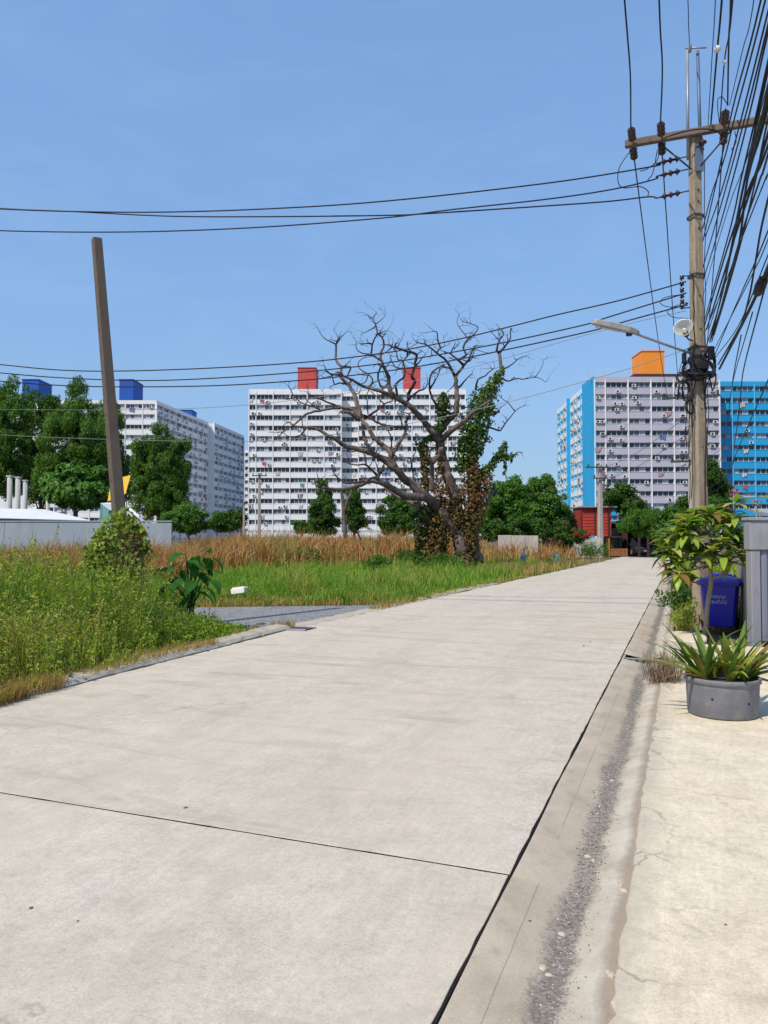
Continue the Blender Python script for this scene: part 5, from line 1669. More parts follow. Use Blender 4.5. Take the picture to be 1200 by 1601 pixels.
def wire(pts, r, label, group=None, mat='cable', n=7, name='overhead_wire'):
    pts = [Vector(p) for p in pts]
    o_ = pts[0].copy()
    b = MB(); b.tube([p - o_ for p in catmull(pts, n)], r, 5)
    o = b.build(name, M[mat], loc=o_)
    return tag(o, label, 'wire', group)


A0, A1 = (PP.x - 0.4, PY + 0.15), (-8.3, 16.6)
sets = [
 ('topmost of the three wires crossing the open sky to the left', [(1018, 261), (853, 287), (600, 315), (415, 327), (250, 332), (115, 331), (0, 327), (-160, 318)], left_ends[0]),
 ('crossing wire that ends lowest at the left edge of the sky', [(1022, 281), (954, 297), (853, 312), (707, 328), (600, 341), (400, 356), (200, 363), (0, 361), (-160, 352)], left_ends[1]),
 ('crossing wire joined to the lowest insulator string of the tall pole', [(1012, 308), (940, 316), (780, 327), (670, 334), (600, 337), (400, 339), (260, 338), (115, 331), (0, 326), (-160, 314)], left_ends[2])]
for i, (lab, pts, st) in enumerate(sets):
    A1b = (A1[0], A1[1] + 0.15 * i)
    wire([st] + [plane_pt(x, y, A0, A1b) for x, y in pts], 0.0145, lab, 'high wires crossing to the left')
B0, B1 = (PP.x - 0.3, PY + 0.05), (-9.6, 19.2)
sets = [
 ('upper of three slack wires passing before the dead tree', [(1070, 441), (1063, 443), (967, 470), (867, 493), (800, 510), (700, 534), (600, 552), (480, 566), (340, 575), (200, 580), (100, 579), (0, 570), (-150, 553)], 0.014),
 ('middle of three slack wires passing before the dead tree', [(1072, 458), (1060, 462), (947, 497), (917, 507), (800, 533), (700, 552), (600, 568), (480, 581), (340, 591), (224, 595), (100, 591), (0, 583), (-150, 568)], 0.014),
 ('lowest of three slack wires passing before the dead tree', [(1072, 474), (1067, 478), (987, 500), (927, 517), (800, 545), (700, 565), (600, 581), (480, 594), (340, 603), (200, 605), (100, 603), (0, 596), (-150, 582)], 0.014),
 ('thin pale service wire under the slack wires left of the tall pole', [(1072, 486), (1000, 502), (900, 528), (800, 557), (733, 575), (600, 605), (420, 630), (250, 640), (0, 640), (-150, 632)], 0.006),
 ('thin wire running down left past the orange tower', [(1075, 545), (1000, 571), (900, 600), (780, 632), (640, 662), (480, 684), (380, 690), (200, 688), (0, 680), (-150, 668)], 0.007)]
for i, (lab, pts, r_) in enumerate(sets):
    wire([plane_pt(x, y, B0, (B1[0], B1[1] + 0.1 * i)) for x, y in pts], r_, lab, 'lower wires crossing to the left', 'cable' if r_ > 0.01 else 'cable_pale')
# loops near the spool rack
for pts, lab in (([(1075, 478), (1045, 480), (1032, 474), (1040, 465), (1070, 460)], 'small slack jumper loop beside the spool insulators'), ([(1076, 498), (1052, 496), (1043, 488), (1052, 480), (1074, 473)], 'lower slack jumper loop above the bowl lamp')):
    wire([at(x, y, PY - 0.1) for x, y in pts], 0.007, lab, 'jumper loops by the spool rack')


def cable_near(pts, H0, H1, r, label, group=None, mat='cable', ystart=PY, extend=True):
    """cable from the pole towards and past the camera: first point at the pole, last point at the picture edge where it hangs at H1"""
    a = at(pts[0][0], pts[0][1], ystart)
    Ye = (H1 - CAMH) * FPX / (HZ - pts[-1][1])
    e = at(pts[-1][0], pts[-1][1], Ye)
    A, B_ = (a.x, a.y), (e.x, e.y)
    P = [a] + [plane_pt(x, y, A, B_) for x, y in pts[1:-1]] + [e]
    if extend:
        d = (e - a); d.z = 0; d.normalize()
        P += [e + d * 4 + Vector((0, 0, 0.02)), e + d * 10 + Vector((0, 0, 0.15))]
    return wire(P, r, label, group, mat)


GN = 'cables from the tall pole to the upper right'
def en_wire(i, pts, label, group):
    e = ends_near[i]
    A, B_ = (e.x, e.y), (e.x - RD.x, e.y - RD.y)
    Ps = [e]
    for x, y in pts:
        H = e.z - 0.12 * min(1.5, (190 - y) / 190.0)
        Yw = (H - CAMH) * FPX / (HZ - y)
        Ps.append(at(x, y, Yw))
    wire(Ps, 0.0135, label, group)


en_wire(0, [(985, 120), (980, 50), (976, 0), (962, -200), (935, -600)], 'leftmost of the overhead wires running up out of the picture', GN)
en_wire(1, [(1035, 110), (1032, 50), (1030, 0), (1023, -200), (1010, -600)], 'second overhead wire from the left, running up out of the picture', GN)
cable_near([(1078, 78), (1076, 40), (1075, 0)], 10.4, 10.2, 0.008, 'thin wire rising straight up from the mast top bracket', GN)
cable_near([(1106, 204), (1112, 100), (1118, 0)], 9.0, 8.6, 0.007, 'thin wire just left of the wire with the white ball', GN)
cable_near([(1110, 204), (1121, 77), (1128, 0)], 9.0, 8.6, 0.015, 'thick wire carrying the larger white ball', GN)
cable_near([(1137, 165), (1139, 60), (1142, 0)], 9.4, 8.7, 0.015, 'thick wire meeting the insulators right of the pole top', GN)
cable_near([(1124, 204), (1132, 97), (1139, 56), (1145, 0)], 9.0, 8.6, 0.011, 'wire carrying the smaller white ball', GN)
cable_near([(1140, 165), (1160, 80), (1178, 0)], 9.0, 8.0, 0.007, 'thin wire fanning out right of the pole top', GN)
BN = [([(1098, 378), (1116, 300), (1146, 165), (1189, 0)], 6.4, 0.0098), ([(1098, 358), (1113, 300), (1131, 251), (1150, 176), (1196, 0)], 6.6, 0.0098), ([(1102, 371), (1127, 300), (1154, 202), (1200, 19)], 6.5, 0.0098),
      ([(1100, 503), (1139, 365), (1158, 280), (1180, 187), (1200, 97)], 5.1, 0.0085), ([(1109, 535), (1130, 450), (1164, 280), (1189, 187), (1200, 142)], 4.9, 0.0122),
      ([(1111, 530), (1149, 407), (1168, 280), (1200, 155)], 4.9, 0.0122), ([(1116, 524), (1151, 405), (1181, 280), (1200, 187)], 4.9, 0.0085), ([(1100, 522), (1132, 446), (1160, 371), (1196, 280), (1206, 255)], 4.9, 0.0067),
      ([(1106, 520), (1134, 430), (1170, 275), (1200, 170)], 4.9, 0.0073), ([(1097, 470), (1110, 420), (1140, 320), (1170, 240), (1200, 130)], 5.3, 0.0049), ([(1104, 540), (1128, 462), (1160, 300), (1200, 110)], 5.1, 0.0098)]
BN += [([(1098, 440), (1120, 370), (1150, 262), (1178, 150), (1200, 52)], 5.8, 0.0089), ([(1098, 420), (1124, 330), (1160, 200), (1200, 40)], 6.0, 0.0089), ([(1100, 512), (1136, 390), (1172, 290), (1200, 228)], 5.1, 0.0118),
       ([(1112, 535), (1150, 395), (1186, 285), (1200, 242)], 4.9, 0.0098), ([(1104, 515), (1140, 400), (1150, 365), (1200, 210)], 4.95, 0.0128)]
NTH = ['highest', 'second highest', 'third highest', 'fourth highest', 'fifth highest', 'sixth highest', 'seventh highest', 'eighth highest', 'ninth highest', 'tenth highest', 'eleventh highest', 'twelfth highest', 'thirteenth highest', 'lowest but one', 'lowest']
low = sorted([q for q in BN if q[0][-1][0] >= 1200], key=lambda q: q[0][-1][1])
for q in BN:
    lab = ('left one of two black bundle cables leaving through the top edge near the corner' if q[0][-1][0] < 1192 else 'right one of two black bundle cables leaving through the top edge near the corner') if q[0][-1][0] < 1200 else 'black cable of the dense bundle, %s of those leaving the right edge' % NTH[low.index(q)]
    cable_near(q[0], 0, q[1], q[2], lab, GN)
CN = [([(1124, 575), (1153, 520), (1170, 467), (1181, 407), (1200, 312)], 4.5, 0.0105), ([(1115, 560), (1140, 500), (1162, 450), (1200, 361)], 4.5, 0.0075), ([(1124, 577), (1153, 520), (1181, 463), (1200, 418)], 4.35, 0.0195),
      ([(1117, 560), (1151, 514), (1180, 450), (1200, 399)], 4.4, 0.0068), ([(1122, 570), (1150, 522), (1178, 470), (1200, 430)], 4.35, 0.0120), ([(1113, 552), (1145, 490), (1175, 430), (1200, 375)], 4.45, 0.0060)]
low = sorted(CN, key=lambda q: q[0][-1][1])
for q in CN: cable_near(q[0], 0, q[1], q[2], 'black cable of the lower bundle from the pole coils, %s at the right edge' % NTH[low.index(q)], GN)
for px, py, r_, Yb, lab in ((1121, 77, 0.05, 11.0, 'larger white porcelain ball on a high wire'), (1132, 98, 0.03, 11.2, 'smaller white porcelain ball on a high wire')):
    b = MB(); b.lathe([(0.01, -r_), (r_ * .75, -r_ * .7), (r_, 0), (r_ * .75, r_ * .7), (0.01, r_)], 12)
    o = b.build('wire_ball', M['insul_white'], loc=at(px, py, Yb)); tag(o, lab, 'insulator')
sb_e = (4.35 - CAMH) * FPX / (HZ - 418)
sc_ = plane_pt(1188, 448, (at(1124, 577, PY).x, PY), (at(1200, 418, sb_e).x, sb_e))
sc2 = plane_pt(1180, 466, (at(1124, 577, PY).x, PY), (at(1200, 418, sb_e).x, sb_e))
d = sc_ - sc2
b = MB(); L_ = 0.55; b.lathe([(0.02, -L_ / 2), (0.055, -L_ * .4), (0.062, 0), (0.055, L_ * .4), (0.02, L_ / 2)], 12, mat=d.to_track_quat('Z', 'Y').to_matrix().to_4x4())
tag(b.build('splice_closure', M['cable'], loc=sc_), 'fat black splice closure on the lower cable bundle', 'cable joint')
# drops that run down and away behind the pole
_n = 0
P2P = Vector((14.85, 37.0, 0))
for pts, Ye, r_ in (([(1196, 446), (1162, 577), (1157, 620), (1148, 690), (1135, 745)], 26, 0.010), ([(1176, 488), (1145, 598), (1138, 650), (1128, 700)], 30, 0.007), ([(1158, 524), (1145, 594), (1134, 670), (1120, 730)], 30, 0.007), ([(1212, 570), (1200, 595), (1153, 702), (1128, 760)], 28, 0.009)):
    Y0_ = 8.0
    a, e = at(*pts[0], Y0_), at(*pts[-1], Ye)
    wire([a] + [plane_pt(x, y, (a.x, a.y), (e.x, e.y)) for x, y in pts[1:-1]] + [e, P2P + Vector((0.1, 0, e.z - 0.1))], r_, ['cable dropping past the turquoise wing from the splice closure', 'thin cable dropping past the turquoise wing, just right of the lilac corner', 'thin cable dropping along the lilac corner beside the tall pole', 'cable cutting the lower right of the turquoise wing'][_n], 'drops past the turquoise wing'); _n += 1
# wires running on along the road to the next pole
for i, (px, py, xo, lab) in enumerate(((1013, 480, -1.05, 'left of the two wires sagging from the crossarm down past the street light'), (1040, 480, -0.5, 'right of the two wires sagging from the crossarm down past the street light'), (1112, 330, 0.5, 'wire running from the right insulators down behind the tall pole'))):
    s0_ = ends_far[i]
    e = P2P + (-RL) * xo + Vector((0, 0, 8.3))
    A, B_ = (s0_.x, s0_.y), (e.x, e.y)
    wire([s0_, s0_.lerp(e, 0.33) - Vector((0, 0, 0.28)), s0_.lerp(e, 0.66) - Vector((0, 0, 0.28)), e], 0.013, lab, 'wires along the road')
for i, (z0, z1, xo) in enumerate(((5.2, 5.9, 0.0), (4.9, 5.6, 0.1), (6.2, 6.5, -0.15))):
    a = PP + Vector((-0.1 + 0.06 * i, 0.1, z0)); e = P2P + Vector((-0.15, 0, z1))
    wire([a, a.lerp(e, 0.5) - Vector((0, 0, 0.5)), e], 0.012, ['middle', 'lowest', 'highest'][i] + ' of three cables sagging along the road to the second pole', 'low cables along the road')


# farther utility poles
def far_pole(loc, h, w, label, arms, tilt=0.0, dirx=Vector((1, 0, 0)), mat='pole_far'):
    o = empty('utility_pole', loc, 0, label, 'pole', 'farther utility poles')
    t_ = Vector((tilt, 0, h))
    b, u_, w_, d_ = pole_mesh(Vector((0, 0, -0.3)), t_, w, w * 0.65, R(15), 0.2, 4)
    b.build('shaft', M[mat], o)
    T0 = Matrix((( dirx.x, -dirx.y, 0, 0), (dirx.y, dirx.x, 0, 0), (0, 0, 1, 0), (0, 0, 0, 1)))
    for (za, x0, x1, ins) in arms:
        b = MB(); b.bbox(x0, x1, -w * 0.9, -w * 0.55, za - 0.05, za + 0.05, 0.01, mat=T0)
        b.build('crossarm', M['steel_dark'], o)
        for xi in ins:
            b = MB(); b.lathe([(0.02, 0.05), (0.075, 0.10), (0.03, 0.15), (0.075, 0.20), (0.03, 0.26)], 8, mat=Matrix.Translation(T0 @ Vector((xi, -w * 0.72, za)))); b.build('insulator', M['insulator'], o)
    return o


far_pole(P2P, 8.6, 0.30, 'second utility pole half hidden just left behind the tall one', [(8.3, -1.3, 1.3, (-1.2, -0.5, 0.5, 1.2)), (5.2, -0.95, 0.1, (-0.85, -0.4))], 0, -RL)
p3 = Vector(((938 - CX) * 61 / FPX, 61, 0))
far_pole(p3, at(938, 727, 61).z, 0.40, 'white weathered utility pole in front of the red clad building', [(at(938, 731, 61).z, -1.2, 0.6, (-1.0, -0.3, 0.45)), (at(938, 748, 61).z, -0.6, 0.5, (-0.5, 0.4))])
p4 = Vector(((405 - CX) * 78 / FPX, 78, 0))
far_pole(p4, at(405, 740, 78).z, 0.38, 'grey utility pole in the dry field before the white block', [(at(405, 744, 78).z, -0.7, 0.8, (-0.6, 0.0, 0.7))])
p5 = Vector(((381 - CX) * 100 / FPX, 100, 0))
far_pole(p5, at(381, 782, 100).z, 0.30, 'shorter distant pole left of the one in the dry field', [(at(381, 786, 100).z, -0.5, 0.5, ())])
for i, (y0_, y1_, lab) in enumerate(((733, 662, 'upper faint wire rising right from the white weathered pole'), (751, 690, 'lower faint wire rising right from the white weathered pole'))):
    a, e = at(940, y0_, 61), at(1073, y1_ - 10, 37.2)
    wire([a, a.lerp(e, 0.5) - Vector((0, 0, 0.35)), e], 0.014, lab, 'faint far wires')
# ------------------------------------------------------------------ right side: wall, bin, planter, frangipani
WY = 11.5
M['greywall'] = paint('blue_grey_render', (0.27, 0.27, 0.30), 0.8, 0.2, 2.0, (0.12, 0.105, 0.10), 0.7, bumpamt=0.2, bsc=30, streak=True)
M['greysheet'] = paint('grey_sheet_metal', (0.21, 0.22, 0.29), 0.55, 0.2, 1.2, (0.09, 0.075, 0.07), 0.7, streak=True)
M['board'] = paint('weathered_board', (0.34, 0.29, 0.23), 0.85, 0.25, 2.0, (0.12, 0.09, 0.07), 0.6, streak=True)
wx = (1174 - CX) * WY / FPX
gw = empty('boundary_wall', (wx, WY, 0), 0, 'grey rendered wall with sheet panels at the right edge behind the planter', 'wall')
ztop = at(1180, 814, WY).z; zmid = at(1180, 860, WY).z
b = MB(); b.bbox(-0.02, 3.5, 0.0, 0.22, zmid, ztop, 0.012); b.build('lintel', M['greywall'], gw)
b = MB(); b.bbox(-0.04, 3.52, -0.03, 0.25, ztop, ztop + 0.05, 0.01); b.build('coping', M['greywall'], gw)
b = MB(); b.bbox(0.0, 0.14, 0.02, 0.20, -0.1, zmid - 0.002, 0.01); b.build('post', M['greywall'], gw)
x = 0.145
for i in range(11):
    b = MB(); w = 0.30
    b.rings([[(x + a, 0.075 + e, z) for a, e in ((0, 0.0), (0.05, -0.03), (0.10, -0.03), (0.13, 0.0), (w, 0.0), (w, 0.02), (0, 0.02))] for z in (0.03, zmid - 0.004)])
    b.build('sheet_panel', M['greysheet'], gw); x += w + 0.003
for i in range(9):
    b = MB(); s0_ = 0.25 + i * 0.30
    p0 = Vector((0.03, 0.1, 0)) + RD * s0_
    T = Matrix.Translation(p0) @ Matrix.Rotation(math.atan2(RD.y, RD.x), 4, 'Z')
    b.bbox(0.0, 0.292, -0.015, 0.015, 0.02, 1.55 + random.uniform(-.04, .04), 0.004, mat=T); b.build('side_board', M['board'], gw)
# low house roof beyond the wall
hs = empty('neighbour_house', at(1215, 838, 30), 0, 'low house with a grey roof peeping over the grey wall', 'house')
hs.location.z = 0
b = MB(); b.box(2.2, 8, 0, 5, 0, 2.0); b.build('wall', M['white'], hs)
zr_ = at(1200, 812, 30).z; zr2 = at(1200, 795, 30).z
b = MB(); b.rings([[(-0.3, -0.8, zr_), (9, -0.8, zr_), (9, -0.8, zr_ + .1), (-0.3, -0.8, zr_ + .1)], [(0.3, 3, zr2), (9, 3, zr2), (9, 3, zr2 + .1), (0.3, 3, zr2 + .1)]]); b.build('roof', M['roof_grey'], hs)

# blue wheelie bin
BY = 13.3
bloc = gp(1124, 980); bloc = Vector(((1124 - CX) * BY / FPX, BY, 0.0))
mblue, nt, bs = newmat('blue_plastic')
bs.inputs['Roughness'].default_value = 0.38
c = mixc(nt, ramp(nt, noise(nt, coords(nt), 3, 5), [(0.35, 0.0), (0.75, 0.5)]), (0.006, 0.010, 0.58), (0.05, 0.06, 0.40))
nt.links.new(c, bs.inputs['Base Color'])
bn = empty('wheelie_bin', bloc, R(-28), 'deep blue wheeled rubbish bin with white lettering beside the tall pole', 'bin')
b = MB()
def rr_(hx, hy, z, k=0.04, oy=0.0): return [(-hx + k, -hy + oy, z), (hx - k, -hy + oy, z), (hx, -hy + k + oy, z), (hx, hy - k + oy, z), (hx - k, hy + oy, z), (-hx + k, hy + oy, z), (-hx, hy - k + oy, z), (-hx, -hy + k + oy, z)]
b.rings([rr_(0.22, 0.22, 0.06), rr_(0.23, 0.23, 0.08), rr_(0.295, 0.29, 0.74), rr_(0.30, 0.295, 0.76), rr_(0.345, 0.335, 0.765), rr_(0.345, 0.335, 0.80), rr_(0.30, 0.3, 0.80)])
b.build('body', mblue, bn)
b = MB()
b.rings([rr_(0.365, 0.36, 0.79, 0.05), rr_(0.37, 0.365, 0.82, 0.05), rr_(0.30, 0.29, 0.865, 0.05, 0.02), rr_(0.16, 0.2, 0.905, 0.05, 0.06)])
b.build('lid', mblue, bn)
b = MB(); b.bbox(-0.20, 0.20, 0.30, 0.36, 0.90, 0.935, 0.01); b.bbox(-0.22, -0.18, 0.30, 0.36, 0.80, 0.93, 0.01); b.bbox(0.18, 0.22, 0.30, 0.36, 0.80, 0.93, 0.01); b.build('handle', mblue, bn)
for sx_ in (-1, 1):
    b = MB(); b.lathe([(0.03, -0.03), (0.10, -0.03), (0.105, 0), (0.10, 0.03), (0.03, 0.03)], 16, mat=Matrix.Translation((sx_ * 0.24, 0.22, 0.10)) @ Matrix.Rotation(R(90), 4, 'Y')); b.build('wheel', M['cable'], bn)
M['lettering'] = paint('white_lettering', (0.75, 0.75, 0.78), 0.6, 0.1)
for txt, z in (('เทศบาล', 0.545), ('ขยะทั่วไป', 0.455)):
    cu = bpy.data.curves.new('lettering', 'FONT'); cu.body = txt; cu.size = 0.082; cu.align_x = 'CENTER'; cu.extrude = 0.0012
    to = bpy.data.objects.new('tmp_text', cu); COL.objects.link(to)
    bpy.context.view_layer.update()
    me = bpy.data.meshes.new_from_object(to.evaluated_get(bpy.context.evaluated_depsgraph_get()))
    bpy.data.objects.remove(to)
    me.materials.clear(); me.materials.append(M['lettering'])
    yy = -(0.23 + (0.29 - 0.23) * (z + 0.04 - 0.08) / 0.66) - 0.004
    link('lettering', me, bn, loc=(-0.02, yy, z), rot=(R(90) - math.atan(0.06 / 0.66) * -1.0, 0, 0))

# frangipani
FY = 12.3
M['frangi'] = foliage('frangipani_leaves', [(0.13, 0.22, 0.025), (0.19, 0.28, 0.035), (0.28, 0.33, 0.06), (0.10, 0.19, 0.03)], 0.35, rough=0.4, spec=0.4)
M['frangi_stem'] = paint('frangipani_bark', (0.34, 0.27, 0.18), 0.8, 0.2, 8, (0.16, 0.13, 0.10), 0.5)
def tint_leaf(cols, nm): return foliage(nm, cols, 0.35, rough=0.4, spec=0.4)
FM = [tint_leaf([(0.15, 0.27, 0.025)] * 2, 'frangipani_leaf_green'), tint_leaf([(0.30, 0.40, 0.05)] * 2, 'frangipani_leaf_lime'), tint_leaf([(0.50, 0.48, 0.10)] * 2, 'frangipani_leaf_yellow'), tint_leaf([(0.08, 0.17, 0.025)] * 2, 'frangipani_leaf_dark'), tint_leaf([(0.25, 0.14, 0.05)] * 2, 'frangipani_leaf_rusty')]
FL = []
for i, mt in enumerate(FM):
    for q in range(2):
        FL.append(leaf_mesh('leaf', 0.30 + 0.07 * q, 0.098 + 0.016 * q, 0.5 + 0.5 * q, 0.25, mt, 5, 0.8))
fr = empty('frangipani', gp(1102, 995), 0, 'pale green frangipani with pink blossom in front of the blue bin and the pole', 'tree')
of = fr.location
def fpt(px, py, dy=0.0): return at(px, py, FY + dy) - of
b = MB()
limbs = [([(1102, 998), (1105, 950), (1111, 912), (1110, 890), (1115, 872), (1117, 862)], 0.042, 0.026, 0.0),
         ([(1110, 893), (1104, 884), (1084, 875), (1053, 881)], 0.024, 0.012, -0.25), ([(1116, 866), (1131, 855), (1143, 839), (1144, 821), (1147, 800), (1150, 784)], 0.024, 0.011, -0.1),
         ([(1111, 905), (1125, 900), (1131, 890), (1144, 873), (1164, 869), (1177, 862)], 0.022, 0.011, -0.3), ([(1116, 862), (1108, 835), (1098, 821), (1090, 805)], 0.022, 0.010, 0.2),
         ([(1116, 862), (1118, 840), (1112, 820), (1112, 803)], 0.020, 0.010, -0.2), ([(1112, 840), (1125, 824), (1134, 812), (1136, 803)], 0.018, 0.010, 0.3), ([(1084, 875), (1070, 860), (1056, 850), (1046, 842)], 0.018, 0.010, 0.1),
         ([(1104, 884), (1085, 890), (1070, 892), (1060, 898)], 0.018, 0.010, -0.5), ([(1098, 821), (1080, 815), (1065, 812)], 0.016, 0.009, 0.2), ([(1108, 835), (1085, 838), (1072, 836)], 0.016, 0.009, -0.4), ([(1070, 860), (1058, 868), (1045, 866)], 0.015, 0.009, -0.2),
         ([(1144, 840), (1156, 836), (1163, 830)], 0.014, 0.009, 0.1)]
tips = []
for pts, r0, r1, sl in limbs:
    n_ = len(pts)
    P = catmull([fpt(x, y, sl * i / (n_ - 1)) for i, (x, y) in enumerate(pts)], 4)
    b.tube(P, [r0 + (r1 - r0) * i / (len(P) - 1) for i in range(len(P))], 7, wob=0.06)
    if pts[0] != (1102, 998): tips.append((P[-1], P[-1] - P[-4], len(tips)))
b.build('trunk', M['frangi_stem'], fr)
FR_N = [0]
FR_X = []
def whorl(p, d, n, seeds, droop=0.4, sc=1.0):
    d = d.normalized()
    for i in range(n):
        az = 2.4 * i + random.uniform(-.3, .3)
        el = random.uniform(-0.35, 0.75) - droop * 0.4
        base = d * 0.3 + Vector((math.cos(az) * math.cos(el), math.sin(az) * math.cos(el), math.sin(el)))
        base.normalize()
        q = base.to_track_quat('X', 'Z')
        k = random.choices(range(5), seeds)[0]
        me_ = FL[k * 2 + random.randrange(2)]; lc = p - d * random.uniform(0, 0.07); s_ = random.uniform(0.75, 1.15) * sc
        FR_N[0] += 1
        if FR_N[0] > 296 and fr.name == 'frangipani':          # past the limit: into the one joined part
            FR_X.append((me_, k, Matrix.LocRotScale(lc, q, (s_, s_, s_)))); continue
        o = link('leaf', me_, fr, loc=lc)
        o.rotation_euler = q.to_euler(); o.scale = (s_, s_, s_)
for p, d, i in tips:
    whorl(p, d, 15, (4, 5, 3, 2, 1))
for px, py, dy, n_ in ((1062, 835, -0.2, 12), (1048, 858, -0.3, 11), (1075, 850, 0.1, 10), (1080, 905, -0.3, 9), (1060, 910, 0.0, 9), (1095, 805, -0.1, 11), (1120, 800, 0.1, 9), (1122, 880, -0.2, 7), (1050, 825, 0.2, 10), (1152, 850, 0.1, 9), (1166, 852, -0.1, 8), (1085, 825, -0.3, 9), (1070, 875, -0.4, 9), (1055, 890, -0.2, 9), (1100, 850, 0.2, 9), (1066, 820, 0.3, 9), (1108, 798, 0.3, 8), (1130, 845, 0.2, 8), (1140, 815, 0.1, 8), (1158, 838, 0.2, 9), (1128, 808, -0.2, 8), (1172, 845, 0.1, 7), (1148, 862, 0.2, 7), (1095, 865, -0.3, 8), (1042, 838, 0.0, 8), (1118, 825, -0.4, 7), (1136, 835, -0.3, 9), (1150, 825, 0.3, 9), (1122, 850, 0.3, 8), (1140, 880, 0.2, 8), (1165, 835, 0.3, 8), (1100, 812, 0.4, 8), (1078, 808, -0.2, 8)):
    whorl(fpt(px, py, dy), Vector((random.uniform(-.3, .3), random.uniform(-.3, .3), 1)), n_, (4, 5, 3, 3, 1))
for _ in range(26):
    px, py = random.uniform(1042, 1172), random.uniform(798, 885)
    if (px - 1108) ** 2 / 70 ** 2 + (py - 842) ** 2 / 48 ** 2 < 1:
        whorl(fpt(px, py, random.uniform(-0.45, 0.5)), Vector((random.uniform(-.4, .4), random.uniform(-.4, .4), 1)), 8, (4, 6, 4, 2, 0.6))
b = MB()
for me_, k, mt_ in FR_X:
    n0 = len(b.v); b.v += [tuple(mt_ @ v_.co) for v_ in me_.vertices]
    for p_ in me_.polygons: b.face([n0 + j for j in p_.vertices], k, True)
tag(b.build('leaves', FM, fr), kind='stuff')
M['petal'] = foliage('pink_petals', [(0.50, 0.07, 0.10), (0.60, 0.20, 0.20), (0.40, 0.05, 0.08)], 0.3)
for px, py, dy, s_ in ((1149, 772, -0.1, 1.1), (1137, 800, 0.2, 0.9), (1113, 827, -0.2, 0.8), (1077, 830, -0.3, 0.7), (1036, 880, -0.3, 0.9), (1129, 827, -0.1, 0.8)):
    n_ = 26
    dd_ = unit(rng.normal(size=(n_, 3)) + np.array([0, 0, 0.4]))
    V = leaf_quads(dd_ * 0.07 * s_, dd_ + rng.normal(size=(n_, 3)) * 0.5, np.full(n_, 0.055 * s_), np.full(n_, 0.032 * s_))
    link('blossom', quads_mesh('blossom', V, M['petal']), fr, loc=fpt(px, py, dy))
# frangipani of the neighbour, only its tip in the picture
f2 = empty('frangipani', (at(1230, 838, 13).x, 13, 0), 0, 'frangipani twig with one pink blossom above the grey wall at the right edge', 'tree')
o2 = f2.location
b = MB(); b.tube(catmull([Vector((0, 0, -0.05)), Vector((0.1, 0, 1.2)), at(1215, 815, 13) - o2, at(1205, 785, 13) - o2], 4), [0.04 - 0.002 * i for i in range(13)], 6)
b.tube(catmull([Vector((0.1, 0, 1.3)), at(1190, 812, 13) - o2, at(1182, 795, 13) - o2], 4), 0.012, 6); b.build('trunk', M['frangi_stem'], f2)
fr_, fr = fr, f2
whorl(at(1208, 778, 13) - o2, Vector((0, 0, 1)), 13, (4, 5, 4, 1, 0))
fr = fr_
n_ = 26; dd_ = unit(rng.normal(size=(n_, 3)) + np.array([0, 0, 0.4]))
link('blossom', quads_mesh('blossom', leaf_quads(dd_ * 0.07, dd_, np.full(n_, 0.055), np.full(n_, 0.032)), M['petal']), f2, loc=at(1182, 788, 13) - o2)
# dark shrub below the frangipani on the left
sh = empty('dark_shrub', gp(1062, 965), 0, 'dark leafy shrub under the left side of the frangipani', 'shrub')
V = crown_cloud([((0.0, 0.3, 0.42), (0.30, 0.4, 0.34)), ((0.22, 0.2, 0.3), (0.25, 0.3, 0.25)), ((0.45, 0.5, 0.75), (0.22, 0.25, 0.22))], 34, 1500, 0.13, 0.08, 0.5)
link('crown', quads_mesh('crown', V, M['leaf_deep']), sh)
b = MB()
for q in range(9): b.tube([Vector((random.uniform(-.05, .25), 0.25, -0.06)), Vector((random.uniform(-.2, .4), 0.3, 0.3)), Vector((random.uniform(-.25, .5), 0.3, 0.6))], [0.012, 0.009, 0.004], 5)
b.build('stem', M['bark'], sh)

# round grey planter with strap leaves
POY = 6.88
ploc = Vector(((1125 - CX) * POY / FPX, POY, 0.026))
M['pot'] = paint('grey_pot', (0.165, 0.165, 0.185), 0.7, 0.16, 5, (0.30, 0.27, 0.23), 0.55, bumpamt=0.12, bsc=40)
pt = empty('planter', ploc, 0, 'round grey pot with two drain holes on the cream apron', 'pot')
b = MB()
b.lathe([(0.285, 0.0), (0.292, 0.012), (0.303, 0.27), (0.305, 0.285), (0.318, 0.29), (0.320, 0.325), (0.312, 0.333), (0.296, 0.33), (0.290, 0.28)], 48, cap=True)
b.build('body', M['pot'], pt)
b = MB(); b.lathe([(0.289, 0.281), (0.2, 0.292), (0.05, 0.295)], 32); b.build('soil', paint('potting_soil', (0.06, 0.042, 0.03), 0.95, 0.3, 20, bumpamt=0.8, bsc=30), pt)
for px, py in ((1091, 1091), (1144, 1099)):
    az = math.asin(max(-1, min(1, (px - 1125) / 54.0)))
    zz = 0.17 if px < 1100 else 0.14
    nrm = Vector((math.sin(az), -math.cos(az), 0))
    b = MB(); b.lathe([(0.011, -0.02), (0.011, 0.0015)], 10, mat=Matrix.Translation(nrm * 0.2985 + Vector((0, 0, zz))) @ nrm.to_track_quat('Z', 'Y').to_matrix().to_4x4()); b.build('drain_hole', M['dark'], pt)
pl = empty('strap_leaf_plant', ploc + Vector((0, 0, 0.29)), 0, 'strap leaved plant with yellowing tips growing in the grey pot', 'plant')
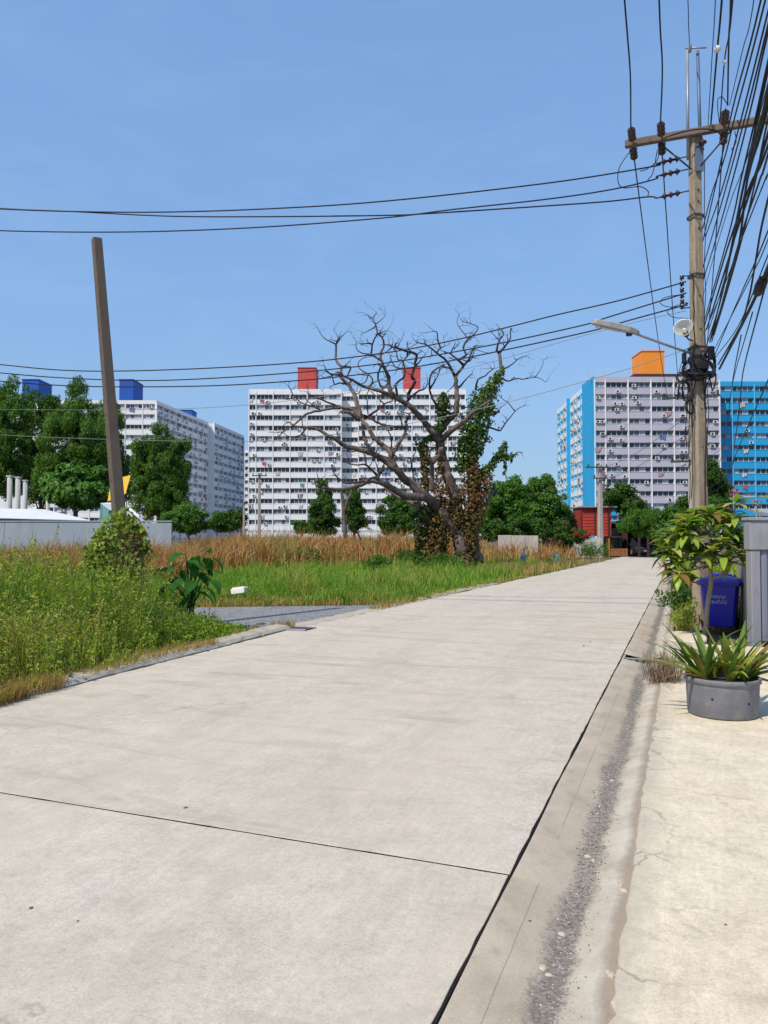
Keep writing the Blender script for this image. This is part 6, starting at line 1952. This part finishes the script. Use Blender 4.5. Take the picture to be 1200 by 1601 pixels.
SM = [foliage('strap_green', [(0.12, 0.20, 0.03)] * 2, 0.3, 0.45), foliage('strap_lime', [(0.28, 0.34, 0.06)] * 2, 0.35, 0.45), foliage('strap_yellow', [(0.40, 0.33, 0.06)] * 2, 0.35, 0.45), foliage('strap_brown', [(0.26, 0.13, 0.05)] * 2, 0.25, 0.6), foliage('strap_dark', [(0.075, 0.13, 0.03)] * 2, 0.25, 0.45)]
SL = []
for i in range(5):
    for q in range(4):
        SL.append(leaf_mesh('leaf', (0.50, 0.58, 0.66, 0.54)[q], (0.075, 0.085, 0.070, 0.09)[q], (0.25, 0.6, 1.0, 1.5)[q], 0.5, SM[i], 9, 0.42))
clumps = [(-0.16, -0.02), (-0.08, 0.10), (0.02, -0.10), (0.10, 0.06), (0.18, -0.04), (0.0, 0.16), (-0.2, 0.1), (0.2, 0.12)]
for cx_, cy_ in clumps:
    for i in range(9):
        az = random.uniform(0, 2 * math.pi)
        out = math.atan2(cy_, cx_)
        if random.random() < 0.45: az = out + random.uniform(-.8, .8)
        el = random.uniform(0.95, 1.48)
        v = Vector((math.cos(az) * math.cos(el), math.sin(az) * math.cos(el), math.sin(el)))
        k = random.choices(range(5), (5, 6, 2.2, 0.7, 2))[0]
        o = link('leaf', SL[k * 4 + random.randrange(4)], pl, loc=(cx_ + math.cos(az) * 0.02, cy_ + math.sin(az) * 0.02, -0.02))
        o.rotation_euler = v.to_track_quat('X', 'Z').to_euler(); s_ = random.uniform(0.65, 1.08); o.scale = (s_, s_, s_)
# low arching leaves reaching over the rim
for az, el, k, q, s_ in ((3.35, 0.75, 1, 1, 1.1), (3.2, 0.9, 4, 0, 1.1), (3.0, 0.62, 1, 1, 1.05), (3.5, 0.6, 3, 2, 0.8), (0.1, 0.8, 1, 1, 1.2), (-0.2, 0.55, 0, 2, 1.2), (0.4, 0.6, 1, 2, 1.25), (-0.05, 0.3, 3, 3, 1.1)):
    v = Vector((math.cos(az) * math.cos(el), math.sin(az) * math.cos(el), math.sin(el)))
    o = link('leaf', SL[k * 4 + q], pl, loc=(math.cos(az) * 0.17, math.sin(az) * 0.17, -0.01)); o.rotation_euler = v.to_track_quat('X', 'Z').to_euler(); o.scale = (s_, s_, s_)
# dry twig bundle beside the pot
tb = empty('dry_twig_clump', gp(1040, 1068), 0, 'clump of dead brown twigs on the pavement left of the grey pot', 'twigs')
n_ = 420
P = np.stack([rng.normal(0, 0.085, n_), rng.normal(0.05, 0.09, n_), np.full(n_, 0.0)], 1)
a = rng.uniform(0, 2 * np.pi, n_); sd_ = np.stack([np.cos(a), np.sin(a), a * 0], 1) * 0.003
top_ = P * np.array([1.15, 1.1, 1]) + np.stack([rng.normal(0.02, 0.045, n_), rng.normal(0, 0.045, n_), rng.uniform(0.12, 0.36, n_)], 1)
mid_ = (P + top_) / 2 + rng.normal(size=(n_, 3)) * 0.02
V = np.concatenate([np.stack([P - sd_, P + sd_, mid_ + sd_, mid_ - sd_], 1), np.stack([mid_ - sd_, mid_ + sd_, top_ + sd_ * 0.5, top_ - sd_ * 0.5], 1)])
link('twigs', quads_mesh('twigs', V, foliage('dead_twigs', [(0.13, 0.085, 0.055), (0.22, 0.15, 0.10), (0.32, 0.23, 0.16)], 0.15)), tb)['kind'] = 'stuff'

# grit and chips in the gutter
def pebbles(n, xr_, sr, r0, r1, z):
    oc8 = np.array([(1, 0, 0), (-1, 0, 0), (0, 1, 0), (0, -1, 0), (0, 0, 1), (0, 0, -1)], float)
    F = [(0, 2, 4), (2, 1, 4), (1, 3, 4), (3, 0, 4), (2, 0, 5), (1, 2, 5), (3, 1, 5), (0, 3, 5)]
    vs_, fs = [], []
    for i in range(n):
        x = np.clip(rng.normal(*xr_), 0.05, 0.55); s = rng.uniform(*sr); r_ = rng.uniform(r0, r1)
        zz = np.interp(x, GX, GZ)
        v_ = oc8 * r_ * rng.uniform(0.6, 1.2, (6, 3)) * np.array([1, 1, 0.7])
        k = len(vs_); vs_ += [tuple(q + np.array([x, s, zz + r_ * 0.3])) for q in v_]
        fs += [tuple(k + j for j in f) for f in F]
    return vs_, fs
v_, f_ = pebbles(4500, (0.31, 0.040), (-3, 7), 0.0018, 0.0065, 0)
b = MB(); b.v = v_; b.f = f_; b.m = [0] * len(f_); b.sm = [False] * len(f_)
o = b.build('gutter_grit', foliage('grit', [(0.10, 0.09, 0.085), (0.22, 0.20, 0.18), (0.34, 0.31, 0.28), (0.5, 0.46, 0.40)], 0.0), loc=RO, rot=(0, 0, -A_ROAD))
tag(o, 'dark grit and small stones lying along the gutter', kind='stuff')
def chip(px, py, r_, lab, grp, z=-0.035, mat='apron'):
    bm_ = MB()
    n_ = 7
    w_ = [random.uniform(.7, 1.2) for _ in range(n_)]
    rings = [[(r_ * math.cos(2 * math.pi * j / n_) * w_[j] * k, r_ * 0.8 * math.sin(2 * math.pi * j / n_) * w_[j] * k, h) for j in range(n_)] for k, h in ((1.05, -0.003), (1, r_ * 0.2), (0.6, r_ * 0.5))]
    bm_.rings(rings)
    p_ = gp(px, py, z)
    for _ in range(4):                     # settle it on the gutter, apron or road under it
        x_, s_ = to_road(p_.x, p_.y)
        z = 0.0 if x_ < 0 else (0.0195 if x_ > 0.54 else float(np.interp(x_, GX, GZ)))
        p_ = gp(px, py, z)
    o = bm_.build('concrete_chip', M[mat], loc=p_, rot=(0, 0, random.uniform(0, 6)))
    tag(o, lab, 'stone', grp)
for px, py, r_ in ((848, 1514, 0.020), (857, 1525, 0.016), (878, 1461, 0.018), (871, 1437, 0.009), (918, 1339, 0.017), (927, 1345, 0.012), (957, 1221, 0.018), (937, 1260, 0.011), (934, 1272, 0.009), (845, 1572, 0.008)):
    CHN = ['nearest', 'second', 'third', 'fourth', 'fifth', 'sixth', 'seventh', 'eighth', 'ninth', 'farthest']
    chip(px, py, r_, 'pale concrete chip in the gutter grit, %s counting from the front' % CHN[sorted([1514, 1525, 1461, 1437, 1339, 1345, 1221, 1260, 1272, 1572], reverse=True).index(py)], 'pale chips in the gutter')
for px, py, r_ in ((970, 1385, 0.016), (975, 1393, 0.02), (964, 1380, 0.012), (955, 1525, 0.018), (950, 1520, 0.012)):
    chip(px, py, r_, 'crumb of concrete at the broken apron edge, %s counting from the front' % {1525: 'nearest', 1520: 'second', 1393: 'third', 1385: 'fourth', 1380: 'farthest'}[py], 'crumbs at the apron edge', 0.018)
for px, py, r_, lab in ((48, 1420, 0.012, 'dark pebble on the concrete road near the lower left corner'), (122, 1440, 0.007, 'small dark pebble right of another on the lower left road'), (912, 1010, 0.022, 'larger of two dark leaves or clods on the road before the drain'), (922, 1003, 0.015, 'smaller of two dark clods on the road before the drain'), (1134, 1446, 0.008, 'tiny dark pebble on the cream apron'), (828, 1440, 0.009, 'dark pebble on the gutter slope'), (290, 1263, 0.013, 'dry leaf scrap on the road just above a cross joint')):
    chip(px, py, r_, lab, None, 0.004 if px < 1000 else 0.03, 'bark')

# ------------------------------------------------------------------ left background: wall, roof, columns, boards
M['bluegrey_wall'] = paint('pale_blue_grey_wall', (0.33, 0.37, 0.42), 0.85, 0.10, 0.6, (0.22, 0.23, 0.25), 0.4, streak=True)
M['zinc'] = paint('white_roof_sheet', (0.78, 0.78, 0.78), 0.4, 0.04, 0.6)
WLY = 46.0
lwl = empty('grey_wall', (at(100, 838, WLY).x, WLY, 0), 0, 'long pale grey wall behind the weeds at the left', 'wall')
zt = at(100, 816, WLY).z
xs_ = [(-140 - 100) * WLY / FPX + i * 3.6 for i in range(5)]
xe = (268 - 100) * WLY / FPX
xs_ = list(np.arange((-160 - 100) * WLY / FPX, xe - 1.0, 3.2)) + [xe]
for i in range(len(xs_) - 1):
    b = MB(); b.bbox(xs_[i] + 0.004, xs_[i + 1] - 0.004, 0, 0.15, -0.2, zt - (0.0 if xs_[i] < 2.5 else 0.06), 0.01); b.build('wall_panel', M['bluegrey_wall'], lwl)
b = MB(); b.bbox(xs_[0], xe, -0.04, 0.19, zt + 0.001, zt + 0.07, 0.01); b.build('coping', M['bluegrey_wall'], lwl)
# shed with white sheet roof behind the wall
RY0, RY1 = 47.0, 52.0
sd_o = empty('white_roofed_shed', (at(0, 838, 49).x, 49, 0), 0, 'low shed with a bright white sheet roof behind the grey wall', 'shed')
osd = sd_o.location
corn = [at(-160, 806, RY0), at(141, 814, RY0), at(70, 797, RY1), at(-160, 792, RY1)]
corn = [c_ - osd for c_ in corn]
nsh = 14
for i in range(nsh):
    t0, t1 = i / nsh, (i + 1) / nsh - 0.002
    a0, a1 = corn[0].lerp(corn[1], t0), corn[0].lerp(corn[1], t1); d0, d1 = corn[3].lerp(corn[2], t0), corn[3].lerp(corn[2], t1)
    up2 = Vector((0, 0, 0.03))
    b = MB(); b.rings([[a0, a1, a1 + up2, a0 + up2], [d0, d1, d1 + up2, d0 + up2]]); b.build('roof_sheet', M['zinc'], sd_o)
b = MB(); b.box(corn[3].x + 1, corn[2].x - 0.5, corn[0].y + 0.6, corn[2].y - 0.4, -0.1, corn[0].z - 0.25); b.build('wall', M['bluegrey_wall'], sd_o)
b = MB(); b.rings([[corn[0] + Vector((0, -0.02, -0.14)), corn[1] + Vector((0, -0.02, -0.10)), corn[1] + Vector((0, -0.02, -0.005)), corn[0] + Vector((0, -0.02, -0.005))], [corn[0] + Vector((0, 0.03, -0.14)), corn[1] + Vector((0, 0.03, -0.10)), corn[1] + Vector((0, 0.03, -0.005)), corn[0] + Vector((0, 0.03, -0.005))]]); b.build('eaves_board', M['brown_metal'], sd_o)
M['palecol'] = paint('weathered_shade_grey_column', (0.50, 0.49, 0.47), 0.8, 0.2, 1.5, (0.25, 0.23, 0.20), 0.5, streak=True)  # partial shade put into the white as grey, with streaky dirt
# unfinished house columns
for px, w_, yt, lab in ((14, 0.36, 745, 'leftmost white round column behind the white roof'), (27, 0.36, 747, 'middle one of three white round columns behind the white roof'), (38.5, 0.32, 752, 'rightmost of three close white round columns behind the white roof'), (74, 0.26, 780, 'short white column standing apart right of the other three')):
    o = empty('column', (at(px, 838, 56).x, 56, -0.05), 0, lab, 'column', 'white columns behind the roof')
    h_ = at(px, yt, 56).z
    b = MB(); b.lathe([(w_ / 2, 0), (w_ / 2, h_)], 14); b.build('shaft', M['palecol'], o)
    b = MB(); b.bbox(-w_ * .54, w_ * .54, -w_ * .54, w_ * .54, h_, h_ + 0.12, 0.02); b.build('capital', M['palecol'], o)
# boards and sheets by the leaning pole
ysb = empty('yellow_board', at(186, 790, 47.5), 0, 'yellow board standing behind the leaning pole above the wall', 'board')
oy = ysb.location
q = [at(168, 784, 47.5), at(196, 772, 47.5), at(204, 743, 48.0), at(174, 750, 48.0)]
b = MB(); b.rings([[p - oy for p in q], [p - oy + Vector((0.01, 0.05, 0.0)) for p in q]]); b.build('panel', paint('yellow_paint', (0.75, 0.40, 0.01), 0.6, 0.08), ysb)
for px in (172, 198):
    b = MB(); a_ = at(px, 775, 47.7) - oy; b.tube([a_, Vector((a_.x, a_.y, -oy.z - 0.05))], 0.03, 6); b.build('post', M['steel_dark'], ysb)
tsb = empty('sheet_stack', at(165, 812, 46.9), 0, 'teal and white roofing sheets propped on the wall left of the leaning pole', 'sheets')
ot = tsb.location
for nm, q, mt in (('sheet', [(155, 816), (172, 814), (176, 800), (157, 788)], paint('teal_sheet', (0.06, 0.20, 0.20), 0.5, 0.15)), ('sheet', [(157, 787), (177, 801), (180, 789), (178, 786)], M['zinc'])):
    P = [at(x, y, 46.5 + 0.2 * i) - ot for i, (x, y) in enumerate(q)]
    b = MB(); b.rings([P, [p + Vector((0, 0.04, 0.02)) for p in P]]); b.build(nm, mt, tsb)
wb_ = empty('white_plank', at(214, 810, 46.4), 0, 'white plank leaning right of the leaning pole on the grey wall', 'plank')
a_, e_ = at(203, 796, 46.6) - wb_.location, at(226, 817, 46.2) - wb_.location
b = MB(); b.tube([a_, e_], 0.10, 4); b.build('plank', M['zinc'], wb_)

# low concrete wall right of the dead tree
cwl = empty('low_wall', (at(805, 838, 50).x, 50, 0), 0, 'low bleached concrete wall right of the dead tree', 'wall')
M['palewall'] = paint('bleached_wall', (0.52, 0.47, 0.40), 0.85, 0.15, 0.9, (0.24, 0.20, 0.15), 0.6, streak=True)
zt = at(805, 837, 50).z
for i in range(3):
    b = MB(); x0 = -1.1 + i * 0.87; b.bbox(x0 + 0.006, x0 + 0.864, 0, 0.16, -0.2, zt + random.uniform(-.02, .02), 0.012); b.build('wall_panel', M['palewall'], cwl)
# small things by the grass path
def post(px, py, Y, r_, h, col, lab, name, cap=True):
    o = empty(name, (at(px, py, Y).x, Y, -0.08), 0, lab, name.replace('_', ' '))
    b = MB(); b.lathe([(r_, 0), (r_, h * .55), (r_ * 0.8, h * .6), (r_ * 1.1, h * .7), (r_ * 1.1, h * .9), (r_ * .6, h)], 10); b.build('body', paint(name + '_paint', col, 0.6, 0.1), o)
    if cap: b = MB(); b.lathe([(r_ * .3, h), (r_ * .3, h * 1.12)], 8); b.build('cap', M['steel'], o)
post(818, 888, 41, 0.16, 0.75, (0.36, 0.36, 0.42), 'short grey marker post in the grass right of the dead tree', 'marker_post')
post(869, 884, 43, 0.10, 0.70, (0.10, 0.42, 0.45), 'teal water standpipe in the grass near the road', 'standpipe')
post(793, 892, 36.5, 0.10, 0.40, (0.03, 0.10, 0.22), 'small dark blue bucket like post at the grass edge', 'water_meter')
# foam block
fo = empty('foam_block', gp(376, 934, -0.02), R(-18), 'white foam block lying in the grass by the side lane', 'foam block')
b = MB(); b.bbox(-0.21, 0.21, -0.12, 0.12, 0.10, 0.26, 0.02, mat=Matrix.Rotation(R(-8), 4, 'Y')); b.build('block', paint('white_foam', (0.8, 0.8, 0.78), 0.8, 0.05, 8), fo)
b = MB(); b.bbox(-0.17, 0.17, -0.08, 0.08, 0.262, 0.285, 0.006, mat=Matrix.Rotation(R(-8), 4, 'Y')); b.build('lid', M['insul_white'], fo)

# ------------------------------------------------------------------ the end of the road
EY = 62.0
M['redclad'] = paint('red_cladding', (0.40, 0.045, 0.028), 0.6, 0.15, 1.5, (0.20, 0.03, 0.02), 0.4)
rbld = empty('red_clad_building', (at(935, 838, EY).x, EY + 0.6, 0), 0, 'small building clad in red boards behind the white pole at the road end', 'house')
orb = rbld.location
k = EY / FPX
x0, x1 = (912 - 935) * k, (953 - 935) * k
z0, z1 = at(935, 838, EY).z, at(935, 793, EY).z
nb = 9
for i in range(nb):
    za = z0 + (z1 - z0) * i / nb
    b = MB(); b.rings([[(x0, -0.03, za), (x1, -0.03, za), (x1, 0.0, za), (x0, 0.0, za)], [(x0, 0.0, za + (z1 - z0) / nb - 0.012), (x1, 0.0, za + (z1 - z0) / nb - 0.012), (x1, 0.04, za + (z1 - z0) / nb - 0.012), (x0, 0.04, za + (z1 - z0) / nb - 0.012)]])
    b.build('cladding_board', M['redclad'], rbld)
b = MB(); b.box(x0 + 0.02, x1 + 0.3, 0.045, 3.0, z0, z1 - 0.02); b.build('wall', M['redclad'], rbld)
for xx_ in (x0 - 0.03, (x0 + x1) / 2, x1 + 0.03):
    b = MB(); b.bbox(xx_ - 0.05, xx_ + 0.05, -0.07, -0.035, z0 - 0.02, z1 + 0.03, 0.008); b.build('batten', M['brown_metal'], rbld)
b = MB(); b.box(x0 - 0.1, x1 + 0.7, -0.3, 3.2, z1, z1 + 0.08); b.build('roof', M['roof_grey'], rbld)
b = MB(); b.box((944 - 935) * k, (976 - 935) * k, -1.2, 0.04, z0 - 0.12, z0 - 0.02); b.build('awning', M['brown_metal'], rbld)
b = MB(); b.box((955 - 935) * k, (975 - 935) * k, -0.2, 2.8, -0.05, z0 - 0.125); b.build('ground_floor', paint('dark_blue_wall', (0.035, 0.035, 0.06), 0.7, 0.2), rbld)
for i in range(2):
    xa = (956.5 - 935 + 9 * i) * k
    w = MB(); w.box(xa, xa + 8 * k, -0.24, -0.204, at(0, 857, EY).z, at(0, 841, EY).z, 1)
    w.box(xa - 0.03, xa, -0.26, -0.205, at(0, 857, EY).z, at(0, 841, EY).z, 0); w.build('window', [M['blue_steel'], M['glass_dark']], rbld)
b = MB(); b.bbox((944 - 935) * k, (950 - 935) * k, -1.15, -0.95, -0.05, at(0, 841, EY).z, 0.015); b.build('post', paint('orange_post', (0.50, 0.20, 0.03), 0.7, 0.15), rbld)
for r0_ in range(3):
    for i in range(5):
        b = MB(); b.bbox((951 - 935) * k + i * 0.28, (951 - 935) * k + i * 0.28 + 0.27, -1.1, -1.0, r0_ * 0.2, r0_ * 0.2 + 0.19, 0.01); b.build('tile', paint('terracotta_tile', (0.33, 0.13, 0.06), 0.7, 0.2) if (r0_ + i) == 0 else bpy.data.materials['terracotta_tile'], rbld)
# pale garden wall
pw = empty('garden_wall', (at(915, 838, 60.0).x, 60.0, 0), 0, 'pale stained garden wall below the red clad building', 'wall')
k6 = 60.0 / FPX
for i in range(3):
    xa = (889 - 915) * k6 + i * 0.87
    b = MB(); b.bbox(xa + 0.004, xa + 0.864, 0, 0.15, -0.1, at(0, 841, 60).z, 0.012); b.build('wall_panel', paint('stained_white_wall', (0.55, 0.55, 0.52), 0.85, 0.15, 1.2, (0.28, 0.26, 0.22), 0.6, streak=True) if i == 0 else bpy.data.materials['stained_white_wall'], pw)
# dark brick wall left of it
dw = empty('dark_wall', (at(865, 838, 60.5).x, 60.5, 0), 0, 'dark brown low wall behind the dry grass left of the pale garden wall', 'wall')
for i in range(2):
    b = MB(); xa = -1.35 + i * 1.25; b.bbox(xa, xa + 1.245, 0, 0.2, -0.1, at(0, 845, 60.5).z, 0.015); b.build('wall_panel', paint('dark_brown_wall', (0.11, 0.07, 0.055), 0.9, 0.3, 2) if i == 0 else bpy.data.materials['dark_brown_wall'], dw)
# carport over the parked car
cp = empty('carport', (at(1010, 838, 63).x, 63, 0), 0, 'dark timber carport closing the end of the road', 'carport')
k3 = 63 / FPX
zr_ = at(0, 826, 63).z
b = MB(); b.rings([[(-1.8, -3.5, zr_), (3.2, -3.5, zr_), (3.2, -3.5, zr_ + .08), (-1.8, -3.5, zr_ + .08)], [(-1.8, 5, zr_ + .5), (3.2, 5, zr_ + .5), (3.2, 5, zr_ + .58), (-1.8, 5, zr_ + .58)]]); b.build('roof', M['brown_metal'], cp)
for xx_, yy_ in ((-1.7, -3.3), (-1.0, -3.3), (3.1, -3.3), (-1.7, 4.6), (3.1, 4.6)):
    b = MB(); b.bbox(xx_ - 0.08, xx_ + 0.08, yy_ - 0.08, yy_ + 0.08, -0.1, zr_ + 0.02 + (0.5 if yy_ > 0 else 0), 0.01); b.build('post', M['brown_metal'], cp)
b = MB(); b.box(-1.9, 3.3, 5.0, 5.2, -0.1, zr_ + 0.6); b.build('back_wall', M['brown_metal'], cp)
b = MB(); b.box(-1.95, -1.85, -1.0, 5.0, -0.1, zr_ + 0.02); b.build('side_wall', M['brown_metal'], cp)
# the parked car, seen from the front
car = empty('parked_car', (at(1009, 838, 61).x, 61.0, 0), R(4), 'dark car parked nose out under the carport at the road end', 'car')
M['carpaint'] = paint('dark_car_paint', (0.018, 0.018, 0.022), 0.25, 0.1, 2, spec=0.6)
b = MB()
sec = [(-0.05, 0.70, 0.30, 0.62), (0.0, 0.82, 0.26, 0.72), (0.25, 0.86, 0.22, 0.80), (1.1, 0.88, 0.22, 0.93), (2.6, 0.88, 0.22, 0.95), (3.7, 0.86, 0.22, 0.92), (4.1, 0.80, 0.28, 0.85)]
b.rings([[(-hw_, y, zl_), (hw_, y, zl_), (hw_ * 1.0, y, (zl_ + zh) / 2), (hw_ * 0.93, y, zh), (-hw_ * 0.93, y, zh), (-hw_ * 1.0, y, (zl_ + zh) / 2)] for y, hw_, zl_, zh in sec], 0, True)
b.build('body', M['carpaint'], car)
b = MB()
b.rings([[(-hw_, y, z_), (hw_, y, z_), (hw_ - 0.02, y + 0.001, z_ + .001), (-hw_ + 0.02, y + 0.001, z_ + .001)] if False else [(-w0, y, 0.90), (w0, y, 0.90), (w1, y, zt_), (-w1, y, zt_)] for y, w0, w1, zt_ in ((1.0, 0.80, 0.78, 0.93), (1.6, 0.80, 0.62, 1.38), (2.2, 0.80, 0.63, 1.44), (3.0, 0.80, 0.62, 1.40), (3.8, 0.78, 0.74, 0.93))])
b.build('cabin', M['glass_dark'], car)
b = MB(); b.rings([[(-0.60, y, z_), (0.60, y, z_), (0.60, y, z_ + .02), (-0.60, y, z_ + .02)] for y, z_ in ((1.62, 1.385), (2.2, 1.445), (3.0, 1.405))]); b.build('roof', M['carpaint'], car)
for sx_ in (-1, 1):
    for yy_ in (0.75, 3.3):
        b = MB(); b.lathe([(0.2, -0.09), (0.30, -0.09), (0.31, 0), (0.30, 0.09), (0.2, 0.09)], 18, mat=Matrix.Translation((sx_ * 0.80, yy_, 0.31)) @ Matrix.Rotation(R(90), 4, 'Y'))
        wh_ = b.build('wheel', M['cable'], car)
        b = MB(); b.lathe([(0.19, -0.08), (0.19, 0.08)], 12, mat=Matrix.Translation((sx_ * 0.815, yy_, 0.31)) @ Matrix.Rotation(R(90), 4, 'Y')); b.build('rim', M['steel'], wh_)
    b = MB(); b.bbox(sx_ * 0.62 - 0.15, sx_ * 0.62 + 0.15, -0.06, 0.06, 0.60, 0.72, 0.02); b.build('headlight', M['glass_mid'], car)
    b = MB(); b.bbox(sx_ * 0.92 - 0.08, sx_ * 0.92 + 0.08, 1.25, 1.35, 0.92, 1.04, 0.02); b.build('mirror', M['carpaint'], car)
b = MB(); b.bbox(-0.40, 0.40, -0.07, 0.0, 0.50, 0.62, 0.015); b.build('grille', M['steel_dark'], car)
b = MB(); b.bbox(-0.17, 0.17, -0.085, -0.06, 0.38, 0.46, 0.005); b.build('number_plate', M['insul_white'], car)
